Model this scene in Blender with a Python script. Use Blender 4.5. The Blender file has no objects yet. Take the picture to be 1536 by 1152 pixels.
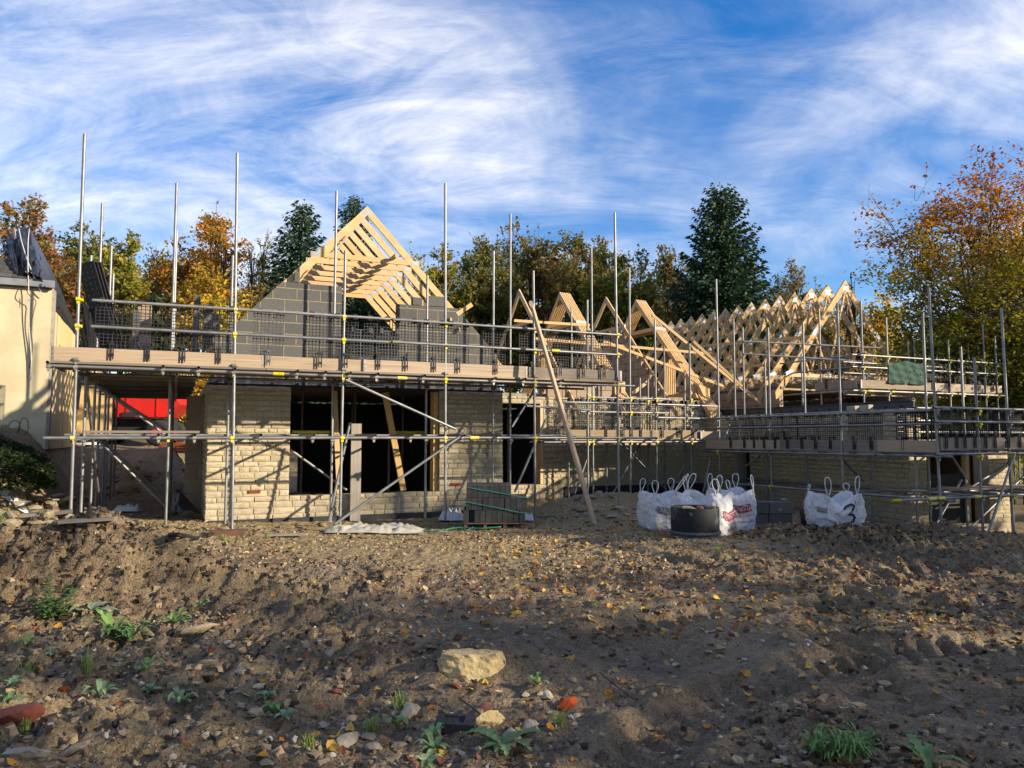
import bpy, bmesh, math, random
import numpy as np
from mathutils import Vector, Matrix, Euler

scene = bpy.context.scene
C = scene.collection
R = math.radians
random.seed(7)
rng = np.random.default_rng(11)

# ---------------------------------------------------------------- camera
EYE = 1.6
FPX = 1130.0
PITCH = math.atan(81.0 / FPX)
cam_d = bpy.data.cameras.new('camera')
cam = bpy.data.objects.new('camera', cam_d)
C.objects.link(cam)
cam.location = (0, 0, EYE)
cam.rotation_euler = (math.pi / 2 + PITCH, 0, 0)
cam_d.sensor_fit = 'HORIZONTAL'
cam_d.sensor_width = 36.0
cam_d.lens = 36.0 * FPX / 1536.0
cam_d.clip_start = 0.05
cam_d.clip_end = 3000
scene.camera = cam

# ---------------------------------------------------------------- sky and sun
SUN_EL = R(19.0)
SUN_H = Vector((0.945, -0.327, 0)).normalized()          # horizontal direction towards the sun
SUN_DIR = Vector((SUN_H.x * math.cos(SUN_EL), SUN_H.y * math.cos(SUN_EL), math.sin(SUN_EL)))
world = bpy.data.worlds.new('World')
scene.world = world
world.use_nodes = True
wn = world.node_tree.nodes
wl = world.node_tree.links
for n in list(wn):
    wn.remove(n)


SKY = (1.0, (4.8, -4.9, 0), (-3.0, 2.0, 0), (3.7, 5.7, 0))


def build_world():
    out = wn.new('ShaderNodeOutputWorld')
    sky = wn.new('ShaderNodeTexSky')
    sky.sky_type = 'NISHITA'
    sky.sun_disc = False
    sky.sun_elevation = SUN_EL
    sky.sun_rotation = math.atan2(SUN_H.x, SUN_H.y)
    sky.altitude = 900
    sky.air_density = 1.0
    sky.dust_density = 0.25
    sky.ozone_density = 2.5
    hsv = wn.new('ShaderNodeHueSaturation')
    hsv.inputs['Saturation'].default_value = 1.7
    hsv.inputs['Hue'].default_value = 0.517
    hsv.inputs['Value'].default_value = 0.52
    gam = wn.new('ShaderNodeGamma')
    gam.inputs[1].default_value = 0.70
    wl.new(sky.outputs[0], gam.inputs[0])
    wl.new(gam.outputs[0], hsv.inputs['Color'])
    # high thin cloud: direction projected on a flat layer
    tc = wn.new('ShaderNodeTexCoord')
    sep = wn.new('ShaderNodeSeparateXYZ')
    wl.new(tc.outputs['Generated'], sep.inputs[0])

    def m(op, a, b=None, clamp=False):
        n = wn.new('ShaderNodeMath')
        n.operation = op
        n.use_clamp = clamp
        for i, v in enumerate((a, b)):
            if v is None:
                continue
            if isinstance(v, (int, float)):
                n.inputs[i].default_value = v
            else:
                wl.new(v, n.inputs[i])
        return n.outputs[0]
    zz = m('ADD', m('MAXIMUM', sep.outputs[2], 0.0), 0.42)
    px = m('DIVIDE', sep.outputs[0], zz)
    py = m('DIVIDE', sep.outputs[1], zz)
    cmb = wn.new('ShaderNodeCombineXYZ')
    wl.new(px, cmb.inputs[0])
    wl.new(py, cmb.inputs[1])

    def noise(scale, rot, sc, det, rough, dist, loc=(0, 0, 0)):
        mp = wn.new('ShaderNodeMapping')
        mp.inputs['Rotation'].default_value = (0, 0, R(rot))
        mp.inputs['Scale'].default_value = (sc[0], sc[1], 1)
        mp.inputs['Location'].default_value = loc
        wl.new(cmb.outputs[0], mp.inputs[0])
        n = wn.new('ShaderNodeTexNoise')
        n.inputs['Scale'].default_value = scale
        n.inputs['Detail'].default_value = det
        n.inputs['Roughness'].default_value = rough
        n.inputs['Distortion'].default_value = dist
        wl.new(mp.outputs[0], n.inputs['Vector'])
        return n.outputs[0]

    def ramp(v, lo, hi):
        r = wn.new('ShaderNodeMapRange')
        r.interpolation_type = 'SMOOTHSTEP'
        r.inputs[1].default_value = lo
        r.inputs[2].default_value = hi
        wl.new(v, r.inputs[0])
        return r.outputs[0]
    big = ramp(noise(SKY[0], 15, (1.0, 1.25), 5, 0.55, 0.7, SKY[1]), 0.36, 0.66)
    wisp = ramp(noise(2.3, 48, (0.85, 1.5), 12, 0.64, 1.0, SKY[2]), 0.26, 0.82)
    fine = ramp(noise(5.5, 66, (0.6, 1.7), 12, 0.68, 0.9, SKY[3]), 0.30, 0.78)
    dens = m('MULTIPLY', big, m('ADD', m('MULTIPLY', wisp, 0.80), m('MULTIPLY', fine, 0.38)), True)
    dens = m('ADD', dens, m('MULTIPLY', m('MULTIPLY', wisp, fine), 0.30), True)
    dens = m('MULTIPLY', dens, 0.74)
    mix = wn.new('ShaderNodeMix')
    mix.data_type = 'RGBA'
    wl.new(dens, mix.inputs[0])
    wl.new(hsv.outputs[0], mix.inputs[6])
    mix.inputs[7].default_value = (2.12, 2.12, 2.18, 1)
    bg = wn.new('ShaderNodeBackground')
    bg.inputs['Strength'].default_value = 0.15
    wl.new(mix.outputs[2], bg.inputs[0])
    wl.new(bg.outputs[0], out.inputs[0])


build_world()
sun_d = bpy.data.lights.new('sun', 'SUN')
sun_d.energy = 2.1
sun_d.angle = R(0.7)
sun_d.color = (1.0, 0.90, 0.74)
sun = bpy.data.objects.new('sun', sun_d)
C.objects.link(sun)
sun.rotation_euler = SUN_DIR.to_track_quat('Z', 'Y').to_euler()
sun.location = SUN_DIR * 60

scene.view_settings.view_transform = 'Standard'
scene.view_settings.look = 'None'
scene.view_settings.gamma = 1.0
scene.view_settings.use_white_balance = True
scene.view_settings.white_balance_temperature = 6900
scene.view_settings.white_balance_tint = 10.0
scene.view_settings.exposure = 2.1
scene.render.engine = 'CYCLES'
scene.cycles.use_denoising = True
try:
    scene.cycles.denoiser = 'OPENIMAGEDENOISE'
    scene.cycles.denoising_input_passes = 'RGB_ALBEDO_NORMAL'
except Exception:
    pass
scene.cycles.max_bounces = 5
scene.cycles.diffuse_bounces = 3
scene.cycles.glossy_bounces = 2
scene.cycles.transmission_bounces = 3
scene.cycles.transparent_max_bounces = 6
scene.cycles.caustics_reflective = False
scene.cycles.caustics_refractive = False
scene.cycles.use_adaptive_sampling = True
scene.cycles.adaptive_threshold = 0.02

# ---------------------------------------------------------------- house axes
ANG = R(24.1)
UX, UY = math.cos(ANG), math.sin(ANG)
OX, OY = -6.66, 11.53
UV = Vector((UX, UY, 0))
VV = Vector((-UY, UX, 0))


def W(U, V, h):
    """house plan coordinates (U along the front, V into the house, h above eye level) -> world"""
    return Vector((OX + UX * U - UY * V, OY + UY * U + UX * V, EYE + h))


def toUV(x, y):
    return (x - OX) * UX + (y - OY) * UY, -(x - OX) * UY + (y - OY) * UX


HOUSE_ROT = Matrix.Rotation(ANG, 4, 'Z')


def ray(px, py):
    a, b = (px - 768) / FPX, (576 - py) / FPX
    c, s = math.cos(PITCH), math.sin(PITCH)
    return Vector((a, c - b * s, s + b * c))


def onV(px, py, V):
    d = ray(px, py)
    den = -d.x * UY + d.y * UX
    num = V - (OX * UY - OY * UX)
    t = num / den
    p = d * t
    return (p.x - OX) * UX + (p.y - OY) * UY, p.z          # U, h


def onU(px, py, U):
    d = ray(px, py)
    den = d.x * UX + d.y * UY
    t = (U + OX * UX + OY * UY) / den
    p = d * t
    return -(p.x - OX) * UY + (p.y - OY) * UX, p.z          # V, h


def at(px, py, Y):
    d = ray(px, py)
    t = Y / d.y
    return Vector((d.x * t, Y, EYE + d.z * t))


# ---------------------------------------------------------------- object helpers
WM = {}


def reg(o, parent=None, M=None):
    M = M or Matrix.Identity(4)
    C.objects.link(o)
    o.matrix_basis = M
    WM[o] = M
    if parent is not None:
        o.parent = parent
        o.matrix_parent_inverse = WM[parent].inverted()
    return o


def tag(o, label=None, cat=None, group=None, kind=None):
    if label:
        o['label'] = label
    if cat:
        o['category'] = cat
    if group:
        o['group'] = group
    if kind:
        o['kind'] = kind
    return o


def thing(name, label, cat, loc=(0, 0, 0), group=None, rot=None):
    o = bpy.data.objects.new(name, None)
    o.empty_display_size = 0.1
    M = Matrix.Translation(Vector(loc))
    if rot is not None:
        M = M @ rot
    reg(o, None, M)
    return tag(o, label, cat, group)


class MB:
    def __init__(s):
        s.v, s.f = [], []

    def add(s, vs, fs):
        b = len(s.v)
        s.v.extend([tuple(p) for p in vs])
        s.f.extend([tuple(i + b for i in f) for f in fs])
        return s

    def box(s, x0, x1, y0, y1, z0, z1, M=None):
        vs = [Vector((x, y, z)) for z in (z0, z1) for y in (y0, y1) for x in (x0, x1)]
        if M is not None:
            vs = [M @ p for p in vs]
        return s.add(vs, [(0, 2, 3, 1), (4, 5, 7, 6), (0, 1, 5, 4), (2, 6, 7, 3), (0, 4, 6, 2), (1, 3, 7, 5)])

    def prism(s, poly, y0, y1, M=None):
        """polygon in x,z extruded along y"""
        n = len(poly)
        vs = [Vector((x, y0, z)) for x, z in poly] + [Vector((x, y1, z)) for x, z in poly]
        if M is not None:
            vs = [M @ p for p in vs]
        fs = [tuple(range(n)), tuple(range(2 * n - 1, n - 1, -1))]
        fs += [(i, i + n, (i + 1) % n + n, (i + 1) % n) for i in range(n)]
        return s.add(vs, fs)

    def tube(s, pts, r, n=8, cap=True, r1=None):
        pts = [Vector(p) for p in pts]
        rs = r if isinstance(r, (list, tuple)) else [r] * len(pts)
        if r1 is not None:
            rs = [r + (r1 - r) * i / (len(pts) - 1) for i in range(len(pts))]
        vs = []
        prev = None
        for i, p in enumerate(pts):
            t = (pts[min(i + 1, len(pts) - 1)] - pts[max(i - 1, 0)])
            if t.length < 1e-9:
                t = Vector((0, 0, 1))
            t.normalize()
            if prev is None:
                a = t.orthogonal().normalized()
            else:
                a = (prev - t * prev.dot(t))
                a = a.normalized() if a.length > 1e-6 else t.orthogonal().normalized()
            prev = a
            b = t.cross(a)
            for k in range(n):
                w = 2 * math.pi * k / n
                vs.append(p + (a * math.cos(w) + b * math.sin(w)) * rs[i])
        fs = []
        for i in range(len(pts) - 1):
            for k in range(n):
                k2 = (k + 1) % n
                fs.append((i * n + k, i * n + k2, (i + 1) * n + k2, (i + 1) * n + k))
        if cap:
            fs.append(tuple(range(n - 1, -1, -1)))
            fs.append(tuple((len(pts) - 1) * n + k for k in range(n)))
        return s.add(vs, fs)

    def mesh(s, name, mat=None, smooth=False):
        me = bpy.data.meshes.new(name)
        me.from_pydata(s.v, [], s.f)
        me.validate()
        if mat:
            me.materials.append(mat)
        if smooth:
            me.polygons.foreach_set('use_smooth', [True] * len(me.polygons))
        me.update()
        return me

    def build(s, name, mat, parent=None, M=None, smooth=False):
        return reg(bpy.data.objects.new(name, s.mesh(name, mat, smooth)), parent, M)


def bevelled(me, w=0.004, seg=1):
    bm = bmesh.new()
    bm.from_mesh(me)
    bmesh.ops.bevel(bm, geom=bm.edges[:], offset=w, segments=seg, affect='EDGES', profile=0.6)
    bm.to_mesh(me)
    bm.free()
    return me


def inst(name, me, M, parent=None):
    return reg(bpy.data.objects.new(name, me), parent, M)


def frame(p0, p1, up=Vector((0, 0, 1)), size=(1, 1)):
    """matrix: local x 0..1 from p0 to p1, local y width size[0], local z height size[1]"""
    p0, p1 = Vector(p0), Vector(p1)
    x = p1 - p0
    L = x.length
    x.normalize()
    z = Vector(up) - x * x.dot(Vector(up))
    if z.length < 1e-5:
        z = x.orthogonal()
    z.normalize()
    y = z.cross(x)
    M = Matrix(((x.x * L, y.x * size[0], z.x * size[1], p0.x), (x.y * L, y.y * size[0], z.y * size[1], p0.y),
                (x.z * L, y.z * size[0], z.z * size[1], p0.z), (0, 0, 0, 1)))
    return M


# ---------------------------------------------------------------- noise (for meshes)
def hash2(ix, iy, seed):
    v = np.sin(ix * 127.1 + iy * 311.7 + seed * 74.7) * 43758.5453
    return v - np.floor(v)


def vnoise(x, y, seed=0):
    x = np.asarray(x, float)
    y = np.asarray(y, float)
    ix, iy = np.floor(x), np.floor(y)
    fx, fy = x - ix, y - iy
    fx = fx * fx * (3 - 2 * fx)
    fy = fy * fy * (3 - 2 * fy)
    a = hash2(ix, iy, seed)
    b = hash2(ix + 1, iy, seed)
    c = hash2(ix, iy + 1, seed)
    d = hash2(ix + 1, iy + 1, seed)
    return (a + (b - a) * fx) * (1 - fy) + (c + (d - c) * fx) * fy


def fbm(x, y, oct=4, seed=0, gain=0.5):
    v = 0
    amp = 1.0
    tot = 0
    for i in range(oct):
        v = v + amp * (vnoise(x, y, seed + i * 13) - 0.5)
        tot += amp
        amp *= gain
        x, y = x * 2.03 + 17.3, y * 2.03 + 9.1
    return v / tot


def sstep(t):
    t = np.clip(t, 0, 1)
    return t * t * (3 - 2 * t)


# ---------------------------------------------------------------- materials
MATS = {}


def mat(name, col, col2=None, nscale=6.0, ncontrast=(0.35, 0.65), rough=0.8, metal=0.0, rnd=0.0, bump=0.0, bscale=40.0,
        coords='pos', stretch=(1, 1, 1), transl=0.0, attr=None, spec=0.4, col3=None, n3=(3.0, 0.55, 0.7), bdist=0.01, detail=5, sheen=0.0):
    m = bpy.data.materials.new(name)
    m.use_nodes = True
    nt = m.node_tree
    N, L = nt.nodes, nt.links
    bs = N['Principled BSDF']
    bs.inputs['Roughness'].default_value = rough
    bs.inputs['Metallic'].default_value = metal
    bs.inputs['Specular IOR Level'].default_value = spec
    if coords == 'pos':
        vec = N.new('ShaderNodeNewGeometry').outputs['Position']
    else:
        vec = N.new('ShaderNodeTexCoord').outputs['Object']
        oi = N.new('ShaderNodeObjectInfo')
        ad = N.new('ShaderNodeVectorMath')
        ad.operation = 'ADD'
        mu = N.new('ShaderNodeMath')
        mu.operation = 'MULTIPLY'
        mu.inputs[1].default_value = 37.0
        L.new(oi.outputs['Random'], mu.inputs[0])
        L.new(vec, ad.inputs[0])
        L.new(mu.outputs[0], ad.inputs[1])
        vec = ad.outputs[0]
    mp = N.new('ShaderNodeMapping')
    mp.inputs['Scale'].default_value = stretch
    L.new(vec, mp.inputs[0])
    vec = mp.outputs[0]

    def mixc(f, a, b):
        x = N.new('ShaderNodeMix')
        x.data_type = 'RGBA'
        for sock, v in ((x.inputs[0], f), (x.inputs[6], a), (x.inputs[7], b)):
            if isinstance(v, tuple):
                sock.default_value = v if len(v) == 4 else (*v, 1)
            elif isinstance(v, (int, float)):
                sock.default_value = v
            else:
                L.new(v, sock)
        return x.outputs[2]

    def noi(scale, lo, hi, det=detail):
        n = N.new('ShaderNodeTexNoise')
        n.inputs['Scale'].default_value = scale
        n.inputs['Detail'].default_value = det
        L.new(vec, n.inputs['Vector'])
        r = N.new('ShaderNodeMapRange')
        r.inputs[1].default_value = lo
        r.inputs[2].default_value = hi
        L.new(n.outputs[0], r.inputs[0])
        return r.outputs[0]
    base = (*col, 1)
    if attr:
        a = N.new('ShaderNodeAttribute')
        a.attribute_name = attr
        base = a.outputs['Color']
        if col2:
            base = mixc(noi(nscale, *ncontrast), base, (*col2, 1))
    elif col2:
        base = mixc(noi(nscale, *ncontrast), base, (*col2, 1))
    if col3:
        base = mixc(noi(*n3), base, (*col3, 1))
    if rnd:
        oi = N.new('ShaderNodeObjectInfo')
        r = N.new('ShaderNodeMapRange')
        r.inputs[3].default_value = 1 - rnd
        r.inputs[4].default_value = 1 + rnd
        L.new(oi.outputs['Random'], r.inputs[0])
        h = N.new('ShaderNodeHueSaturation')
        L.new(r.outputs[0], h.inputs['Value'])
        wv = N.new('ShaderNodeTexWhiteNoise')
        wv.noise_dimensions = '1D'
        L.new(oi.outputs['Random'], wv.inputs['W'])
        r2 = N.new('ShaderNodeMapRange')
        r2.inputs[3].default_value = 1 - rnd * 0.8
        r2.inputs[4].default_value = 1 + rnd * 0.8
        L.new(wv.outputs['Value'], r2.inputs[0])
        L.new(r2.outputs[0], h.inputs['Saturation'])
        if isinstance(base, tuple):
            h.inputs['Color'].default_value = base
        else:
            L.new(base, h.inputs['Color'])
        base = h.outputs[0]
    if isinstance(base, tuple):
        bs.inputs['Base Color'].default_value = base
    else:
        L.new(base, bs.inputs['Base Color'])
    if bump:
        n = N.new('ShaderNodeTexNoise')
        n.inputs['Scale'].default_value = bscale
        n.inputs['Detail'].default_value = 6
        L.new(vec, n.inputs['Vector'])
        b = N.new('ShaderNodeBump')
        b.inputs['Strength'].default_value = bump
        b.inputs['Distance'].default_value = bdist
        L.new(n.outputs[0], b.inputs['Height'])
        L.new(b.outputs[0], bs.inputs['Normal'])
    if transl:
        tr = N.new('ShaderNodeBsdfTranslucent')
        if isinstance(base, tuple):
            tr.inputs[0].default_value = base
        else:
            L.new(base, tr.inputs[0])
        mx = N.new('ShaderNodeMixShader')
        mx.inputs[0].default_value = transl
        L.new(bs.outputs[0], mx.inputs[1])
        L.new(tr.outputs[0], mx.inputs[2])
        L.new(mx.outputs[0], N['Material Output'].inputs[0])
    MATS[name] = m
    return m


M_TUBE = mat('galvanised_steel', (0.27, 0.27, 0.265), (0.17, 0.17, 0.165), 5, (0.35, 0.7), rough=0.48, metal=0.5, rnd=0.12, bump=0.15, bscale=60, bdist=0.002,
             col3=(0.26, 0.235, 0.20), n3=(2.0, 0.55, 0.80))
M_COUPLER = mat('coupler_steel', (0.33, 0.32, 0.30), (0.20, 0.18, 0.15), 30, rough=0.55, metal=0.6, rnd=0.25)
M_YELLOW = mat('yellow_paint', (0.66, 0.55, 0.06), (0.30, 0.27, 0.10), 35, (0.5, 0.7), rough=0.6, rnd=0.2)
M_BOARD = mat('scaffold_board_wood', (0.40, 0.30, 0.205), (0.26, 0.195, 0.13), 1.6, (0.3, 0.7), rough=0.85, rnd=0.24, coords='obj', stretch=(2.2, 9, 16), bump=0.3, bscale=9,
              col3=(0.15, 0.11, 0.08), n3=(1.3, 0.55, 0.78))
M_OLDBOARD = mat('weathered_board_wood', (0.26, 0.21, 0.16), (0.15, 0.125, 0.10), 1.5, rough=0.88, rnd=0.2, coords='obj', stretch=(2, 9, 14), bump=0.3, bscale=9)
M_TIMBER = mat('truss_timber', (0.58, 0.385, 0.185), (0.45, 0.28, 0.12), 1.5, (0.3, 0.72), rough=0.72, rnd=0.12, coords='obj', stretch=(1.2, 14, 8), bump=0.12, bscale=8,
               col3=(0.30, 0.16, 0.06), n3=(3.0, 0.68, 0.78))
M_STONE = mat('buff_limestone', (0.45, 0.375, 0.245), (0.35, 0.285, 0.18), 9, (0.3, 0.7), rough=0.9, rnd=0.12, bump=0.7, bscale=30, bdist=0.012,
              col3=(0.50, 0.42, 0.29), n3=(30, 0.5, 0.75))
M_MORTAR = mat('pale_mortar', (0.40, 0.34, 0.245), (0.31, 0.26, 0.185), 22, rough=0.95, bump=0.5, bscale=60)
M_BLOCK = mat('grey_concrete_block', (0.118, 0.112, 0.102), (0.076, 0.072, 0.066), 60, (0.35, 0.65), rough=0.95, rnd=0.14, bump=0.7, bscale=110, bdist=0.006)
M_GOLDMORTAR = mat('golden_mortar', (0.37, 0.30, 0.165), (0.24, 0.20, 0.12), 25, rough=0.95, bump=0.4, bscale=60)
M_TANBLOCK = mat('tan_block', (0.34, 0.245, 0.16), (0.255, 0.185, 0.125), 45, rough=0.95, rnd=0.11, bump=0.5, bscale=90)
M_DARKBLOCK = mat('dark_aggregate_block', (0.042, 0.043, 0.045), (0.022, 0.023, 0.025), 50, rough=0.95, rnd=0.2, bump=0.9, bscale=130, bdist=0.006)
M_BLACKP = mat('black_plastic', (0.010, 0.010, 0.011), (0.020, 0.020, 0.022), 12, rough=0.6, rnd=0.3, spec=0.3)
M_GREYP = mat('grey_worn_plastic', (0.085, 0.09, 0.095), (0.04, 0.042, 0.045), 20, rough=0.55, rnd=0.3)
M_DARKST = mat('dark_steel_paint', (0.035, 0.042, 0.055), (0.055, 0.06, 0.07), 8, rough=0.5)
M_WHITEP = mat('white_plate', (0.72, 0.73, 0.74), (0.6, 0.6, 0.6), 20, rough=0.5)
M_PLATE = mat('nail_plate', (0.34, 0.35, 0.36), (0.26, 0.27, 0.28), 60, rough=0.55, metal=0.5)
M_RENDER = mat('cream_render', (0.54, 0.455, 0.29), (0.45, 0.375, 0.235), 2.2, rough=0.95, bump=0.25, bscale=50, col3=(0.35, 0.30, 0.20), n3=(0.9, 0.55, 0.8))
M_PLY = mat('plywood', (0.60, 0.44, 0.22), (0.52, 0.37, 0.17), 2, rough=0.8, rnd=0.1, stretch=(6, 6, 0.7), bump=0.05)
M_SLATE = mat('old_slate', (0.085, 0.08, 0.072), (0.05, 0.048, 0.045), 14, rough=0.85, rnd=0.3, col3=(0.20, 0.19, 0.14), n3=(7, 0.66, 0.75), bump=0.3)
M_TARP = mat('black_tarpaulin', (0.012, 0.013, 0.015), (0.022, 0.024, 0.026), 4, rough=0.36, spec=0.45, bump=0.2, bscale=14)
M_LEAD = mat('lead_flashing', (0.14, 0.15, 0.16), (0.2, 0.21, 0.22), 5, rough=0.6)
M_BAG = mat('white_woven_bag', (0.62, 0.61, 0.61), (0.50, 0.49, 0.48), 3.5, (0.35, 0.7), rough=0.7, bump=0.6, bscale=9, bdist=0.04, col3=(0.33, 0.28, 0.21), n3=(4.0, 0.58, 0.78))
M_BAGIN = mat('bag_inside_sand', (0.42, 0.36, 0.26), (0.3, 0.25, 0.18), 9, rough=0.9)
M_REDP = mat('red_print', (0.30, 0.025, 0.035), (0.38, 0.06, 0.07), 25, rough=0.7)
M_GREYPR = mat('grey_print', (0.17, 0.155, 0.145), (0.26, 0.24, 0.23), 25, rough=0.7)
M_MARKER = mat('black_marker', (0.012, 0.012, 0.016), rough=0.6)
M_RED = mat('red_paint', (0.62, 0.018, 0.014), (0.50, 0.02, 0.015), 3, rough=0.4)
M_RUBBER = mat('black_rubber', (0.02, 0.02, 0.02), rough=0.8)
M_STRAP = mat('green_strap', (0.02, 0.17, 0.12), rough=0.45)
M_NET = mat('green_netting', (0.008, 0.075, 0.045), (0.005, 0.045, 0.03), 20, rough=0.7, transl=0.3)
M_POLY = mat('dusty_clear_sheet', (0.55, 0.50, 0.38), (0.66, 0.62, 0.52), 7, rough=0.35, transl=0.25, spec=0.5)
M_PALLET = mat('pallet_wood', (0.17, 0.085, 0.06), (0.10, 0.055, 0.04), 8, rough=0.9, rnd=0.2, bump=0.3)
M_ORANGE = mat('orange_brick', (0.42, 0.12, 0.04), (0.33, 0.09, 0.035), 14, rough=0.9, rnd=0.15)
M_REDBRICK = mat('broken_red_brick', (0.24, 0.055, 0.03), (0.15, 0.045, 0.03), 40, (0.35, 0.65), rough=0.92, rnd=0.25, bump=0.6, bscale=70, bdist=0.006)
M_ROCK = mat('limestone_rubble', (0.33, 0.27, 0.18), (0.22, 0.175, 0.115), 22, (0.3, 0.7), rough=0.95, rnd=0.28, bump=0.7, bscale=50, bdist=0.01, col3=(0.10, 0.075, 0.05), n3=(9, 0.55, 0.72))
M_WIRE = mat('pale_cable', (0.5, 0.46, 0.42), rough=0.6)
M_CABLE = mat('dark_cable', (0.05, 0.045, 0.04), rough=0.6)
M_BARK = mat('grey_brown_bark', (0.095, 0.078, 0.058), (0.05, 0.042, 0.032), 14, rough=0.95, stretch=(1, 1, 0.25), bump=0.6, bscale=30)
M_LEAF = mat('tree_leaf', (0.1, 0.1, 0.05), attr='Col', rough=0.6, transl=0.5, spec=0.25)
M_NEEDLE = mat('spruce_needle', (0.03, 0.05, 0.03), attr='Col', rough=0.65, transl=0.12, spec=0.2)
M_WEED = mat('weed_leaf', (0.08, 0.16, 0.05), (0.22, 0.26, 0.05), 30, (0.3, 1.0), attr='Col', rough=0.55, transl=0.25, spec=0.35)
M_FALLEN = mat('fallen_leaf', (0.4, 0.2, 0.05), attr='Col', rough=0.7, transl=0.2, spec=0.25)
M_YROCK = mat('yellow_limestone', (0.52, 0.39, 0.19), (0.36, 0.26, 0.12), 14, (0.3, 0.7), rough=0.95, bump=0.9, bscale=30, bdist=0.02, col3=(0.09, 0.06, 0.035), n3=(11, 0.58, 0.70))
M_POLE = mat('peeled_pole', (0.52, 0.38, 0.25), (0.40, 0.27, 0.16), 1.5, rough=0.8, coords='obj', stretch=(3, 3, 3), bump=0.2, bscale=8, col3=(0.2, 0.11, 0.06), n3=(5, 0.68, 0.76))
M_PEBBLE = mat('pebble', (0.3, 0.25, 0.18), attr='Col', rough=0.92, bump=0.3, bscale=60)

# ================================================================ GROUND
def gz(x, y):
    """smooth lie of the land (world z)"""
    x = np.asarray(x, float)
    y = np.asarray(y, float)
    U, V = toUV(x, y)
    z = -0.55 * sstep((x - 5.0) / 5.0) * sstep((y - 11.0) / 6.0)
    z = z + 0.10 * sstep((-x - 3) / 4) * sstep((y - 9) / 4)
    bank = 1.62 * sstep((-0.45 - U) / 1.35) * sstep((V - 1.3) / 2.6)
    back = 1.25 * sstep((V - 8.4) / 3.6) * sstep((2.3 - U) / 1.2)
    z = z + np.maximum(bank, back)
    far = sstep((V - 14.5) / 34.0)
    z = z + 4.5 * far * (1 - 0.6 * sstep((x - 6) / 30))
    z = z + 14 * sstep((np.hypot(x, y) - 60) / 260.0) * sstep((y + 10) / 60)
    # spoil heaps
    def heap(cx, cy, h, rx, ry, rot=0.0, p=1.0):
        c, s = math.cos(rot), math.sin(rot)
        dx, dy = x - cx, y - cy
        a = (dx * c + dy * s) / rx
        b = (-dx * s + dy * c) / ry
        return h * np.exp(-(a * a + b * b) ** p)
    z = z + heap(-5.1, 7.7, 0.62, 1.25, 0.75, 0.1, 1.3) + heap(-3.9, 7.75, 0.34, 0.75, 0.55, 0, 1.3) + heap(-3.0, 7.9, 0.20, 0.8, 0.5)
    z = z + heap(-6.3, 9.6, 0.36, 2.0, 0.8, 0.25)
    z = z + heap(4.45, 11.5, 0.13, 0.75, 0.5) + heap(5.75, 11.4, 0.03, 0.8, 0.45) + heap(6.9, 12.6, 0.14, 0.9, 0.5) + heap(5.2, 11.5, 0.07, 1.9, 0.7)
    z = z + heap(2.75, 10.9, 0.13, 0.9, 0.6) + heap(2.6, 16.4, 0.38, 1.7, 0.8, 0.3) + heap(1.3, 15.9, 0.16, 0.9, 0.6)
    z = z + heap(-0.25, 5.3, 0.10, 0.7, 0.5) + heap(1.0, 6.4, 0.06, 1.4, 0.8) + heap(-1.9, 5.4, 0.09, 0.5, 0.35)
    z = z + 0.10 * fbm(x * 0.35, y * 0.35, 3, 3) + 0.05 * fbm(x * 1.1, y * 1.1, 2, 8)
    return z


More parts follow.
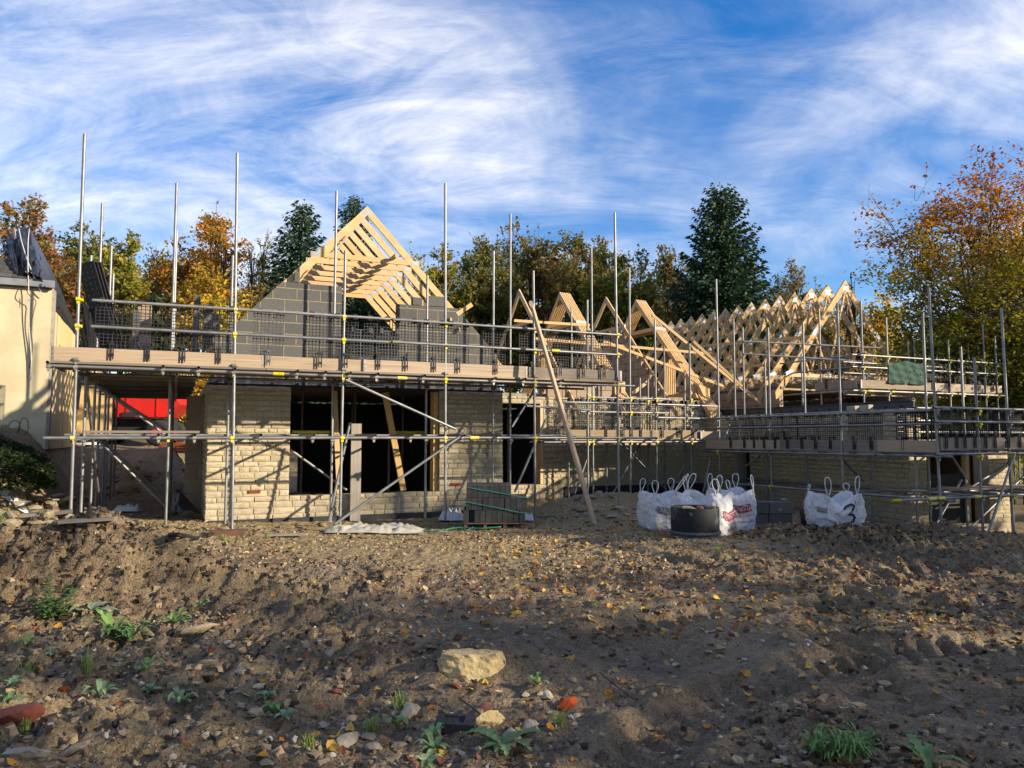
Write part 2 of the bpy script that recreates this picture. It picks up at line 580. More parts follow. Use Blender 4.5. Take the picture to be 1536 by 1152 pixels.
def gfull(x, y):
    x = np.asarray(x, float)
    y = np.asarray(y, float)
    z = gz(x, y)
    U_, V_ = toUV(x, y)
    bk = sstep((-0.2 - U_) / 0.5) * sstep((V_ - 0.8) / 1.5) * sstep((22 - V_) / 6) + sstep((V_ - 8.0) / 1.0) * sstep((2.2 - U_) / 0.6) * sstep((20 - V_) / 6)
    z = z + np.clip(bk, 0, 1) * (0.55 * fbm(x * 1.3, y * 1.3, 4, 91) + 0.22 * fbm(x * 4, y * 4, 3, 92) + 0.08 * fbm(x * 13, y * 13, 2, 93))
    near = np.exp(-np.maximum(np.hypot(x, y * 0.9) - 17, 0) / 6.0)
    rougha = 0.45 + 1.05 * sstep((fbm(x * 0.55, y * 0.55, 3, 31) + 0.18) / 0.4)
    smooth_r = sstep((x - 0.2) / 1.2) * sstep((9.8 - y) / 2.0)           # trodden, flatter mud front right
    rougha = rougha * (1 - 0.62 * smooth_r)
    hp = np.exp(-(((x + 4.7) / 2.0) ** 2 + ((y - 7.7) / 0.9) ** 2)) + np.exp(-(((x - 5.2) / 1.9) ** 2 + ((y - 11.8) / 0.8) ** 2))
    flat_t = sstep((y - 8.3) / 1.4) * (1 - sstep((x - 3.2) / 1.5))
    rougha = rougha * (1 - 0.62 * flat_t) + 0.6 * hp
    wx = x + 0.10 * fbm(x * 2.1, y * 2.1, 2, 5)
    wy = y + 0.10 * fbm(x * 2.1, y * 2.1, 2, 6)
    rid = 1 - np.abs(2 * vnoise(wx * 3.1, wy * 3.1, 40) - 1)
    rid2 = 1 - np.abs(2 * vnoise(wx * 7.3, wy * 7.3, 41) - 1)
    rid3 = 1 - np.abs(2 * vnoise(wx * 16.0, wy * 16.0, 42) - 1)
    z = z + near * rougha * (0.062 * (rid ** 1.6 - 0.42) + 0.064 * (rid2 ** 1.6 - 0.42) + 0.052 * (rid3 ** 1.3 - 0.45))
    z = z + near * (0.030 * fbm(x * 26, y * 26, 2, 50) + 0.10 * np.maximum(fbm(x * 6.5, y * 6.5, 3, 55) - 0.06, 0))
    # machine tracks with lug marks
    def track(cx, cy, r, w, a0, a1, depth, per, seed):
        dx, dy = x - cx, y - cy
        d = np.hypot(dx, dy) - r
        ang = np.arctan2(dy, dx)
        mask = np.exp(-(d / w) ** 4) * sstep((ang - a0) / 0.12) * sstep((a1 - ang) / 0.12)
        lug = np.sin((ang * r + d * 0.35) * 2 * math.pi / per)
        rim = np.exp(-((np.abs(d) - w * 1.2) / (w * 0.3)) ** 2) * sstep((ang - a0) / 0.12) * sstep((a1 - ang) / 0.12)
        return mask * (-depth + 0.045 * lug * (0.2 + vnoise(x * 2.3, y * 2.3, seed + 5))) + rim * 0.03 * (0.4 + vnoise(x * 5, y * 5, seed))
    z = z + track(4.3, 1.8, 4.2, 0.24, R(88), R(165), 0.07, 0.20, 60)
    z = z + track(4.3, 1.8, 5.6, 0.24, R(78), R(140), 0.07, 0.20, 61)
    z = z + track(7.5, 4.5, 3.6, 0.26, R(95), R(200), 0.05, 0.19, 63) + track(7.5, 4.5, 5.2, 0.26, R(100), R(200), 0.05, 0.19, 64)
    z = z + track(9.0, 14.0, 8.2, 0.26, R(-165), R(-95), 0.05, 0.19, 62)
    return z


def build_ground():
    ys = [2.4]
    while ys[-1] < 30:
        ys.append(ys[-1] * 1.0068 if ys[-1] > 3.2 else ys[-1] + 0.020)
    far = [31, 33, 36, 40, 45, 52, 60, 70, 85, 100, 130, 170, 230, 320, 450, 700, 1100]
    ys = [-120, -60, -30, -15, -8, -4, -2, -0.5, 0.5, 1.3, 1.9] + ys + far
    fx = list(np.arange(-11.0, 11.51, 0.030))
    side = [12.4, 13, 14, 15.5, 17.5, 20, 24, 30, 38, 50, 70, 100, 150, 230, 360, 600, 1100]
    xs = [-v for v in side[::-1]] + fx + side
    xs, ys = np.array(xs), np.array(ys)
    X, Y = np.meshgrid(xs, ys)
    Z = gfull(X, Y)
    nx, ny = len(xs), len(ys)
    co = np.stack([X, Y, Z], -1).reshape(-1, 3)
    i = np.arange(ny - 1)[:, None] * nx + np.arange(nx - 1)[None, :]
    quads = np.stack([i, i + 1, i + 1 + nx, i + nx], -1).reshape(-1, 4)
    me = bpy.data.meshes.new('ground')
    me.vertices.add(len(co))
    me.vertices.foreach_set('co', co.ravel())
    me.loops.add(quads.size)
    me.loops.foreach_set('vertex_index', quads.ravel())
    me.polygons.add(len(quads))
    me.polygons.foreach_set('loop_start', np.arange(0, quads.size, 4))
    me.polygons.foreach_set('loop_total', np.full(len(quads), 4))
    me.polygons.foreach_set('use_smooth', np.ones(len(quads), bool))
    me.update()
    me.validate()
    x, y = co[:, 0], co[:, 1]
    U, V = toUV(x, y)
    # soil colour zones: r = tan subsoil and stone dust with the sunlit strip painted in, g = grey gravel heap, b = turf
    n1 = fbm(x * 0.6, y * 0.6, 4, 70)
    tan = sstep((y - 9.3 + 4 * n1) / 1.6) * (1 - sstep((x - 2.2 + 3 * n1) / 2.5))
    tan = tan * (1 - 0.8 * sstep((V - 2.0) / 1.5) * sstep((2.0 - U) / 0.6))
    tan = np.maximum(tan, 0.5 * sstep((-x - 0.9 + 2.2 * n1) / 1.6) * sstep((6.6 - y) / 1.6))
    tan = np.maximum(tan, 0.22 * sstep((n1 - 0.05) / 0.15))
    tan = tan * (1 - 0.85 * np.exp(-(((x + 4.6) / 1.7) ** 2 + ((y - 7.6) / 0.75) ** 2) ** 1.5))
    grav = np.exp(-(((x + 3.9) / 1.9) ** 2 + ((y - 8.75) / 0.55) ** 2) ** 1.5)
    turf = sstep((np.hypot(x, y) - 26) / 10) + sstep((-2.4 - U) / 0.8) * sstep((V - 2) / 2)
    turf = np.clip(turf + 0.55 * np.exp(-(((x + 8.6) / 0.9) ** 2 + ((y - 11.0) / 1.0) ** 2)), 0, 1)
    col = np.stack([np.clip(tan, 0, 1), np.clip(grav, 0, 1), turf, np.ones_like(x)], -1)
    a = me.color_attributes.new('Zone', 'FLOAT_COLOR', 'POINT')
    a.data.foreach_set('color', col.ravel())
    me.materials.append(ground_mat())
    g = bpy.data.objects.new('ground', me)
    reg(g)
    tag(g, 'churned brown mud and stone dust of the building plot', 'ground', kind='structure')
    return g


def ground_mat():
    m = bpy.data.materials.new('churned_mud')
    m.use_nodes = True
    N, L = m.node_tree.nodes, m.node_tree.links
    bs = N['Principled BSDF']
    pos = N.new('ShaderNodeNewGeometry').outputs['Position']
    at_ = N.new('ShaderNodeAttribute')
    at_.attribute_name = 'Zone'
    sp = N.new('ShaderNodeSeparateColor')
    L.new(at_.outputs['Color'], sp.inputs[0])

    def noi(scale, lo, hi, det=6, rough=0.6):
        n = N.new('ShaderNodeTexNoise')
        n.inputs['Scale'].default_value = scale
        n.inputs['Detail'].default_value = det
        n.inputs['Roughness'].default_value = rough
        L.new(pos, n.inputs['Vector'])
        r = N.new('ShaderNodeMapRange')
        r.inputs[1].default_value = lo
        r.inputs[2].default_value = hi
        L.new(n.outputs[0], r.inputs[0])
        return r.outputs[0], n.outputs[0]

    def mix(f, a, b):
        x = N.new('ShaderNodeMix')
        x.data_type = 'RGBA'
        for sock, v in ((x.inputs[0], f), (x.inputs[6], a), (x.inputs[7], b)):
            if isinstance(v, tuple):
                sock.default_value = (*v, 1)
            elif isinstance(v, (int, float)):
                sock.default_value = v
            else:
                L.new(v, sock)
        return x.outputs[2]

    def mul(a, b):
        n = N.new('ShaderNodeMath')
        n.operation = 'MULTIPLY'
        for i, v in enumerate((a, b)):
            if isinstance(v, (int, float)):
                n.inputs[i].default_value = v
            else:
                L.new(v, n.inputs[i])
        return n.outputs[0]
    f1, _ = noi(1.4, 0.35, 0.68)
    f2, h2 = noi(9, 0.35, 0.68)
    f3, h3 = noi(45, 0.45, 0.68)
    soil = mix(f1, (0.110, 0.073, 0.039), (0.225, 0.155, 0.085))
    soil = mix(mul(f2, 0.6), soil, (0.34, 0.242, 0.138))
    soil = mix(mul(f3, 0.8), soil, (0.036, 0.025, 0.015))  # dark flecks put the shade between clods into the soil colour
    f6, _ = noi(4.2, 0.50, 0.64)
    soil = mix(mul(f6, 0.62), soil, (0.060, 0.042, 0.025))
    f5, h5 = noi(120, 0.48, 0.66)
    soil = mix(mul(f5, 0.55), soil, (0.36, 0.262, 0.155))
    tan = mix(f2, (0.42, 0.32, 0.165), (0.27, 0.20, 0.10))  # straw tone paints the sunlit strip into the tan soil
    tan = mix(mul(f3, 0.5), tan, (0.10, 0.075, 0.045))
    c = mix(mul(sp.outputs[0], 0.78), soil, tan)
    c = mix(sp.outputs[1], c, mix(f3, (0.115, 0.098, 0.095), (0.20, 0.175, 0.165)))
    gfac, _ = noi(1.9, 0.38, 0.62)
    c = mix(mul(sp.outputs[2], gfac), c, mix(f2, (0.045, 0.062, 0.018), (0.085, 0.082, 0.03)))
    # small stones in the soil
    vo = N.new('ShaderNodeTexVoronoi')
    vo.inputs['Scale'].default_value = 42
    L.new(pos, vo.inputs['Vector'])
    rr = N.new('ShaderNodeMapRange')
    rr.inputs[1].default_value = 0.30
    rr.inputs[2].default_value = 0.22
    L.new(vo.outputs['Distance'], rr.inputs[0])
    vc = N.new('ShaderNodeSeparateColor')
    L.new(vo.outputs['Color'], vc.inputs[0])
    sel = N.new('ShaderNodeMath')
    sel.operation = 'GREATER_THAN'
    sel.inputs[1].default_value = 0.80
    L.new(vc.outputs[0], sel.inputs[0])
    st = mul(rr.outputs[0], sel.outputs[0])
    c = mix(mul(st, 0.8), c, mix(vc.outputs[1], (0.33, 0.27, 0.18), (0.16, 0.13, 0.10)))
    L.new(c, bs.inputs['Base Color'])
    wet, _ = noi(0.9, 0.42, 0.62)
    rg = N.new('ShaderNodeMapRange')
    rg.inputs[3].default_value = 0.60
    rg.inputs[4].default_value = 0.97
    L.new(wet, rg.inputs[0])
    L.new(rg.outputs[0], bs.inputs['Roughness'])
    bs.inputs['Specular IOR Level'].default_value = 0.35
    hs = N.new('ShaderNodeMath')
    hs.operation = 'ADD'
    L.new(mul(h2, 1.6), hs.inputs[0])
    n4 = N.new('ShaderNodeMath')
    n4.operation = 'ADD'
    L.new(mul(h3, 0.7), n4.inputs[0])
    L.new(mul(st, 0.35), n4.inputs[1])
    L.new(n4.outputs[0], hs.inputs[1])
    b = N.new('ShaderNodeBump')
    b.inputs['Strength'].default_value = 1.0
    b.inputs['Distance'].default_value = 0.045
    L.new(hs.outputs[0], b.inputs['Height'])
    L.new(b.outputs[0], bs.inputs['Normal'])
    return m


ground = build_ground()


def gp(x, y, dz=0.0):
    return Vector((x, y, float(gfull(x, y)) + dz))


TS = np.concatenate([np.arange(2.0, 9.0, 0.05), np.arange(9.0, 60.0, 0.15)])


def ground_at(px, py):
    """where the sight line through a picture point meets the ground"""
    d = ray(px, py)
    z = gfull(d.x * TS, d.y * TS)
    below = np.nonzero(EYE + d.z * TS <= z)[0]
    t1 = TS[below[0]] if len(below) else 60.0
    t0 = t1 - 0.15
    tt = np.linspace(t0, t1, 16)
    b = np.nonzero(EYE + d.z * tt <= gfull(d.x * tt, d.y * tt))[0]
    t = tt[b[0]] if len(b) else t1
    return Vector((d.x * t, d.y * t, EYE + d.z * t))

# ================================================================ HOUSE
house = thing('house', 'unfinished buff stone house with grey block gable and bare timber roofs', 'house', W(8, 5, -1.6))


def uvbox(mb, u0, u1, v0, v1, h0, h1):
    """box given in house plan coordinates"""
    M = Matrix.Translation(W(0, 0, 0)) @ HOUSE_ROT
    return mb.box(u0, u1, v0, v1, h0, h1, M)


# unit masonry pieces, local x 0..1 (length), y -.5...5 (depth), z 0..1 (height)
def stone_mesh(seed):
    r = random.Random(seed)
    bm = bmesh.new()
    nx, nz = 4, 3
    g = {}
    for s, y in ((0, -0.5), (1, 0.5)):
        for i in range(nx + 1):
            for k in range(nz + 1):
                x, z = i / nx, k / nz
                ex = min(x, 1 - x) * nx
                ez = min(z, 1 - z) * nz
                jx = r.uniform(-0.02, 0.02) if 0 < i < nx else (r.uniform(0, 0.025) * (1 if i == 0 else -1))
                jz = r.uniform(-0.05, 0.05) if 0 < k < nz else (r.uniform(0, 0.07) * (1 if k == 0 else -1))
                yy = y
                if s == 0:
                    yy = y + (0.075 if ex < 0.5 or ez < 0.5 else r.uniform(-0.08, 0.05))
                g[s, i, k] = bm.verts.new((x + jx, yy, z + jz))
    for i in range(nx):
        for k in range(nz):
            bm.faces.new((g[0, i, k], g[0, i + 1, k], g[0, i + 1, k + 1], g[0, i, k + 1]))
    rim = [(i, 0) for i in range(nx)] + [(nx, k) for k in range(nz)] + [(i, nz) for i in range(nx, 0, -1)] + [(0, k) for k in range(nz, 0, -1)]
    for a in range(len(rim)):
        i, k = rim[a]
        i2, k2 = rim[(a + 1) % len(rim)]
        bm.faces.new((g[0, i2, k2], g[0, i, k], g[1, i, k], g[1, i2, k2]))
    me = bpy.data.meshes.new('stone')
    bm.to_mesh(me)
    bm.free()
    me.polygons.foreach_set('use_smooth', [False] * len(me.polygons))
    me.materials.append(M_STONE)
    return me


STONES = [stone_mesh(100 + i) for i in range(14)]
_b = MB().box(0, 1, -0.5, 0.5, 0, 1).mesh('block', None)


def block_mesh(m):
    me = MB().box(0, 1, -0.5, 0.5, 0, 1).mesh('block', None)
    bm = bmesh.new()
    bm.from_mesh(me)
    for v in bm.verts:
        v.co.x = 0.012 + v.co.x * 0.976 if True else v.co.x
    bmesh.ops.bevel(bm, geom=bm.edges[:], offset=0.018, segments=1, affect='EDGES')
    bm.to_mesh(me)
    bm.free()
    me.materials.append(m)
    return me


BLK_GREY, BLK_TAN, BLK_DARK = block_mesh(M_BLOCK), block_mesh(M_TANBLOCK), block_mesh(M_DARKBLOCK)


def wall_frame(u, v, h, axis, face):
    """matrix for a wall whose courses run along axis 'u' or 'v'; local -y is the outer face"""
    if axis == 'u':
        rot = HOUSE_ROT if face > 0 else HOUSE_ROT @ Matrix.Rotation(math.pi, 4, 'Z')
    else:
        rot = HOUSE_ROT @ Matrix.Rotation(math.pi / 2 if face > 0 else -math.pi / 2, 4, 'Z')
    return Matrix.Translation(W(u, v, h)) @ rot


NSTONE = [0]
REST = MB()


def stonework(u0, v0, axis, face, length, h0, h1, openings, parent, single=True, seed=1, course=(0.085, 0.125)):
    """courses of roughly squared stones; x runs 0..length in the wall's frame. openings: (x0,x1,h0,h1)"""
    r = random.Random(seed)
    F = wall_frame(u0, v0, 0, axis, face)
    h = h0
    while h < h1 - 0.03:
        ch = min(r.uniform(*course), h1 - h)
        if h1 - h - ch < 0.05:
            ch = h1 - h
        segs = [(0, length)]
        for (a, b, c, d) in openings:
            if h + ch * 0.5 > c and h + ch * 0.5 < d:
                ns = []
                for s0, s1 in segs:
                    if b <= s0 or a >= s1:
                        ns.append((s0, s1))
                    else:
                        if a > s0:
                            ns.append((s0, a))
                        if b < s1:
                            ns.append((b, s1))
                segs = ns
        for s0, s1 in segs:
            x = s0
            while x < s1 - 0.02:
                w = r.uniform(0.15, 0.40) * (1.15 if ch > 0.11 else 0.95)
                if s1 - x - w < 0.11:
                    w = s1 - x
                j = 0.005
                prd = r.uniform(0.0, 0.012)
                M = F @ Matrix.Translation((x + j, 0.045 - prd, h + j)) @ Matrix.Diagonal((w - 2 * j, 0.10, ch - 2 * j, 1)) 
                if r.random() < 0.5:
                    M = M @ Matrix.Translation((0.5, 0, 0.5)) @ Matrix.Rotation(math.pi, 4, 'Y') @ Matrix.Translation((-0.5, 0, -0.5))
                me = r.choice(STONES)
                if single and NSTONE[0] < 300:
                    inst('stone', me, M, parent)
                    NSTONE[0] += 1
                else:
                    REST.add([M @ v.co for v in me.vertices], [tuple(p.vertices) for p in me.polygons])
                x += w
        h += ch


def blockwork(F, parent, me, width_at, h0, h1, bl=0.45, bh=0.225, depth=0.1, joint=0.010, seed=0, name='block', stop=None):
    """blocks laid stretcher bond; width_at(h) -> list of (x0,x1) spans at that height"""
    row = 0
    h = h0
    r = random.Random(seed)
    while h < h1 - 0.02:
        ch = min(bh, h1 - h)
        for (s0, s1) in width_at(h + ch * 0.5):
            x = s0 - (bl * 0.5 if row % 2 else 0) - ((s0 - 0) % 0.001)
            while x < s1:
                a, b = max(x, s0), min(x + bl, s1)
                if b - a > 0.04:
                    M = F @ Matrix.Translation((a + joint / 2, r.uniform(-0.003, 0.003), h + joint / 2)) @ Matrix.Diagonal((b - a - joint, depth, ch - joint, 1))
                    inst(name, me, M, parent)
                x += bl
        h += ch
        row += 1


GW0, GW1, GV = 1.92, 7.80, 1.60           # gable wing: plan extent along U, front face V
WT = 0.98                                  # top of the stone walls (above eye level)
GB = -1.72                                 # foot of the stonework

# --- gable wing front wall
def wall_part(name, boxes, m, label=None):
    mb = MB()
    for b in boxes:
        uvbox(mb, *b)
    o = mb.build(name, m, house)
    if label:
        o['label'] = label
    return o


OP0, OP1, SILL = 3.39, 6.37, -1.09
w_front = wall_part('front_wall', [(GW0 + 0.02, OP0 - 0.01, GV + 0.012, GV + 0.34, GB, WT - 0.01), (OP1 + 0.01, GW1 - 0.02, GV + 0.012, GV + 0.34, GB, WT - 0.01),
                                   (OP0 - 0.01, OP1 + 0.01, GV + 0.012, GV + 0.34, GB, SILL - 0.012)], M_MORTAR)
stonework(GW0, GV, 'u', 1, GW1 - GW0, GB, WT, [(OP0 - GW0, OP1 - GW0, SILL, 9)], w_front, True, 3)
w_left = wall_part('side_wall', [(GW0 + 0.012, GW0 + 0.34, GV + 0.36, 3.3, GB, WT - 0.01)], M_MORTAR)
stonework(GW0, 3.3, 'v', -1, 1.70, GB, WT, [], w_left, False, 5)
# inner block return with openings further back on the left side
blkF = wall_frame(GW0 + 0.02, 9.2, 0, 'v', -1)
w_left2 = wall_part('side_wall', [(GW0 - 0.27, GW0 + 0.30, 3.32, 3.95, GB, 0.86), (GW0 + 0.1, GW0 + 0.3, 3.95, 9.2, GB, -0.2), (GW0 + 0.1, GW0 + 0.3, 6.2, 9.2, -0.2, 0.9)], M_MORTAR)
F = wall_frame(GW0 - 0.33, 3.32, 0, 'u', 1)
blockwork(F, w_left2, BLK_TAN, lambda h: [(0, 0.62)], GB, 0.86, bl=0.44, bh=0.30, depth=0.09, seed=3)
F = wall_frame(GW0 - 0.29, 3.95, 0, 'v', -1)
blockwork(F, w_left2, BLK_TAN, lambda h: [(0, 0.62)], GB, 0.86, bl=0.44, bh=0.30, depth=0.09, seed=4)

# dark damp course band, steel lintel and floor edge above the stone
wall_part('lintel', [(GW0 + 0.06, GW1 - 0.03, GV + 0.10, GV + 0.30, WT + 0.002, WT + 0.10)], M_DARKST, 'black steel lintel over the wide opening')
wall_part('damp_course', [(GW0 - 0.02, GW1 + 0.02, GV + 0.03, GV + 0.09, WT - 0.006, WT + 0.035)], M_BLACKP)
# floor deck and hidden walls that close the rooms
wall_part('floor_deck', [(GW0 + 0.05, GW1 - 0.05, GV + 0.36, 8.9, WT + 0.06, WT + 0.22)], M_OLDBOARD)
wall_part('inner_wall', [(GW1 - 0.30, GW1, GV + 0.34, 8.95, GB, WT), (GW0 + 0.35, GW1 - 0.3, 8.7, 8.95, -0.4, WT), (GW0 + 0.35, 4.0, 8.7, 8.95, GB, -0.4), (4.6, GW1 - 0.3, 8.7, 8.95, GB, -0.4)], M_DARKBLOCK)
wall_part('floor_slab', [(GW0 + 0.3, GW1 - 0.3, GV + 0.35, 8.7, GB - 0.1, GB + 0.2)], M_MORTAR)
# plinth
wall_part('plinth', [(OP0 - 1.4, GW1 + 0.02, GV - 0.06, GV + 0.05, GB - 0.3, -1.50)], M_DARKBLOCK)
# air brick
for uu, hh in ((2.66, -1.02), (6.62, -0.98)):
    wall_part('air_brick', [(uu, uu + 0.21, GV - 0.035, GV + 0.03, hh, hh + 0.05)], M_REDBRICK)

# timber posts / props in the wide opening
def post(name, p0, p1, w, d, m, parent=None, label=None, up=None):
    me = BOX_TIMBER if m is M_TIMBER else BOX_BOARD if m is M_BOARD else BOX_OLD
    o = inst(name, me, frame(p0, p1, up or UV, (w, d)), parent)
    return o


def unit_timber(m):
    me = MB().box(0, 1, -0.5, 0.5, -0.5, 0.5).mesh('timber', m)
    return me


BOX_TIMBER, BOX_BOARD, BOX_OLD, BOX_PALLET = unit_timber(M_TIMBER), unit_timber(M_BOARD), unit_timber(M_OLDBOARD), unit_timber(M_PALLET)
BOX_PLY = unit_timber(M_PLY)
M_GREYWOOD = mat('grey_weathered_post', (0.33, 0.29, 0.24), (0.24, 0.21, 0.17), 1.5, rough=0.9, coords='obj', stretch=(1.5, 6, 6), bump=0.2, bscale=8)
BOX_GREY = unit_timber(M_GREYWOOD)

o = inst('timber_post', BOX_GREY, frame(W(4.62, GV - 0.12, -1.75), W(4.62, GV - 0.12, 0.28), UV, (0.05, 0.20)))
tag(o, 'grey weathered upright board standing in the middle of the wide opening', 'board')
o = inst('timber_prop', BOX_TIMBER, frame(W(4.42, GV + 0.30, -1.55), W(4.30, GV + 0.5, 0.95), UV, (0.06, 0.10)))
tag(o, 'slim timber prop inside the wide opening beside the grey upright board', 'prop')
o = inst('timber_prop', BOX_TIMBER, frame(W(5.70, GV + 0.30, SILL + 0.02), W(5.30, GV + 0.34, 0.93), UV, (0.06, 0.12)))
tag(o, 'leaning pale timber prop standing on the sill of the wide opening', 'prop')
wall_part('door_lining', [(6.27, 6.365, GV + 0.08, GV + 0.30, SILL + 0.003, WT - 0.02)], M_TIMBER)

# --- block gable over the front wall
APU, APH, TANP = 4.86, 4.76, math.tan(R(46.3))
gab = MB()
Mg = Matrix.Translation(W(0, GV + 0.10, 0)) @ HOUSE_ROT
H0 = WT + 0.12


def slope_h(u, drop=0.0):
    return APH - drop - abs(u - APU) * TANP


def gable_poly(us, ue, top, left):
    if left:
        pts = [(us, H0), (ue, H0), (ue, top)]
        ul = APU - (APH - 0.0 - top) / TANP
        pts += [(ul, top), (us, slope_h(us))]
    else:
        ur = APU + (APH - 0.0 - top) / TANP
        pts = [(us, H0), (ue, H0), (ue, slope_h(ue)), (ur, top), (us, top)]
    return pts


LTOP, RTOP = 3.02, 2.98
GL0, GL1, GR0, GR1 = GW0 + 0.08, 4.35, 5.46, GW1 - 0.10
JO = 0.009
gab.prism([(u, h - 0.004) for u, h in gable_poly(GL0 + JO, GL1 - JO, LTOP - JO, True)], 0.004, 0.096, Mg)
gab.prism([(u, h - 0.004) for u, h in gable_poly(GR0 + JO, GR1 - JO, RTOP - 0.24, False)], 0.004, 0.096, Mg)
block_gable = gab.build('block_gable', M_GOLDMORTAR, house)
block_gable['label'] = 'grey concrete block gable with golden mortar joints'


def cut_block(poly, parent):
    mb = MB()
    mb.prism(poly, 0, 0.10, Mg)
    return mb.build('block', M_BLOCK, parent)


def clip_slope(x0, x1, h0, h1):
    """block rectangle clipped by the two roof slopes"""
    pts = [(x0, h0), (x1, h0), (x1, h1), (x0, h1)]
    for sgn in (-1, 1):
        outp = []
        def f(p):
            return (APH - 0.0 - sgn * (p[0] - APU) * TANP) - p[1]
        for i in range(len(pts)):
            a, b = pts[i], pts[(i + 1) % len(pts)]
            fa, fb = f(a), f(b)
            if fa >= 0:
                outp.append(a)
            if (fa >= 0) != (fb >= 0):
                t = fa / (fa - fb)
                outp.append((a[0] + (b[0] - a[0]) * t, a[1] + (b[1] - a[1]) * t))
        pts = outp
        if len(pts) < 3:
            return None
    ar = sum(pts[i][0] * pts[(i + 1) % len(pts)][1] - pts[(i + 1) % len(pts)][0] * pts[i][1] for i in range(len(pts))) / 2
    return pts if abs(ar) > 0.004 else None


def gable_blocks(u0, u1, top, off):
    h, row = H0, 0
    r = random.Random(int(u0 * 100))
    while h < top - 0.03:
        ch = min(0.225, top - h)
        x = u0 - off - (0.225 if row % 2 else 0)
        while x < u1:
            a, b = max(x, u0), min(x + 0.45, u1)
            if b - a > 0.04:
                j = 0.008
                pts = clip_slope(a + j, b - j, h + j, h + ch - j)
                if pts:
                    cut_block(pts, block_gable)
            x += 0.45
        h += ch
        row += 1


gable_blocks(GL0, GL1, LTOP, 0.10)
gable_blocks(GR0, GR1, RTOP - 0.225, 0.0)
# stepped blocks lying on the unfinished tops
for (u, h, w, hh, m, tilt, lab) in ((3.42, LTOP + 0.004, 0.10, 0.215, BLK_GREY, 0, 'grey block set on end on the left shoulder of the block gable'),
                               (5.80, RTOP - 0.222, 0.215, 0.16, BLK_GREY, 8, 'dark grey block lying crooked on the right shoulder of the block gable'),
                               (6.12, RTOP - 0.222, 0.44, 0.215, BLK_GREY, 0, 'single grey block topping the right shoulder of the block gable')):
    M = Mg @ Matrix.Translation((u, 0.05, h)) @ Matrix.Rotation(R(tilt), 4, 'Z') @ Matrix.Diagonal((w, 0.10, hh, 1))
    tag(inst('concrete_block', m, M), lab, 'block')
tag(inst('timber_offcut', BOX_TIMBER, Mg @ frame((6.78, 0.02, 2.62), (7.12, 0.02, 2.86), (0, -1, 0), (0.09, 0.045))), 'short timber offcut sticking up from the right slope of the block gable', 'timber')

# --- link wall (set back) with a doorway
LV = 4.40
D0, D1, DH = 8.85, 10.16, 0.90
w_link = wall_part('link_wall', [(D1 + 0.0, 15.4, LV + 0.012, LV + 0.34, GB, WT + 0.08), (GW1 + 0.02, D0, LV + 0.012, LV + 0.34, GB, WT + 0.08), (D0, D1, LV + 0.012, LV + 0.34, GB, -1.2), (D0, D1, LV + 0.012, LV + 0.34, DH, WT + 0.08)], M_MORTAR)
stonework(GW1 + 0.02, LV, 'u', 1, 15.4 - GW1 - 0.02, GB, WT + 0.10, [(D0 - GW1 - 0.02, D1 - GW1 - 0.02, -1.19, DH)], w_link, False, 9, (0.10, 0.16))
wall_part('plinth', [(D1 + 0.6, 15.3, LV - 0.05, LV + 0.03, GB - 0.2, -1.28)], M_DARKBLOCK)
wall_part('door_lining', [(D1 - 0.085, D1 - 0.004, LV + 0.0, LV + 0.30, -1.19, DH - 0.003)], M_TIMBER)
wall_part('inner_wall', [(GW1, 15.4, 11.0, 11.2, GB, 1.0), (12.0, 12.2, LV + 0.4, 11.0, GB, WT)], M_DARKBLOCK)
wall_part('floor_deck', [(GW1 + 0.02, 15.35, LV + 0.36, 10.9, WT + 0.07, WT + 0.20)], M_OLDBOARD)
# block cheek wall in the plane of one roof truss, and low block work on the deck
Fc = wall_frame(14.02, 7.7, 0, 'v', -1)
cheek = wall_part('cheek_wall', [(14.03, 14.10, 4.75, 7.65, WT + 0.22, 1.30)], M_MORTAR)
def cheek_w(h):
    x1 = 7.7 - (7.75 - (4.55 - h))
    return [(0.0, max(0.3, 7.7 - (7.75 - (4.45 - h)) ))]
blockwork(Fc, cheek, BLK_TAN, lambda h: [(0.0, min(3.0, max(0.3, 4.35 - h)))], WT + 0.22, 3.35, bl=0.44, bh=0.215, depth=0.10, seed=8)
Fd = wall_frame(10.35, LV + 0.18, 0, 'u', 1)
lowblk = wall_part('block_upstand', [(10.4, 12.3, LV + 0.20, LV + 0.26, WT + 0.105, 1.38)], M_MORTAR)
blockwork(Fd, lowblk, BLK_TAN, lambda h: [(0.0, 1.25), (1.55, 2.0)], WT + 0.105, 1.62, bl=0.44, bh=0.215, seed=9)

# --- right wing: low walls, steel beam, tall block wall below the trusses
WU, WV = 15.40, -2.20
WTOP = 0.63
w_wing = wall_part('wing_side_wall', [(WU + 0.012, WU + 0.34, WV + 0.36, 2.60, -2.5, WTOP - 0.02), (WU + 0.012, WU + 0.34, 3.10, LV, -2.5, WTOP - 0.02), (WU + 0.012, WU + 0.34, 2.6, 3.1, -2.5, -1.4), (WU + 0.012, WU + 0.34, 2.6, 3.1, -0.2, WTOP - 0.02)], M_MORTAR)
stonework(WU, LV, 'v', -1, LV - WV, -2.4, WTOP, [(LV - 3.10, LV - 2.60, -1.4, -0.2)], w_wing, False, 12, (0.09, 0.135))
wall_part('inner_wall', [(WU + 0.42, WU + 0.46, 2.3, 3.6, -2.4, 0.3)], M_RUBBER)  # black panel added behind the side opening to paint its dark inside
wall_part('loose_course', [(WU + 0.02, WU + 0.16, -0.85, -0.62, WTOP, WTOP + 0.10), (WU + 0.02, WU + 0.16, -1.22, -0.98, WTOP, WTOP + 0.11)], M_STONE)
WO0, WO1, WSILL = 15.93, 17.90, -1.88
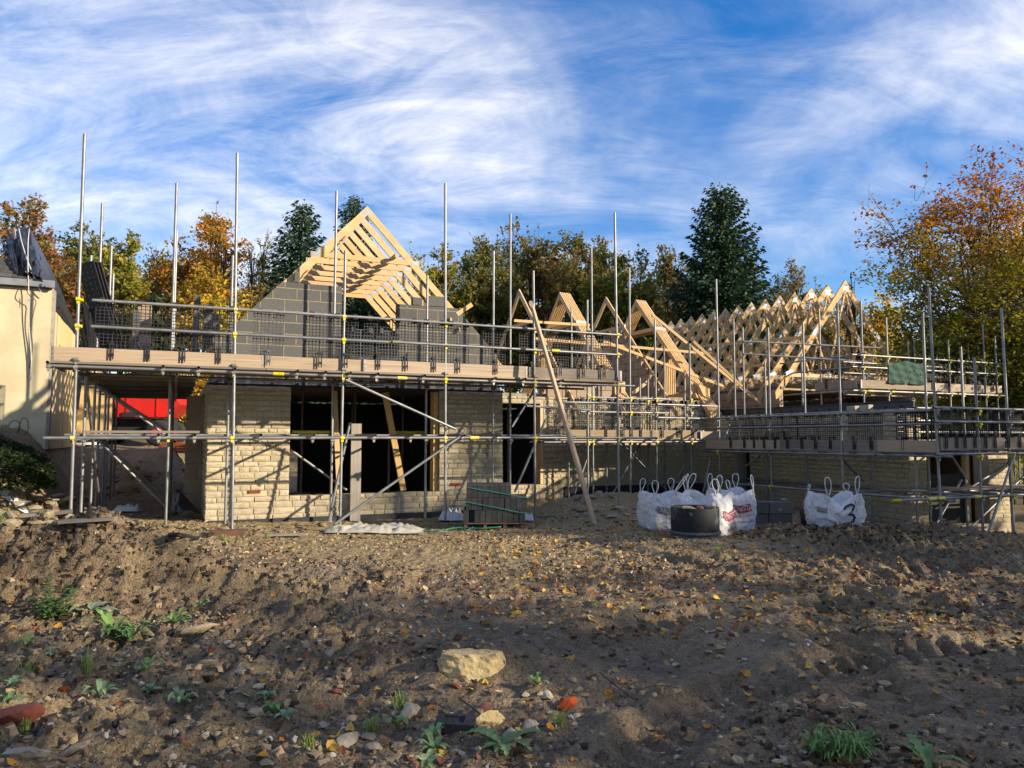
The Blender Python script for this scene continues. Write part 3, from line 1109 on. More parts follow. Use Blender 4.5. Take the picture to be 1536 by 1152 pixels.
w_wfront = wall_part('wing_front_wall', [(WU + 0.02, WO0, WV + 0.012, WV + 0.34, -2.5, -0.25), (WO1, 18.6, WV + 0.012, WV + 0.34, -2.5, -0.25), (WO0, WO1, WV + 0.012, WV + 0.34, -2.5, WSILL - 0.01)], M_MORTAR)
stonework(WU, WV, 'u', 1, 18.6 - WU, -2.4, -0.22, [(WO0 - WU, WO1 - WU, WSILL, 5)], w_wfront, False, 14)
stonework(WU, WV + 0.02, 'u', 1, 0.42, -0.22, WTOP, [], w_wfront, False, 15)
wall_part('inner_wall', [(18.6, 18.8, WV + 0.36, 4.0, -2.5, -0.3), (15.8, 18.58, -0.6, -0.4, -2.5, -0.34)], M_TANBLOCK)
wall_part('floor_deck', [(15.78, 18.59, WV + 0.36, 3.0, -0.32, -0.27)], M_OLDBOARD)  # deck added over the open wing to darken its front opening
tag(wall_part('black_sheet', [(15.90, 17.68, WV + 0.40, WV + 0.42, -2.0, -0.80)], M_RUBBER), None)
wall_part('door_lining', [(17.70, 17.80, WV + 0.36, WV + 0.48, WSILL, -0.3)], M_TIMBER)
beam = MB()
uvbox(beam, WU + 0.46, WU + 0.48, WV + 0.2, LV + 0.3, WTOP - 0.06, WTOP + 0.17)
uvbox(beam, WU + 0.40, WU + 0.54, WV + 0.2, LV + 0.3, WTOP - 0.075, WTOP - 0.06)
uvbox(beam, WU + 0.40, WU + 0.54, WV + 0.2, LV + 0.3, WTOP + 0.17, WTOP + 0.185)
sbeam = beam.build('steel_beam', M_DARKST, house)
sbeam['label'] = 'dark blue-grey steel beam with bolt holes lying behind the wing wall top'
hole = MB().tube([(0, 0, 0), (0, -0.012, 0)], 0.026, 10).mesh('bolt_hole', M_BLACKP)
for i in range(16):
    inst('bolt_hole', hole, wall_frame(WU + 0.457, WV + 0.5 + i * 0.40, WTOP + 0.055, 'v', -1), sbeam)
TU0 = 17.45
w_tall = wall_part('truss_wall', [(TU0 + 0.03, TU0 + 0.10, 3.55, 14.0, -1.0, 1.40)], M_MORTAR)
blockwork(wall_frame(TU0, 12.4, 0, 'v', -1), w_tall, BLK_TAN, lambda h: [(0.0, 12.4 - 3.55)], 0.30, 1.425, bl=0.44, bh=0.225, seed=20)
wall_part('wall_plate', [(TU0 - 0.02, TU0 + 0.14, 3.5, 14.0, 1.43, 1.50)], M_DARKST)
wall_part('truss_wall', [(22.9, 23.0, 3.5, 14, -1.0, 1.4), (17.6, 22.9, 13.9, 14, -1.0, 1.4), (17.6, 22.9, 3.6, 3.7, -2.5, 0.6)], M_TANBLOCK)
wall_part('ceiling_boarding', [(17.6, 22.8, 3.75, 13.8, 1.42, 1.47)], M_BOARD)
wall_part('insulation_board', [(TU0 - 0.03, TU0 - 0.005, 4.6, 5.5, 0.62, 0.84), (TU0 - 0.06, TU0 - 0.005, 3.56, 3.75, 0.55, 0.88)], M_WHITEP)
o = REST.build('stonework', M_STONE, house)
tag(o, kind='stuff')

M_PROPM = mat('rusty_prop_steel', (0.16, 0.13, 0.11), (0.10, 0.075, 0.06), 20, rough=0.7, metal=0.3)
for k, (u, v) in enumerate(((3.75, 2.6), (4.95, 3.1), (5.15, 4.3), (5.55, 2.5), (6.1, 3.4), (9.5, 5.2))):
    o = MB().tube([W(u, v, GB + 0.2), W(u, v, -0.2)], 0.03, 8).tube([W(u, v, -0.22), W(u, v, WT + 0.05)], 0.024, 8).build('steel_prop', M_PROPM)
    tag(o, ['steel prop inside the wide opening near its left jamb', 'steel prop inside the wide opening behind the grey board', 'steel prop deep inside the wide opening', 'steel prop inside beside the leaning timber prop', 'steel prop inside the wide opening near its right jamb', 'steel prop inside the doorway'][k], 'prop')
for k, (u, v, lab) in enumerate(((3.5, 2.2, 'yellow trestle bar inside the left of the wide opening'), (5.6, 2.4, 'yellow trestle bar inside the right of the wide opening'))):
    o = MB().tube([W(u, v, 0.12), W(u + 0.75, v + 0.05, 0.12)], 0.03, 8).build('trestle_bar', M_YELLOW)
    tag(o, lab, 'trestle')

# ================================================================ ROOF TRUSSES
PLATE_ME = MB().box(-0.5, 0.5, -0.5, 0.5, -0.5, 0.5).mesh('nail_plate', M_PLATE)
PLATEW_ME = MB().box(-0.5, 0.5, -0.5, 0.5, -0.5, 0.5).mesh('nail_plate', M_WHITEP)


def member(p0, p1, d, t, name):
    """timber in the x,z plane between two points on its centre line; local x runs along it"""
    L = math.hypot(p1[0] - p0[0], p1[1] - p0[1])
    return (name, BOX_TIMBER, frame((p0[0], 0, p0[1]), (p1[0], 0, p1[1]), (0, -1, 0), (d, t)))


def rafter_mesh(half, rise, tail, d, t, side):
    """rafter with a plumb cut at the ridge; profile in x,z around the ridge point (0,0)"""
    k = rise / half
    c = math.hypot(1, k)
    vd = d * c                      # vertical depth
    xe = half + tail
    pts = [(0, 0), (xe, -xe * k), (xe - 0.02, -xe * k - vd * 0.72), (xe - 0.10, -(xe - 0.10) * k - vd), (0, -vd)]
    pts = [(x * side, z) for x, z in pts]
    if side < 0:
        pts = pts[::-1]
    return MB().prism(pts, -t / 2, t / 2).mesh('rafter', M_TRUSSW)


M_TRUSSW = mat('rafter_timber', (0.58, 0.385, 0.185), (0.46, 0.29, 0.13), 3.0, (0.3, 0.72), rough=0.72, rnd=0.10, coords='obj', stretch=(1, 1, 3), bump=0.12, bscale=25,
               col3=(0.33, 0.18, 0.07), n3=(9.0, 0.70, 0.78))


def truss_kind(half, rise, tail, d, t, members, plates, plate_me=PLATE_ME):
    parts = [('rafter', rafter_mesh(half, rise, tail, d, t, -1), Matrix.Identity(4)), ('rafter', rafter_mesh(half, rise, tail, d, t - 0.003, 1), Matrix.Identity(4))]
    for nm, p0, p1, dd in members:
        parts.append(member(p0, p1, dd, t - 0.006 - 0.001 * len(parts), nm))
    for (x, z, w, h, a) in plates:
        parts.append(('nail_plate', plate_me, Matrix.Translation((x, 0, z)) @ Matrix.Rotation(R(a), 4, 'Y') @ Matrix.Diagonal((w, t + 0.006, h, 1))))
    return parts


def place_truss(parts, M, label, group=None, name='roof_truss'):
    o = bpy.data.objects.new(name, None)
    o.empty_display_size = 0.1
    reg(o, None, M)
    tag(o, label, 'roof truss', group)
    for nm, me, L in parts:
        inst(nm, me, M @ L, o)
    return o


def Mu(U, V, h):
    return Matrix.Translation(W(U, V, h)) @ HOUSE_ROT


def Mv(U, V, h):
    """truss plane along V; local +x points to the front (-V)"""
    return Matrix.Translation(W(U, V, h)) @ HOUSE_ROT @ Matrix.Rotation(-math.pi / 2, 4, 'Z')


# gable attic trusses
k46 = math.tan(R(46.3))
half = 2.95
gp_ = [('collar_tie', (-1.12, -1.00 - 0.10), (1.12, -1.00 - 0.10), 0.10)]
plates = [(0, -0.15, 0.17, 0.09, 0), (-1.02, -1.10, 0.15, 0.09, 0), (1.02, -1.10, 0.15, 0.09, 0)]
GT = truss_kind(half, half * k46, 0.22, 0.135, 0.045, gp_, plates)
for i in range(8):
    v = GV + 0.25 + i * 0.58
    lab = 'front timber truss with a collar tie peaking over the grey block gable' if i == 0 else 'timber attic truss standing behind the front one over the gable'
    place_truss(GT, Mu(APU, v, APH - 0.005), lab, None if i == 0 else 'attic trusses behind the gable front')
# joist hangers wrapped in white along the left rafters
for i in range(1, 6):
    v = GV + 0.25 + i * 0.58
    hh = -0.36 - 0.02 * i
    o = MB().box(-0.04, 0.04, -0.05, 0.03, -0.06, 0.06).build('membrane_pad', M_WHITEP, None, Mu(APU + hh / k46 - 0.05 + 0.0, v, APH + hh - 0.19))
    tag(o, 'small white pad on a left-hand gable rafter below the ridge', 'pad', 'white pads up the gable rafters')
# rails between the gable trusses
for k, (du, dh) in enumerate(((0.55, -0.85), (1.75, -2.1), (1.95, -2.3))):
    o = inst('bracing_batten', BOX_TIMBER, frame(W(APU + du, GV, APH + dh - 0.18), W(APU + du, GV + 4.1, APH + dh - 0.18), (0, 0, 1), (0.04, 0.08)))
    tag(o, ['upper bracing batten run along the inside of the right gable rafters', 'middle bracing batten run along the inside of the right gable rafters', 'lowest bracing batten run along the inside of the right gable rafters'][k], 'batten')

# link trusses (plane along V): two single, two multi-ply groups
LR_V, LR_H = 7.72, 4.60
lh = 3.45
lk = 1.04
lm = [('collar_tie', (-1.05, -1.12), (1.05, -1.12), 0.12), ('attic_post', (1.55, -1.70), (1.55, -3.30), 0.10), ('attic_post', (-1.55, -1.70), (-1.55, -3.30), 0.10),
      ('floor_tie', (-3.1, -3.36), (3.1, -3.36), 0.18)]
lp = [(0, -0.15, 0.18, 0.12, 0), (1.0, -1.12, 0.2, 0.12, 0), (-1.0, -1.12, 0.2, 0.12, 0)]
LT = truss_kind(lh, lh * lk, 0.30, 0.14, 0.046, lm, lp)
LTS = truss_kind(lh, lh * lk, 0.30, 0.14, 0.046, lm[:1], lp)
for i, u in enumerate((11.0, 14.12)):
    place_truss(LTS, Mv(u, LR_V, LR_H), ['single roof truss standing next to the block gable over the doorway', 'single roof truss over the tan block cheek wall'][i])
for gi, (u0, n) in enumerate(((12.42, 6), (15.28, 6))):
    for j in range(n):
        place_truss(LT, Mv(u0 + j * 0.064, LR_V - 0.006 * j, LR_H + (0.0 if gi else 0.02) - 0.004 * j),
                    ['timber truss of the tight row between the two single trusses', 'timber truss of the tight row beside the long ridge of pale trusses'][gi],
                    ['tight truss row between the single trusses', 'tight truss row beside the long ridge'][gi])

# wing fink trusses
wh, wr = 2.72, 3.30
kk = wr / wh
wm = [('bottom_chord', (-2.45, -3.02), (2.45, -3.02), 0.11),
      ('web', (-1.30, -1.30 * kk - 0.18), (-0.82, -2.98), 0.06), ('web', (1.30, -1.30 * kk - 0.18), (0.82, -2.98), 0.06),
      ('web', (0.0, -0.34), (-0.82, -2.98), 0.06), ('web', (0.0, -0.34), (0.82, -2.98), 0.06)]
wp = [(0, -0.27, 0.20, 0.16, 0), (-1.30, -1.30 * kk - 0.10, 0.26, 0.13, -50), (1.30, -1.30 * kk - 0.10, 0.26, 0.13, 50), (-0.82, -3.0, 0.24, 0.13, 0), (0.82, -3.0, 0.24, 0.13, 0), (-2.36, -2.96, 0.28, 0.12, -20)]
M_PLATE2 = PLATE_ME
WTR = truss_kind(wh, wr, 0.20, 0.19, 0.045, wm, wp)
for i in range(14):
    jit = random.uniform(-0.025, 0.025)
    place_truss(WTR, Mu(20.16 + jit * 0.6, 3.55 + i * 0.69, 4.88 + jit * 0.5), 'end truss of the long ridge, next to the green netting' if i == 0 else 'pale web truss in the long ridge row over the right wing',
                None if i == 0 else 'web trusses of the right wing')
for k, (a, b, lab) in enumerate((((-1.55, 0.0, -1.55), (-1.25, 6.0, -1.55), 'long bracing batten nailed half way up the pale web trusses'),
                            ((-2.2, 1.0, -2.62), (-1.9, 7.0, -2.62), 'long bracing batten nailed low across the pale web trusses'))):
    def q(t):
        x, v, z = t
        return W(20.16 + x, 3.5 + v, 4.88 - abs(x) * kk + 0.02)
    o = inst('bracing_batten', BOX_TIMBER, frame(q(a), q(b), (0, 0, 1), (0.022, 0.09)))
    tag(o, lab, 'batten')

# loose battens lying over the link roof: pairs of picture-measured points turned into plan positions
def batten(p0, p1, lab, w=0.05, d=0.075, name='loose_batten'):
    o = inst(name, BOX_TIMBER, frame(p0, p1, (0, 0, 1), (w, d)))
    return tag(o, lab, 'batten')


def VP(px, py, V):
    U, h = onV(px, py, V)
    return W(U, V, h)


batten(VP(771, 481, 6.2), VP(884, 488, 6.2), 'yellow batten crossing the two leftmost truss frames')
batten(VP(800, 508, 5.6), VP(1060, 530, 5.0), 'long yellow batten laid level in front of the tight truss rows')
batten(VP(905, 512, 4.6), VP(1090, 581, 4.3), 'long batten sloping down in front of the tan cheek wall')
batten(VP(978, 472, 4.5), VP(1140, 605, 4.0), 'long thin batten leaning down off the tight truss row beside the long ridge')
batten(VP(1040, 512, 4.2), VP(1135, 600, 3.6), 'thin timber leaning down towards the tan block wall below the long ridge')
batten(VP(949, 590, 4.7), VP(972, 572, 4.7), 'short timber strut on the deck beside the tan cheek wall', 0.045, 0.09)
batten(VP(1035, 590, 4.6), VP(1060, 570, 4.6), 'upper strut of a small timber frame by the tight truss row', 0.045, 0.10)
batten(VP(1030, 560, 4.9), VP(1045, 598, 4.5), 'short timber leaning under the tight truss row', 0.045, 0.10)
# yellow timber cripple studs under the tight rows
for k, (u, w) in enumerate(((12.40, 0.34), (15.25, 0.40))):
    mb = MB()
    for j in range(5):
        M = frame(W(u + j * w / 5 + 0.03, LV + 0.12, WT + 0.11), W(u + j * w / 5 + 0.03, LV + 0.12, 1.55), UV, (0.09, w / 5 - 0.004))
        inst_o = mb.box(0, 1, -0.5, 0.5, -0.5, 0.5, M)
    o = mb.build('stud_pack', M_TIMBER)
    tag(o, ['pack of upright studs carrying the tight truss row near the doorway', 'pack of upright studs carrying the tight truss row near the long ridge'][k], 'studs')

# ================================================================ SCAFFOLDS
def tube_mesh():
    n = 14
    vs, fs = [], []
    rings = [(1.0, 0.0), (1.0, 1.0), (0.86, 1.0), (0.86, 0.9), (0.86, 0.0), (0.86, 0.1)]
    order = [(0.86, 0.12), (0.86, 0.0), (1.0, 0.0), (1.0, 1.0), (0.86, 1.0), (0.86, 0.88)]
    for r, x in order:
        for k in range(n):
            w = 2 * math.pi * k / n
            vs.append((x, r * math.cos(w), r * math.sin(w)))
    for i in range(len(order) - 1):
        for k in range(n):
            k2 = (k + 1) % n
            fs.append((i * n + k, (i + 1) * n + k, (i + 1) * n + k2, i * n + k2))
    fs.append(tuple(range(n)))
    fs.append(tuple(5 * n + k for k in range(n - 1, -1, -1)))
    mb = MB().add(vs, fs)
    me = mb.mesh('tube', M_TUBE)
    sm = [len(p.vertices) == 4 for p in me.polygons]
    me.polygons.foreach_set('use_smooth', sm)
    return me


TUBE = tube_mesh()
TR = 0.0242


def coupler_mesh(m):
    mb = MB()
    n = 10
    for cx, ax in ((0, 'z'), (0.052, 'x')):
        pass
    # band round the upright
    vs, fs = [], []
    for z in (-0.03, 0.03):
        for r in (0.0325,):
            for k in range(n):
                w = 2 * math.pi * k / n
                vs.append((r * math.cos(w), r * math.sin(w), z))
    for k in range(n):
        k2 = (k + 1) % n
        fs.append((k, k2, n + k2, n + k))
    fs += [tuple(range(n - 1, -1, -1)), tuple(n + k for k in range(n))]
    mb.add(vs, fs)
    # second band round the level tube, in front
    vs = [(x, -0.050 + 0.0325 * math.cos(2 * math.pi * k / n), 0.0325 * math.sin(2 * math.pi * k / n)) for x in (-0.03, 0.03) for k in range(n)]
    mb.add(vs, fs)
    mb.box(0.030, 0.066, -0.012, 0.012, -0.022, 0.022)
    mb.box(-0.020, 0.020, -0.062, -0.038, -0.068, -0.030)
    mb.tube([(0.05, 0.0, -0.01), (0.05, -0.06, -0.01)], 0.007, 6)
    mb.tube([(0.0, -0.05, -0.03), (0.0, -0.05, -0.085)], 0.007, 6)
    return mb.mesh('coupler', m)


CPL, CPLY = coupler_mesh(M_COUPLER), coupler_mesh(M_YELLOW)
rs = random.Random(5)


class Scaffold:
    def __init__(s, label, loc):
        s.o = thing('scaffold', label, 'scaffold', loc, 'scaffolds round the house')

    def tube(s, name, p0, p1):
        return inst(name, TUBE, frame(p0, p1, (0, 0, 1) if abs((Vector(p1) - Vector(p0)).normalized().z) < 0.9 else UV, (TR, TR)), s.o)

    def standard(s, U, V, top, base=None, lean=0.0):
        p = W(U, V, 0)
        zb = float(gfull(p.x, p.y)) - EYE - 0.03 if base is None else base
        return s.tube('standard', W(U, V, zb), W(U + lean, V, top))

    def cpl(s, U, V, h, yellow=None, rot=0):
        me = CPLY if (yellow if yellow is not None else rs.random() < 0.45) else CPL
        return inst('coupler', me, Matrix.Translation(W(U, V, h)) @ HOUSE_ROT @ Matrix.Rotation(rot, 4, 'Z'), s.o)

    def sleeve(s, U, V, h, axis='u'):
        d = UV if axis == 'u' else VV
        p = W(U, V, h)
        mb = MB().tube([p - d * 0.09, p + d * 0.09], 0.031, 10)
        return mb.build('sleeve_coupler', M_YELLOW, s.o)

    def board(s, name, p0, p1, w, t, old=False, up=(0, 0, 1)):
        return inst(name, BOX_OLD if old else BOX_BOARD, frame(p0, p1, up, (w, t)), s.o)


BAND_ME = MB().box(0, 1, -0.5, 0.5, -0.5, 0.5).mesh('end_band', M_COUPLER)


def toe_run(sc, pts, h0, height=0.225, t=0.036, old=()):
    """toe boards end to end along plan points [(U,V),...], each slightly out of line"""
    for i in range(len(pts) - 1):
        (a, b), (c, d) = pts[i], pts[i + 1]
        off = 0.004 * (i % 2)
        up = Vector((0, 0, 1))
        p0, p1 = W(a, b - off, h0 + height / 2), W(c, d - off, h0 + height / 2)
        o = sc.board('toe_board', p0, p1, t, height, i in old)
        dr = (p1 - p0).normalized()
        for q in (p0 + dr * 0.012, p1 - dr * 0.047):
            inst('end_band', BAND_ME, frame(q, q + dr * 0.035, (0, 0, 1), (t + 0.005, height + 0.004)), o)


# ---------------- gable scaffold
G = Scaffold('tall tube scaffold with timber platform in front of the block gable', W(4.5, 0.6, -1.55))
G_LEDGER, G_DECK, G_TOE, G_R2, G_R1 = 1.08, 1.155, 1.165, 1.72, 2.13
fr = [(105, 795, 127, 201), (348, 797, 356, 230), (510, 778, 518, 376), (668, 768, 668, 275), (803, 774, 800, 406), (929, 776, 922, 319)]
FU = []
for (xb, yb, xt, yt) in fr:
    Ub, hb = onV(xb, yb, 0)
    Ut, ht = onV(xt, yt, 0)
    FU.append((Ub + Ut) / 2)
    G.tube('standard', W(Ub, 0, min(hb, -1.45) - 0.06), W(Ut, 0, ht))
inn = [(341, 782, 345, 383), (497, 776, 503, 286), (637, 770, 641, 413), (764, 750, 766, 321), (742, 700, 737, 376)]
for (xb, yb, xt, yt) in inn:
    Ub, hb = onV(xb, yb, 1.25)
    Ut, ht = onV(xt, yt, 1.25)
    G.tube('standard', W((Ub + Ut) / 2, 1.25, -1.62), W((Ub + Ut) / 2 + 0.01, 1.25, ht))
    G.cpl((Ub + Ut) / 2, 1.25, G_LEDGER - 0.05)
    G.cpl((Ub + Ut) / 2, 1.25, -0.05)
YL = -0.052                                     # level tubes ride in front of the uprights
G.tube('ledger', W(-0.42, YL, G_LEDGER + 0.01), W(5.1, YL, G_LEDGER))
G.tube('ledger', W(5.13, YL, G_LEDGER), W(10.05, YL, G_LEDGER - 0.005))
G.sleeve(5.1, YL, G_LEDGER)
G.sleeve(2.95, YL, G_LEDGER)
G.tube('ledger', W(-0.1, 1.30, G_LEDGER), W(9.6, 1.30, G_LEDGER))
G.tube('ledger', W(-0.42, YL, 0.0), W(6.5, YL, 0.005))
G.tube('ledger', W(6.53, YL, 0.005), W(10.6, YL, 0.0))
G.sleeve(6.5, YL, 0.005)
G.tube('ledger', W(-0.3, 1.30, 0.05), W(9.4, 1.30, 0.05))
G.tube('guard_rail', W(0.15, YL, G_R1), W(5.0, YL, G_R1 + 0.01))
G.tube('guard_rail', W(4.9, YL - 0.05, G_R1), W(9.75, YL, G_R1 - 0.01))
G.tube('guard_rail', W(0.15, YL, G_R2), W(5.0, YL, G_R2))
G.tube('guard_rail', W(4.9, YL - 0.05, G_R2), W(9.75, YL, G_R2 - 0.01))
G.sleeve(5.0, YL - 0.03, G_R2)
G.sleeve(8.2, YL - 0.03, G_R2)
for U in FU:
    for h in (G_LEDGER, 0.0, G_R1, G_R2):
        G.cpl(U, 0, h, yellow=(h != G_LEDGER) or rs.random() < 0.6)
    G.cpl(U, 0, G_TOE + 0.03, yellow=False)
# transoms (their open ends show above the ledgers)
for i, px in enumerate((72, 245, 298, 352, 446, 488, 525, 566, 636, 742, 786, 842)):
    U, h = onV(px, 545, -0.1)
    G.tube('transom', W(U, -0.17, G_LEDGER + 0.052), W(U + 0.02, 1.5, G_LEDGER + 0.055))
    G.cpl(U, -0.0, G_LEDGER + 0.0, yellow=False)
for i, px in enumerate((238, 292, 391, 470, 562, 617, 695, 748)):
    U, h = onV(px, 650, -0.1)
    G.tube('transom', W(U, -0.17, 0.052), W(U + 0.02, 1.5, 0.055))
    G.cpl(U, 0.0, 0.0, yellow=False)
# braces
def brace(sc, a, b):
    (U0, V0, h0), (U1, V1, h1) = a, b
    return sc.tube('brace', W(U0, V0, h0), W(U1, V1, h1))


def brace_px(sc, x0, y0, x1, y1, V):
    U0, h0 = onV(x0, y0, V)
    U1, h1 = onV(x1, y1, V)
    return sc.tube('brace', W(U0, V, h0), W(U1, V, h1))


brace_px(G, 502, 786, 697, 650, -0.10)
brace_px(G, 519, 570, 684, 644, -0.10)
brace_px(G, 493, 782, 525, 634, 0.62)
brace_px(G, 772, 738, 818, 630, 0.62)
brace_px(G, 768, 640, 802, 585, 0.62)
brace_px(G, 436, 675, 520, 735, 1.9)
G.tube('reveal_tube', W(9.0, 1.25, 0.78), W(11.2, 1.25, 0.78))
G.tube('reveal_tube', W(7.55, -0.1, 0.62), W(9.75, 1.3, 0.62))
# deck: five boards wide, butted along the length
cuts = [-0.35, 2.75, 5.9, 9.78]
for r_ in range(6):
    v = 0.06 + r_ * 0.232
    for i in range(3):
        a = cuts[i] + (0.0 if r_ % 2 == 0 or i == 0 else -0.35)
        b = cuts[i + 1] + (0.0 if r_ % 2 == 0 or i == 2 else -0.35)
        G.board('scaffold_board', W(a + 0.005, v, G_DECK + rs.uniform(-0.002, 0.002)), W(b - 0.005, v, G_DECK + rs.uniform(-0.002, 0.002)), 0.222, 0.036, rs.random() < 0.5)
toe_run(G, [(-0.38, -0.006), (2.72, -0.006)], G_TOE)
toe_run(G, [(2.42, 0.034), (4.62, 0.034)], G_TOE - 0.004)
toe_run(G, [(4.40, -0.004), (7.62, -0.004)], G_TOE)
toe_run(G, [(7.40, 0.034), (9.80, 0.034)], G_TOE - 0.004, old=(0,))
# base pads and sole boards under the uprights
for (U, d) in ((FU[1], 0),):
    o = inst('timber_sleeper', BOX_PALLET, frame(gp(*(W(U - 0.32, -0.10, 0).xy), 0.02), gp(*(W(U + 0.22, -0.12, 0).xy), 0.03), (0, 0, 1), (0.22, 0.13)))
    tag(o, 'reddish timber sleeper block under the foot of a scaffold upright', 'timber block')

# ---------------- left return of the gable scaffold
RT = Scaffold('receding tube scaffold along the left side of the house', W(0.6, 5, -1.5))
tops = {1.25: 380, 2.5: 299, 3.7: None, 5.0: 365, 6.2: 408, 7.5: None, 8.7: None}
bx = {1.25: (124, 789), 2.5: (136, 783), 3.7: (147, 765), 5.0: (158.5, 760), 6.2: (167, 752), 7.5: (174, 744), 8.7: (180, 738)}
for v, ty in tops.items():
    if ty:
        d = W(0, v, 0).y
        h = (657 - ty) * d / FPX
    else:
        h = 1.12
    RT.standard(0.0 + rs.uniform(-0.02, 0.02), v, h)
    RT.cpl(0, v, G_LEDGER - 0.05)
    RT.cpl(0, v, 0.0)
for v, h in ((1.25, 4.55), (2.9, 4.1), (4.6, 2.9), (6.8, 2.6)):
    U = {1.25: 1.28, 2.9: 1.30, 4.6: 1.32, 6.8: 1.33}[v]
    RT.standard(U, v, h if v < 5 else 1.1)
    RT.cpl(U, v, 0.0)
for U in (-0.052, 1.38):
    RT.tube('ledger', W(U, -0.1, G_LEDGER - 0.06), W(U, 9.3, G_LEDGER - 0.06))
    RT.tube('ledger', W(U, -0.1, -0.055), W(U, 9.2, -0.055))
for v in np.arange(1.5, 9.2, 0.236):
    RT.board('scaffold_board', W(-0.12, v, G_DECK - 0.06), W(1.72, v + rs.uniform(-0.004, 0.004), G_DECK - 0.06 + rs.uniform(-0.003, 0.003)), 0.215, 0.036, True)
for v in (1.9, 3.3, 4.7, 6.1, 7.5, 8.9):
    RT.tube('transom', W(-0.3, v + 0.1, G_LEDGER - 0.01), W(1.75, v + 0.1, G_LEDGER - 0.01))
    RT.tube('transom', W(-0.25, v + 0.1, 0.0), W(1.6, v + 0.1, 0.0))
RT.board('scaffold_board', W(0.10, 0.3, 0.10), W(1.75, 0.35, 0.10), 0.22, 0.036, True)
RT.board('scaffold_board', W(0.05, 0.62, 0.10), W(1.70, 0.64, 0.10), 0.22, 0.036, True)
RT.tube('guard_rail', W(-0.05, -0.05, G_R1), W(-0.05, 4.6, G_R1))
RT.tube('guard_rail', W(-0.05, -0.05, G_R2), W(-0.05, 4.6, G_R2))
RT.board('toe_board', W(-0.03, 0.05, G_TOE + 0.11), W(-0.03, 4.6, G_TOE + 0.11), 0.036, 0.225, False)
brace(RT, (0.06, 0.4, 1.0), (0.08, 3.6, -1.3))
for (a, b) in (((0.05, 2.6, 0.0), (1.30, 2.7, -1.35)), ((0.0, 1.4, 1.0), (1.30, 1.5, -0.0)), ((0.0, 3.0, 1.0), (1.30, 3.1, 0.1)), ((0.0, 4.0, 0.0), (1.30, 4.1, -1.3))):
    brace(RT, a, b)

# ---------------- link scaffold
LK = Scaffold('low tube scaffold with a single pale plank edge before the recessed wall', W(12.5, 3, -1.55))
LVF = 2.90
K_LEDGER, K_DECK, K_TOE, K_R2, K_R1 = -0.10, -0.035, -0.025, 0.64, 1.00
for (xb, xt, yt, v) in ((890, 887, 372, LVF), (946, 944, 403, LVF), (986, 982, 479, LVF), (1038, 1034, 515, LVF), (882, 881, 450, LVF - 0.5), (853, 853, 660, 4.1), (910, 910, 657, 4.1), (960, 960, 567, 4.1), (972, 972, 568, 4.15), (998, 996, 520, 4.1), (1028, 1027, 559, 4.1), (857, 857, 460, 5.6)):
    Ub, hb = onV(xb, 760, v)
    Ut, ht = onV(xt, yt, v)
    if v > 5:
        LK.tube('standard', W(Ut, v, 1.2), W(Ut, v, ht))
        continue
    LK.tube('standard', W(Ub, v, float(gfull(*W(Ub, v, 0).xy)) - EYE - 0.03), W(Ut, v, ht))
    LK.cpl((Ub + Ut) / 2, v, K_LEDGER, yellow=True)
    if ht > 1.05:
        LK.cpl((Ub + Ut) / 2, v, K_R1, yellow=True)
        LK.cpl((Ub + Ut) / 2, v, K_R2)
LK.tube('ledger', W(9.4, LVF - 0.05, K_LEDGER), W(15.3, LVF - 0.05, K_LEDGER))
LK.tube('ledger', W(9.6, 4.05, K_LEDGER), W(15.1, 4.05, K_LEDGER))
LK.tube('guard_rail', W(10.4, LVF - 0.05, K_R1), W(13.0, LVF - 0.05, K_R1))
LK.tube('guard_rail', W(12.6, LVF - 0.10, K_R1 - 0.14), W(14.6, LVF - 0.10, K_R1 - 0.16))
LK.tube('guard_rail', W(10.4, LVF - 0.05, K_R2), W(13.0, LVF - 0.05, K_R2))
LK.tube('guard_rail', W(12.6, LVF - 0.10, K_R2 - 0.12), W(16.0, LVF - 0.10, K_R2 - 0.14))
for r_ in range(5):
    v = LVF + 0.10 + r_ * 0.232
    LK.board('scaffold_board', W(9.75, v, K_DECK), W(12.6, v, K_DECK), 0.222, 0.036, rs.random() < 0.5)
    LK.board('scaffold_board', W(12.62, v, K_DECK), W(15.0, v, K_DECK), 0.222, 0.036, rs.random() < 0.5)
U0, _ = onV(838, 650, LVF)
U1, _ = onV(1040, 650, LVF)
toe_run(LK, [(U0, LVF - 0.005), (U1, LVF - 0.005)], K_TOE)
toe_run(LK, [(U1 - 0.25, LVF + 0.04), (U1 + 0.38, LVF + 0.04)], K_TOE, old=(0,))
toe_run(LK, [(U1 + 0.2, LVF - 0.02), (U1 + 1.2, LVF - 0.02)], K_TOE - 0.03)
for u in (10.1, 10.9, 11.6, 12.3, 13.2, 14.1):
    LK.tube('transom', W(u, LVF - 0.18, K_LEDGER + 0.05), W(u, 4.3, K_LEDGER + 0.05))
brace_px(LK, 928, 660, 1000, 735, 3.3)
brace_px(LK, 960, 665, 917, 745, 3.5)
brace_px(LK, 1036, 682, 1005, 735, 3.6)
brace_px(LK, 862, 740, 892, 655, 3.4)
brace_px(LK, 1065, 690, 1055, 738, 2.4)

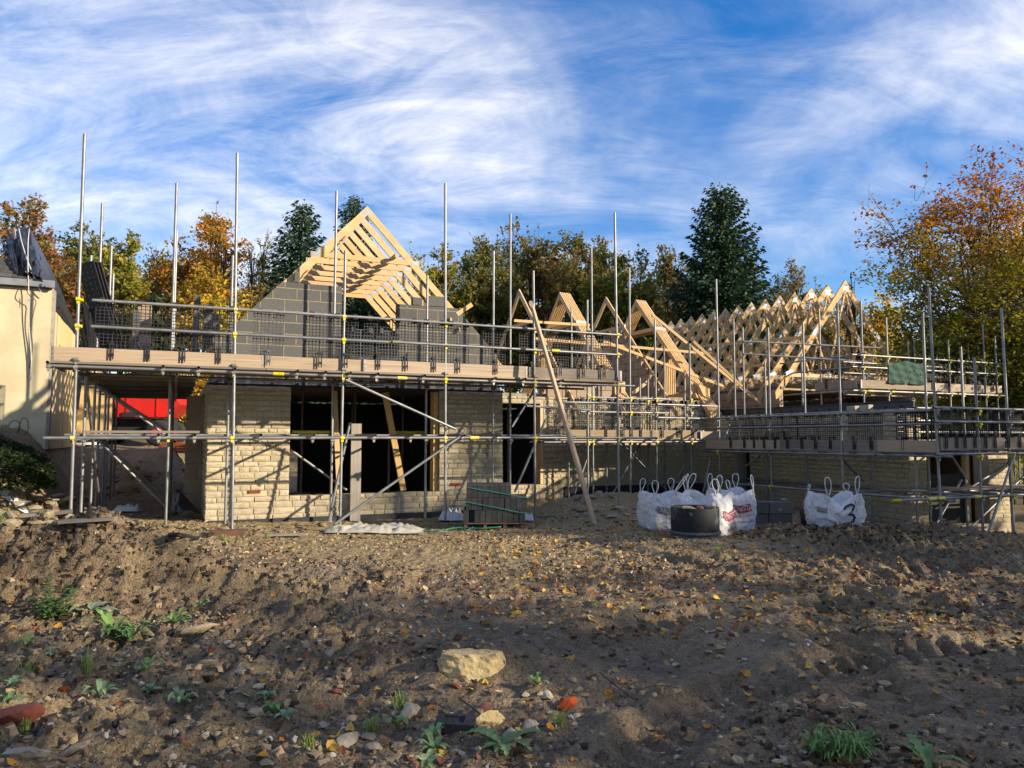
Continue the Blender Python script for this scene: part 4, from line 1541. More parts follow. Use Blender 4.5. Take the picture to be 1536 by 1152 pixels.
# ---------------- wing scaffold (side + front)
WG = Scaffold('tube scaffold wrapped round the corner of the low right wing', W(14.5, -1, -1.8))
SU, FV = 14.10, -3.90
S_LEDGER, S_DECK, S_TOE, S_R2, S_R1 = -0.34, -0.285, -0.275, 0.25, 0.50
for (xb, xt, yt) in ((1080, 1077, 418), (1152, 1159, 490), (1265, 1258, 454)):
    v0, _ = onU((xb + xt) / 2, 640, SU)
    _, ht = onU(xt, yt, SU)
    WG.tube('standard', W(SU, v0, float(gfull(*W(SU, v0, 0).xy)) - EYE - 0.03), W(SU, v0, ht))
    for h in (S_LEDGER, S_R1, S_R2, -1.12):
        WG.cpl(SU, v0, h, rot=-math.pi / 2)
for (xt, yt, v) in ((1100, 478, 2.6), (1147, 542, 1.6), (1204, 483, -0.3), (1304, 640, -2.0)):
    vv, ht = onU(xt, yt, 15.15)
    WG.tube('standard', W(15.15, vv, float(gfull(*W(15.15, vv, 0).xy)) - EYE - 0.03), W(15.15, vv, ht))
for (xb, yb, xt, yt) in ((1413, 803, 1393, 432), (1475, 804, 1461, 536), (1521, 806, 1502, 462)):
    Ub, _ = onV(xb, yb, FV)
    Ut, ht = onV(xt, yt, FV)
    WG.tube('standard', W(Ub, FV, float(gfull(*W(Ub, FV, 0).xy)) - EYE - 0.03), W(Ut, FV, ht))
    for h in (S_LEDGER, S_R1, S_R2, -1.09):
        WG.cpl((Ub + Ut) / 2, FV, h)
for (xt, yt, vr) in ((1384, 470, -2.6), (1441, 520, -2.6), (1371, 640, -3.2), (1447, 690, -2.6)):
    Ut, ht = onV(xt, yt, vr)
    WG.tube('standard', W(Ut, vr, float(gfull(*W(Ut, vr, 0).xy)) - EYE - 0.03), W(Ut, vr, ht))
for h, nm in ((S_LEDGER, 'ledger'), (S_R1, 'guard_rail'), (S_R2, 'guard_rail'), (-1.13, 'ledger')):
    WG.tube(nm, W(SU - 0.05, 2.9, h), W(SU - 0.05, -4.15, h + 0.01))
    WG.tube(nm, W(13.85 if h > -1 else 12.75, FV - 0.05, h + 0.05), W(19.6, FV - 0.05, h + 0.045))
WG.tube('ledger', W(15.2, 3.0, S_LEDGER), W(15.2, -2.5, S_LEDGER))
WG.tube('ledger', W(14.0, -2.55, S_LEDGER), W(19.5, -2.55, S_LEDGER))
WG.tube('ledger', W(14.9, -2.5, -1.12), W(19.0, -2.55, -1.12))
WG.tube('ledger', W(15.17, 3.2, -1.08), W(15.17, -1.4, -1.08))
for h in (0.62, 0.36, 0.12, -0.05):
    WG.tube('guard_rail', W(15.3, -2.45, h), W(19.5, -2.45, h))
for i, v in enumerate((2.6, 2.0, 1.2, 0.4, -0.4, -1.2, -2.0, -2.8, -3.5)):
    WG.tube('transom', W(SU - 0.17, v, S_LEDGER + 0.052), W(15.3, v, S_LEDGER + 0.052))
    if i % 2 == 0:
        WG.tube('transom', W(SU - 0.17, v - 0.15, -1.08), W(15.3, v - 0.15, -1.08))
for u in (14.6, 15.4, 16.2, 17.0, 17.8):
    WG.tube('transom', W(u, FV - 0.18, S_LEDGER + 0.10), W(u, -2.3, S_LEDGER + 0.10))
    WG.tube('transom', W(u - 0.1, FV - 0.18, -1.03), W(u - 0.1, -2.3, -1.03))
for px in (1345, 1398, 1412, 1466):
    U, _ = onV(px, 747, FV - 0.05)
    WG.sleeve(U, FV - 0.05, -1.08)
for r_ in range(4):
    u = SU + 0.12 + r_ * 0.232
    WG.board('scaffold_board', W(u, 2.8, S_DECK), W(u, -0.6, S_DECK), 0.222, 0.036, True)
    WG.board('scaffold_board', W(u, -0.62, S_DECK), W(u, -3.85, S_DECK), 0.222, 0.036, True)
for r_ in range(5):
    v = FV + 0.16 + r_ * 0.232
    WG.board('scaffold_board', W(15.06, v, S_DECK + 0.05), W(19.4, v, S_DECK + 0.05), 0.222, 0.036, rs.random() < 0.5)
WG.board('scaffold_board', W(14.9, -3.3, -1.0), W(19.0, -3.3, -1.0), 0.222, 0.036, True)
WG.board('scaffold_board', W(14.9, -3.05, -1.0), W(19.0, -3.05, -1.0), 0.222, 0.036, True)
toe_run(WG, [(SU - 0.01, 2.75), (SU - 0.01, 0.1)], S_TOE)
toe_run(WG, [(SU + 0.03, 0.3), (SU + 0.03, -2.6)], S_TOE, old=(0,))
toe_run(WG, [(SU - 0.006, -2.5), (SU - 0.006, -3.86)], S_TOE + 0.01, old=())
toe_run(WG, [(SU - 0.05, FV - 0.006), (15.85, FV - 0.006)], S_TOE + 0.055)
toe_run(WG, [(15.95, FV - 0.006), (19.4, FV - 0.006)], S_TOE + 0.06)
brace_px(WG, 1522, 680, 1480, 806, FV - 0.1)
brace_px(WG, 1264, 690, 1302, 730, -1.0)
brace_px(WG, 1280, 770, 1305, 792, -1.2)
brace_px(WG, 1405, 785, 1442, 720, -2.9)
brace_px(WG, 1425, 680, 1447, 715, -2.7)
brace_px(WG, 1447, 800, 1535, 715, -2.75)
brace_px(WG, 1450, 735, 1520, 690, -2.75)
brace_px(WG, 1105, 710, 1195, 640, 2.2)
brace_px(WG, 1085, 665, 1094, 637, 2.2)

# ---------------- upper scaffold round the near end of the truss wing
UP = Scaffold('upper tube scaffold with lit toe boards and green netting below the end truss', W(20, 1.5, -1.5))
P_LEDGER, P_DECK, P_TOE, P_R2, P_R1 = 1.25, 1.31, 1.32, 1.88, 2.20
CU, CV = 17.94, 1.20
for (px, yt) in ((1291, 451), (1329, 476), (1384, 500), (1422, 510), (1441, 522), (1474, 484), (1492, 504)):
    U, ht = onV(px, yt, CV)
    UP.tube('standard', W(U, CV, -1.95), W(U, CV, ht))
    for h in (P_LEDGER, P_R1, P_R2):
        UP.cpl(U, CV, h)
for (px, yt) in ((1362, 512), (1371, 512), (1422, 520), (1452, 515), (1467, 515), (1515, 560), (1522, 565)):
    U, ht = onV(px, yt, 2.6)
    UP.tube('standard', W(U, 2.6, -1.6), W(U, 2.6, ht))
for v, yt in ((2.5, 461), (3.2, 530)):
    UP.tube('standard', W(CU, v, -0.5), W(CU, v, (657 - yt) * W(CU, v, 0).y / FPX))
for h, nm in ((P_LEDGER, 'ledger'), (P_R1, 'guard_rail'), (P_R2, 'guard_rail')):
    UP.tube(nm, W(CU - 0.3, CV - 0.05, h), W(23.9, CV - 0.05, h))
    UP.tube(nm, W(CU - 0.05, CV - 0.25, h + 0.02), W(CU - 0.05, 4.0, h + 0.02))
    UP.tube(nm, W(CU + 1.0, 2.65, h), W(23.6, 2.65, h))
UP.tube('guard_rail', W(15.4, 2.75, 2.62), W(18.9, 1.30, 2.45))
UP.tube('guard_rail', W(15.4, 2.75, 2.28), W(18.4, 1.30, 2.05))
UP.tube('standard', W(15.42, 2.78, 0.4), W(15.42, 2.78, 3.0))
for u in np.arange(18.2, 23.8, 0.9):
    UP.tube('transom', W(u, CV - 0.15, P_LEDGER + 0.05), W(u, 2.8, P_LEDGER + 0.05))
for r_ in range(5):
    v = CV + 0.14 + r_ * 0.232
    UP.board('scaffold_board', W(CU, v, P_DECK), W(21, v, P_DECK), 0.222, 0.036, True)
    UP.board('scaffold_board', W(21.02, v, P_DECK), W(23.8, v, P_DECK), 0.222, 0.036, True)
toe_run(UP, [(CU + 0.02, CV - 0.006), (20.9, CV - 0.006)], P_TOE)
toe_run(UP, [(20.7, CV + 0.034), (23.8, CV + 0.034)], P_TOE)
toe_run(UP, [(CU - 0.006, CV + 0.05), (CU - 0.006, 2.7)], P_TOE, old=(0,))
for u in (18.3, 19.1):
    UP.sleeve(u, CV - 0.05, P_LEDGER)

# ================================================================ BRICK GUARDS
def guard_meshes(w, h, m, seed=0):
    r = random.Random(seed)
    fr_ = MB()
    T = 0.006
    fr_.box(0, w, -T, T, 0, 0.014)
    fr_.box(0, w, -T, T, h - 0.018, h)
    fr_.box(0, 0.012, -T, T, 0.014, h - 0.018)
    fr_.box(w - 0.012, w, -T, T, 0.014, h - 0.018)
    fr_.box(0.012, w - 0.012, -T * 1.5, T * 1.5, 0.36, 0.375)
    fr_.box(0.012, w - 0.012, -T * 1.5, T * 1.5, 0.395, 0.410)
    for i in range(12):
        x = 0.02 + i * (w - 0.05) / 11
        fr_.box(x, x + 0.014, -T, T, 0.375, 0.395)
    wire = MB()
    nx = 8
    for i in range(1, nx):
        x = w * i / nx
        t = 0.010 if i % 4 == 0 else 0.0055
        wire.box(x - t, x + t, -0.003, 0.003, 0.014, h - 0.018)
    nz = 15
    for k in range(1, nz):
        z = h * k / nz
        wire.box(0.012, w - 0.012, -0.0022, 0.0052, z - 0.0052, z + 0.0052)
    hook = MB()
    for s in (-0.022, 0.022):
        hook.box(w / 2 + s - 0.009, w / 2 + s + 0.009, -0.112, -0.098, -0.135, 0.09)
    hook.box(w / 2 - 0.036, w / 2 + 0.036, -0.108, -0.006, 0.09, 0.13)
    hook.box(w / 2 - 0.036, w / 2 + 0.036, -0.106, -0.098, -0.08, -0.04)
    clip = MB()
    clip.box(0, 0.07, -0.105, -0.006, h - 0.06, h + 0.028)
    return (fr_.mesh('panel_frame', m), wire.mesh('mesh_grid', m), hook.mesh('toe_hook', m), clip.mesh('rail_clip', m))


GSET = {}


def guard(p, rot, h, label, group, w=0.50, m=M_BLACKP):
    key = (w, round(h, 2), m.name)
    if key not in GSET:
        GSET[key] = guard_meshes(w, h, m)
    M = Matrix.Translation(p) @ rot @ Matrix.Rotation(R(rs.uniform(-0.8, 0.8)), 4, 'Y')
    o = bpy.data.objects.new('brick_guard', None)
    o.empty_display_size = 0.1
    reg(o, None, M)
    tag(o, label, 'brick guard', group)
    for nm, me in zip(('panel_frame', 'mesh_grid', 'toe_hook'), GSET[key]):
        inst(nm, me, M, o)
    for x in (0.12 * w, 0.78 * w):
        inst('rail_clip', GSET[key][3], M @ Matrix.Translation((x, 0, 0)), o)
    return o


ROTU = HOUSE_ROT
ROTV = HOUSE_ROT @ Matrix.Rotation(-math.pi / 2, 4, 'Z')
gx = [168, 222, 275, 328, 402, 480, 518, 567, 608, 650, 686, 742, 796, 838, 872, 903]
for i, px in enumerate(gx):
    U, _ = onV(px, 525, 0.04)
    grey = i in (4,)
    guard(W(U - 0.25, 0.048 + 0.007 * (i % 2), G_TOE + 0.19), ROTU, 0.80, 'brick guard with worn grey plastic in front of the block gable' if grey else 'black mesh brick guard clipped along the gable scaffold platform', None if grey else 'brick guards on the gable platform',
          0.50 if px < 460 else 0.48, M_GREYP if grey else M_BLACKP)
for v in np.arange(0.25, 4.4, 0.55):
    guard(W(-0.0, v + 0.5, G_TOE + 0.19), ROTV, 0.80, 'black mesh brick guard on the platform edge towards the cream building', 'brick guards on the left return')
for i, v in enumerate((1.60, 1.60, 1.60)):
    pass
for i, px in enumerate((846, 882, 908, 933, 946, 960, 992, 1016, 1038)):
    U, _ = onV(px, 640, LVF)
    guard(W(U - 0.25, LVF + 0.045 + 0.012 * (i % 3), K_TOE + 0.17), ROTU, 0.80, 'black mesh brick guard on the pale plank before the recessed wall', 'brick guards on the link platform')
for i, px in enumerate((870, 905, 950, 985)):
    U, _ = onV(px, 640, 3.98)
    guard(W(U - 0.25, 3.92 + 0.012 * (i % 2), K_TOE + 0.17), ROTU, 0.85, 'black mesh brick guard close against the recessed stone wall', 'brick guards by the recessed wall')
for i, px in enumerate((1098, 1118, 1132, 1148, 1164)):
    V, _ = onU(px, 660, SU)
    guard(W(SU + 0.046 + 0.012 * (i % 3), V + 0.2, S_TOE + 0.17), ROTV, 0.62, 'black mesh brick guard in the inner corner where two platforms meet', 'brick guards in the inner corner', 0.42)
for i, px in enumerate((1181, 1202, 1223, 1245, 1281, 1306, 1354, 1383)):
    V, _ = onU(px, 660, SU)
    guard(W(SU + 0.088 + 0.010 * (i % 2), V + 0.2, S_TOE + 0.17), ROTV, 0.62, 'black mesh brick guard against the pale wall of the low wing', 'brick guards along the low wing', 0.42)
for i, px in enumerate((1415, 1432, 1443, 1459, 1474, 1489, 1508, 1526)):
    U, _ = onV(px, 655, FV)
    guard(W(U - 0.25, FV + 0.046 + 0.012 * (i % 2), S_TOE + 0.22), ROTU, 0.60, 'black mesh brick guard above the sunlit toe board of the low wing', 'brick guards on the wing front')
for i, v in enumerate((1.55, 2.05)):
    guard(W(CU + 0.05, v + 0.45, P_TOE + 0.17), ROTV, 0.75, 'brick guard on the upper scaffold beside the end truss', 'brick guards on the upper scaffold', 0.44)
for i, u in enumerate((20.5, 21.2, 21.8, 22.5, 23.1)):
    guard(W(u, CV + 0.045 + 0.04 * (u > 20.6), P_TOE + 0.17), ROTU, 0.75, 'brick guard along the upper scaffold beyond the green netting', 'brick guards beyond the netting')
# guards standing across the far side of the gable platform, seen through the opening
for i, u in enumerate((4.42, 4.98)):
    guard(W(u, 1.42, G_DECK + 0.03), ROTU, 0.95, 'grey brick guard standing across the gap in the block gable', 'guards across the gable gap', 0.5, M_GREYP)

# long black guard stack leaning at the left corner
st = thing('guard_panel_stack', 'stack of long black perforated panels leaning at the left scaffold corner', 'panels', W(0.35, 1.0, G_DECK))
p0, p1 = at(166, 528, 12.6), at(128, 394, 12.3)
ax = (p1 - p0)
for k in range(3):
    off = Vector((0.030 * k, 0.05 * k, 0.0))
    MB().box(0, 1, -0.16, 0.16, -0.012, 0.012, frame(p0 + off, p1 + off, Vector((-0.2, -1, 0)), (1, 1))).build('panel', M_BLACKP, st)
    hm = MB()
    F = frame(p0 + off, p1 + off, Vector((-0.2, -1, 0)), (1, 1))
    for i in range(16):
        for j in range(3):
            hm.box(0.04 + i * 0.06, 0.055 + i * 0.06, -0.10 + j * 0.09, -0.075 + j * 0.09, 0.0125, 0.014, F)
    if k == 0:
        hm.build('perforation', M_GREYP, st)

# block piers standing behind the left guards
for k, (px, y0, y1, Y, m, w) in enumerate(((201, 466, 560, 16.5, BLK_GREY, 0.14), (213, 457, 560, 17.5, BLK_TAN, 0.30), (292, 443, 560, 17.0, BLK_GREY, 0.13), (309, 457, 560, 17.6, BLK_GREY, 0.24), (322, 472, 560, 16.6, BLK_GREY, 0.14))):
    p = at(px, y1, Y)
    q = at(px, y0, Y)
    lab = ['slim grey block pier rising behind the left brick guards', 'tan block pier rising behind the left brick guards', 'narrow grey pier, tallest behind the left brick guards', 'broad grey block pier close to the block gable', 'low grey block pier half hidden by the block gable'][k]
    t = thing('block_pier', lab, 'pier', p)
    n = max(3, int((q.z - p.z) / 0.23))
    hh = (q.z - p.z) / n
    for i in range(n):
        inst('block', m, Matrix.Translation(p + Vector((-w / 2, 0, i * hh))) @ Matrix.Rotation(ANG, 4, 'Z') @ Matrix.Diagonal((w, 0.22, hh - 0.008, 1)), t)
# green netting on the upper scaffold
def netting():
    mb = MB()
    n, k = 30, 12
    g = []
    for i in range(n + 1):
        for j in range(k + 1):
            u = 18.95 + 1.5 * i / n
            h = 1.48 + 0.60 * j / k
            v = CV - 0.09 + 0.012 * math.sin(i * 0.9 + j * 0.5) + 0.008 * math.sin(j * 1.7 + i * 0.3)
            g.append(W(u, v, h - 0.03 * math.sin(i * 0.35) * (1 if j == k else 0.3)))
    mb.v = [tuple(p) for p in g]
    for i in range(n):
        for j in range(k):
            a = i * (k + 1) + j
            if rs.random() < 0.03:
                continue
            mb.f.append((a, a + k + 1, a + k + 2, a + 1))
    o = mb.build('debris_netting', M_NET, None, None, True)
    tag(o, 'torn green debris netting tied to the upper scaffold rails', 'netting')


netting()

# ================================================================ TREES
def quads_mesh(name, co, col, m, smooth=False):
    """co (n,4,3) quads with one colour each"""
    n = len(co)
    me = bpy.data.meshes.new(name)
    me.vertices.add(n * 4)
    me.vertices.foreach_set('co', np.ascontiguousarray(co, dtype=np.float32).ravel())
    me.loops.add(n * 4)
    me.loops.foreach_set('vertex_index', np.arange(n * 4))
    me.polygons.add(n)
    me.polygons.foreach_set('loop_start', np.arange(0, n * 4, 4))
    me.polygons.foreach_set('loop_total', np.full(n, 4))
    me.update()
    a = me.color_attributes.new('Col', 'FLOAT_COLOR', 'POINT')
    c = np.ones((n, 4, 4), np.float32)
    c[:, :, :3] = col[:, None, :]
    a.data.foreach_set('color', c.ravel())
    me.materials.append(m)
    me.shade_flat()
    return me


def leaf_quads(g, cen, L, Wd, flat=0.0, fold=0.0):
    n = len(cen)
    nrm = g.normal(size=(n, 3))
    nrm[:, 2] = np.abs(nrm[:, 2]) + flat
    nrm /= np.linalg.norm(nrm, axis=1)[:, None]
    t = g.normal(size=(n, 3))
    t -= nrm * (t * nrm).sum(1)[:, None]
    t /= np.linalg.norm(t, axis=1)[:, None]
    b = np.cross(nrm, t)
    sz = g.uniform(0.65, 1.35, (n, 1))
    a_ = t * L * sz
    b_ = b * Wd * sz
    up = nrm * (Wd * fold) * sz
    return np.stack([cen - a_, cen + b_ + up - a_ * 0.1, cen + a_, cen - b_ + up - a_ * 0.1], 1)


def leaf_tree(seed, h, r, n, leaf, pal, crown0=0.18, lobes=11, twigs=24, grad=None, dense=0.55, stems=1, spread=1.0, layer=False, bare=0.0):
    """broadleaf tree at the origin: (wood mesh, crown mesh). pal: list of leaf colours"""
    g = np.random.default_rng(seed)
    rr = random.Random(seed)
    cz = h * (crown0 + 1) / 2
    hz = h * (1 - crown0) / 2
    mb = MB()
    lob = []
    for i in range(lobes):
        for _ in range(30):
            p = g.normal(size=3)
            p /= np.linalg.norm(p)
            p *= g.uniform(0.35, 0.80)
            if p[2] > -0.85:
                break
        lr = g.uniform(0.30, 0.50)
        lob.append((np.array([p[0] * r, p[1] * r, cz + p[2] * hz]), lr))
    lob.append((np.array([0, 0, h - 0.34 * hz]), 0.34))
    bases = []
    for s in range(stems):
        a = rr.uniform(0, 6.28)
        b0 = Vector((math.cos(a), math.sin(a), 0)) * (0.0 if stems == 1 else 0.35 * r * 0.3)
        top = Vector((math.cos(a) * r * 0.25 * (stems > 1), math.sin(a) * r * 0.25 * (stems > 1), h * 0.72))
        pts = [b0 + (top - b0) * t + Vector((rr.uniform(-1, 1), rr.uniform(-1, 1), 0)) * 0.02 * h * math.sin(t * 3.14) for t in np.linspace(0, 1, 6)]
        r0 = h * 0.018 / (stems ** 0.35)
        mb.tube(pts, r0, 8, True, r0 * 0.25)
        bases.append(pts)
    cen, ci = [], []
    per = max(6, int(n / (len(lob) * 16)))
    for li, (lc, lr) in enumerate(lob):
        pts = rr.choice(bases)
        j = rr.randint(1, 4)
        src = pts[j]
        end = Vector(lc)
        mid = src.lerp(end, 0.5) + Vector((0, 0, -0.04 * h))
        rb = h * 0.0075 / (stems ** 0.3)
        mb.tube([src, src.lerp(mid, 0.6), mid, mid.lerp(end, 0.6) + Vector((0, 0, 0.01 * h)), end], rb, 5, False, rb * 0.35)
        for k in range(16):
            d = g.normal(size=3)
            d /= np.linalg.norm(d)
            R_ = np.array([r, r, hz if not layer else hz * 0.9]) * lr
            c = lc + d * R_ * g.uniform(0.45, 1.0)
            if c[2] < crown0 * h * 0.6:
                c[2] = crown0 * h * 0.6
            mb.tube([mid.lerp(end, rr.uniform(0.3, 1)), Vector(c).lerp(end, 0.4) + Vector((0, 0, 0.1)), c], rb * 0.30, 3, False, rb * 0.1)
            if g.random() < bare:
                continue
            sp = np.array([0.15, 0.15, 0.07 if layer else 0.12]) * r * dense * spread
            n1 = per // 2
            q = c + np.clip(g.normal(size=(n1, 3)), -1.7, 1.7) * sp
            e = np.array(end)
            for w_ in range(3):                          # leaves follow three side twigs
                tip = c + (c - e) * g.uniform(0.05, 0.35) + g.normal(size=3) * np.array([0.16, 0.16, 0.05 if layer else 0.10]) * r * dense
                st = e + (c - e) * g.uniform(0.2, 0.7)
                k_ = (per - n1) // 3
                tt = g.random((k_, 1)) ** 0.7
                sag = np.array([0, 0, -0.03 * r]) * (tt ** 2)
                q = np.concatenate([q, st + (tip - st) * tt + sag + np.clip(g.normal(size=(k_, 3)), -1.5, 1.5) * np.array([0.05, 0.05, 0.025]) * r * dense])
                mb.tube([Vector(st), Vector(tip)], rb * 0.16, 3, False, rb * 0.07)
            cen.append(q)
            ci.append(np.full(len(q), li * 16 + k))
    for i in range(twigs):                               # bare twigs breaking the outline
        lc, lr = lob[rr.randrange(len(lob))]
        d = g.normal(size=3)
        d[2] = abs(d[2]) + 0.4
        d /= np.linalg.norm(d)
        p0 = Vector(lc + d * np.array([r, r, hz]) * lr * 0.7)
        p1 = Vector(lc + d * np.array([r, r, hz]) * lr * g.uniform(1.0, 1.25))
        pm = p0.lerp(p1, 0.5) + Vector(g.normal(size=3) * 0.04 * r)
        mb.tube([p0, pm, p1], 0.012 * leaf / 0.2, 3, False, 0.005 * leaf / 0.2)
        tip = p1 + Vector(g.normal(size=3) * 0.05 * r)
        mb.tube([pm, tip], 0.007 * leaf / 0.2, 3, False, 0.004 * leaf / 0.2)
        k = 6
        q = np.array(pm)[None, :] + (np.array(p1) - np.array(pm))[None, :] * g.uniform(0, 1, (k, 1)) + g.normal(size=(k, 3)) * 0.008 * r
        cen.append(q)
        ci.append(np.full(k, 5000 + i))
    cen = np.concatenate(cen)
    ci = np.concatenate(ci)
    pal = np.array(pal)
    mix = hash2(ci.astype(float), ci * 0.37, seed)
    if grad is not None:                                 # leaves turn colour from the top down
        t = np.clip((cen[:, 2] - crown0 * h) / (h * (1 - crown0)), 0, 1)
        idx = t ** 1.9 * (len(pal) - 1) + (mix - 0.5) * grad + g.normal(size=len(cen)) * 0.35
    else:
        idx = mix * (len(pal) - 1) + g.normal(size=len(cen)) * 0.45
    idx = np.clip(idx, 0, len(pal) - 1.001)
    i0 = idx.astype(int)
    f = (idx - i0)[:, None]
    col = pal[i0] * (1 - f) + pal[i0 + 1] * f
    col = col * g.uniform(0.72, 1.25, (len(cen), 1))
    co = leaf_quads(g, cen, leaf * 0.5, leaf * 0.30, 0.7 if layer else 0.2, 0.35)
    wood = mb.mesh('trunk', M_BARK, True)
    crown = quads_mesh('crown', co, col, M_LEAF)
    return wood, crown


def spruce(seed, h, r, whorl=0.36, per=11, pal=((0.020, 0.044, 0.026), (0.036, 0.072, 0.034), (0.060, 0.095, 0.038))):
    g = np.random.default_rng(seed)
    mb = MB()
    mb.tube([(0, 0, 0), (0.02, 0, h * 0.5), (0, 0, h)], [h * 0.016, h * 0.010, 0.012], 8)
    P, T, S = [], [], []
    z = h * 0.06
    while z < h * 0.985:
        t = z / h
        R_ = r * (1 - t) ** 0.66 * (1 + 0.06 * math.sin(z * 2.1)) + 0.10
        nb = max(4, int(per * (0.55 + 0.6 * (1 - t))))
        a0 = g.uniform(0, 6.28)
        for i in range(nb):
            a = a0 + i * 6.283 / nb + g.normal() * 0.18
            L = R_ * g.uniform(0.70, 1.12)
            dr = np.array([math.cos(a), math.sin(a)])
            ns = max(3, int(L / 0.10))
            ts = np.linspace(0.12, 1, ns)
            droop = (0.30 - 0.62 * t)
            zz = z - L * droop * ts + L * 0.20 * ts ** 3 + (0.30 * L * ts if t > 0.85 else 0)
            pts = np.stack([dr[0] * L * ts, dr[1] * L * ts, zz], 1)
            mb.tube([(0, 0, z), tuple(pts[ns // 2]), tuple(pts[-1])], 0.018 * (1 - t) + 0.006, 3, False, 0.004)
            for k in range(3 if L > 0.8 else 2):
                side = g.normal(size=(ns, 1)) * 0.16 * L * (1.1 - ts[:, None] * 0.7)
                perp = np.array([-dr[1], dr[0], 0])
                q = pts + perp * side + np.stack([np.zeros(ns), np.zeros(ns), -np.abs(g.normal(size=ns)) * 0.09 - np.abs(side[:, 0]) * 0.35], 1)
                tg = np.tile(np.array([dr[0], dr[1], -0.45]), (ns, 1)) + perp * np.sign(side) * 0.7 + g.normal(size=(ns, 3)) * 0.3
                P.append(q)
                T.append(tg)
                S.append(np.full(ns, 0.16 + 0.10 * (1 - t)))
        z += whorl * (0.55 + 0.6 * (1 - t))
    P, T, S = np.concatenate(P), np.concatenate(T), np.concatenate(S)
    T /= np.linalg.norm(T, axis=1)[:, None]
    b = np.cross(T, g.normal(size=T.shape))
    b /= np.linalg.norm(b, axis=1)[:, None]
    S = (S * g.uniform(0.7, 1.3, len(S)))[:, None]
    co = np.stack([P - T * S * 0.4, P + b * S * 0.36, P + T * S, P - b * S * 0.36], 1)
    pal = np.array(pal)
    idx = np.clip(g.random(len(P)) * 2 * 0.9 + (hash2(np.floor(P[:, 0] * 2), np.floor(P[:, 2] * 2), seed) - 0.5) * 0.8, 0, 1.99)
    i0 = idx.astype(int)
    f = (idx - i0)[:, None]
    col = pal[i0] * (1 - f) + pal[i0 + 1] * f
    return mb.mesh('trunk', M_BARK, True), quads_mesh('crown', co, col, M_NEEDLE)


def plant_tree(name, meshes, loc, label, group=None, scale=1.0, rz=0.0, cat='tree'):
    M = Matrix.Translation(Vector(loc)) @ Matrix.Rotation(rz, 4, 'Z') @ Matrix.Diagonal((*(scale if isinstance(scale, tuple) else (scale,) * 3), 1))
    o = bpy.data.objects.new(name, None)
    o.empty_display_size = 0.3
    reg(o, None, M)
    tag(o, label, cat, group)
    inst('trunk', meshes[0], M, o)
    inst('crown', meshes[1], M, o)
    return o


OLIVE = [(0.055, 0.065, 0.018), (0.080, 0.085, 0.022), (0.12, 0.105, 0.026), (0.11, 0.075, 0.024)]
BROWN = [(0.065, 0.065, 0.020), (0.095, 0.080, 0.024), (0.13, 0.090, 0.026), (0.10, 0.060, 0.024)]
ORANGE = [(0.10, 0.085, 0.018), (0.22, 0.11, 0.018), (0.30, 0.12, 0.016), (0.20, 0.075, 0.016)]
YELGRN = [(0.085, 0.095, 0.020), (0.14, 0.13, 0.025), (0.20, 0.15, 0.028), (0.14, 0.085, 0.025)]
REDBR = [(0.11, 0.090, 0.025), (0.17, 0.085, 0.030), (0.16, 0.060, 0.030), (0.12, 0.085, 0.028)]
GOLD = [(0.20, 0.16, 0.025), (0.32, 0.22, 0.025), (0.30, 0.15, 0.02)]


def bg_tree(px, ytop, Y, rpx, n, pal, seed, label, leaf=0.24, lobes=11, name='autumn_tree', group=None, crown0=0.12, **kw):
    p = at(px, 657, Y)
    z0 = float(gz(p.x, p.y)) - 0.15
    top = EYE + (657 - ytop) * Y / FPX
    h = top - z0
    r = rpx * Y / FPX
    pal = [(c[0] * 2.1, c[1] * 2.2, c[2] * 1.8) for c in pal]
    ms = leaf_tree(seed, h, r * 1.22, int(n * 1.85), leaf * 0.90, pal, crown0, int(lobes * 1.4), **kw)
    return plant_tree(name, ms, (p.x, p.y, z0), label, group)


bg_tree(30, 318, 38, 75, 9000, REDBR, 1, 'reddish brown tree rising behind the tarpaulin-covered roof')
bg_tree(105, 340, 43, 60, 7000, OLIVE, 2, 'brown-green tree between the red-brown tree and the yellow-green one')
bg_tree(180, 342, 36, 55, 8000, YELGRN, 3, 'yellow-green tree behind the left scaffold uprights', crown0=0.05)
bg_tree(240, 370, 47, 42, 4000, BROWN, 4, 'dark thinning tree with bare twigs beside the orange tree', twigs=60, bare=0.45, leaf=0.18)
bg_tree(310, 304, 44, 76, 11000, ORANGE, 5, 'round bright orange tree standing above the left scaffold', lobes=13, crown0=0.25)
bg_tree(300, 405, 36, 75, 8000, GOLD + ORANGE[:2], 6, 'low golden tree in front of the bright orange tree', crown0=0.03)
bg_tree(388, 333, 50, 36, 3000, YELGRN, 7, 'slender thin-leaved pale yellow tree left of the dark spruces', twigs=40, bare=0.25, leaf=0.18)
bg_tree(372, 425, 38, 45, 6000, [(0.11, 0.075, 0.025), (0.16, 0.10, 0.03), (0.09, 0.07, 0.03)], 8, 'low tawny tree at the foot of the slender yellow tree', crown0=0.03)
bg_tree(232, 440, 34, 40, 5000, [(0.022, 0.035, 0.014), (0.035, 0.05, 0.018), (0.06, 0.06, 0.02)], 9, 'dark green bushy tree low behind the left guards', crown0=0.02)
bg_tree(662, 352, 44, 42, 6000, YELGRN, 10, 'yellowing tree close to the right slope of the gable truss')
bg_tree(725, 350, 46, 60, 9000, OLIVE, 11, 'olive tree right of the gable', twigs=46)
bg_tree(795, 342, 48, 62, 9000, BROWN, 12, 'brown tree with bare tips over the leftmost link truss', twigs=56)
bg_tree(862, 341, 46, 62, 9000, BROWN[::-1], 13, 'tallest brown tree of the clump behind the link trusses', twigs=56)
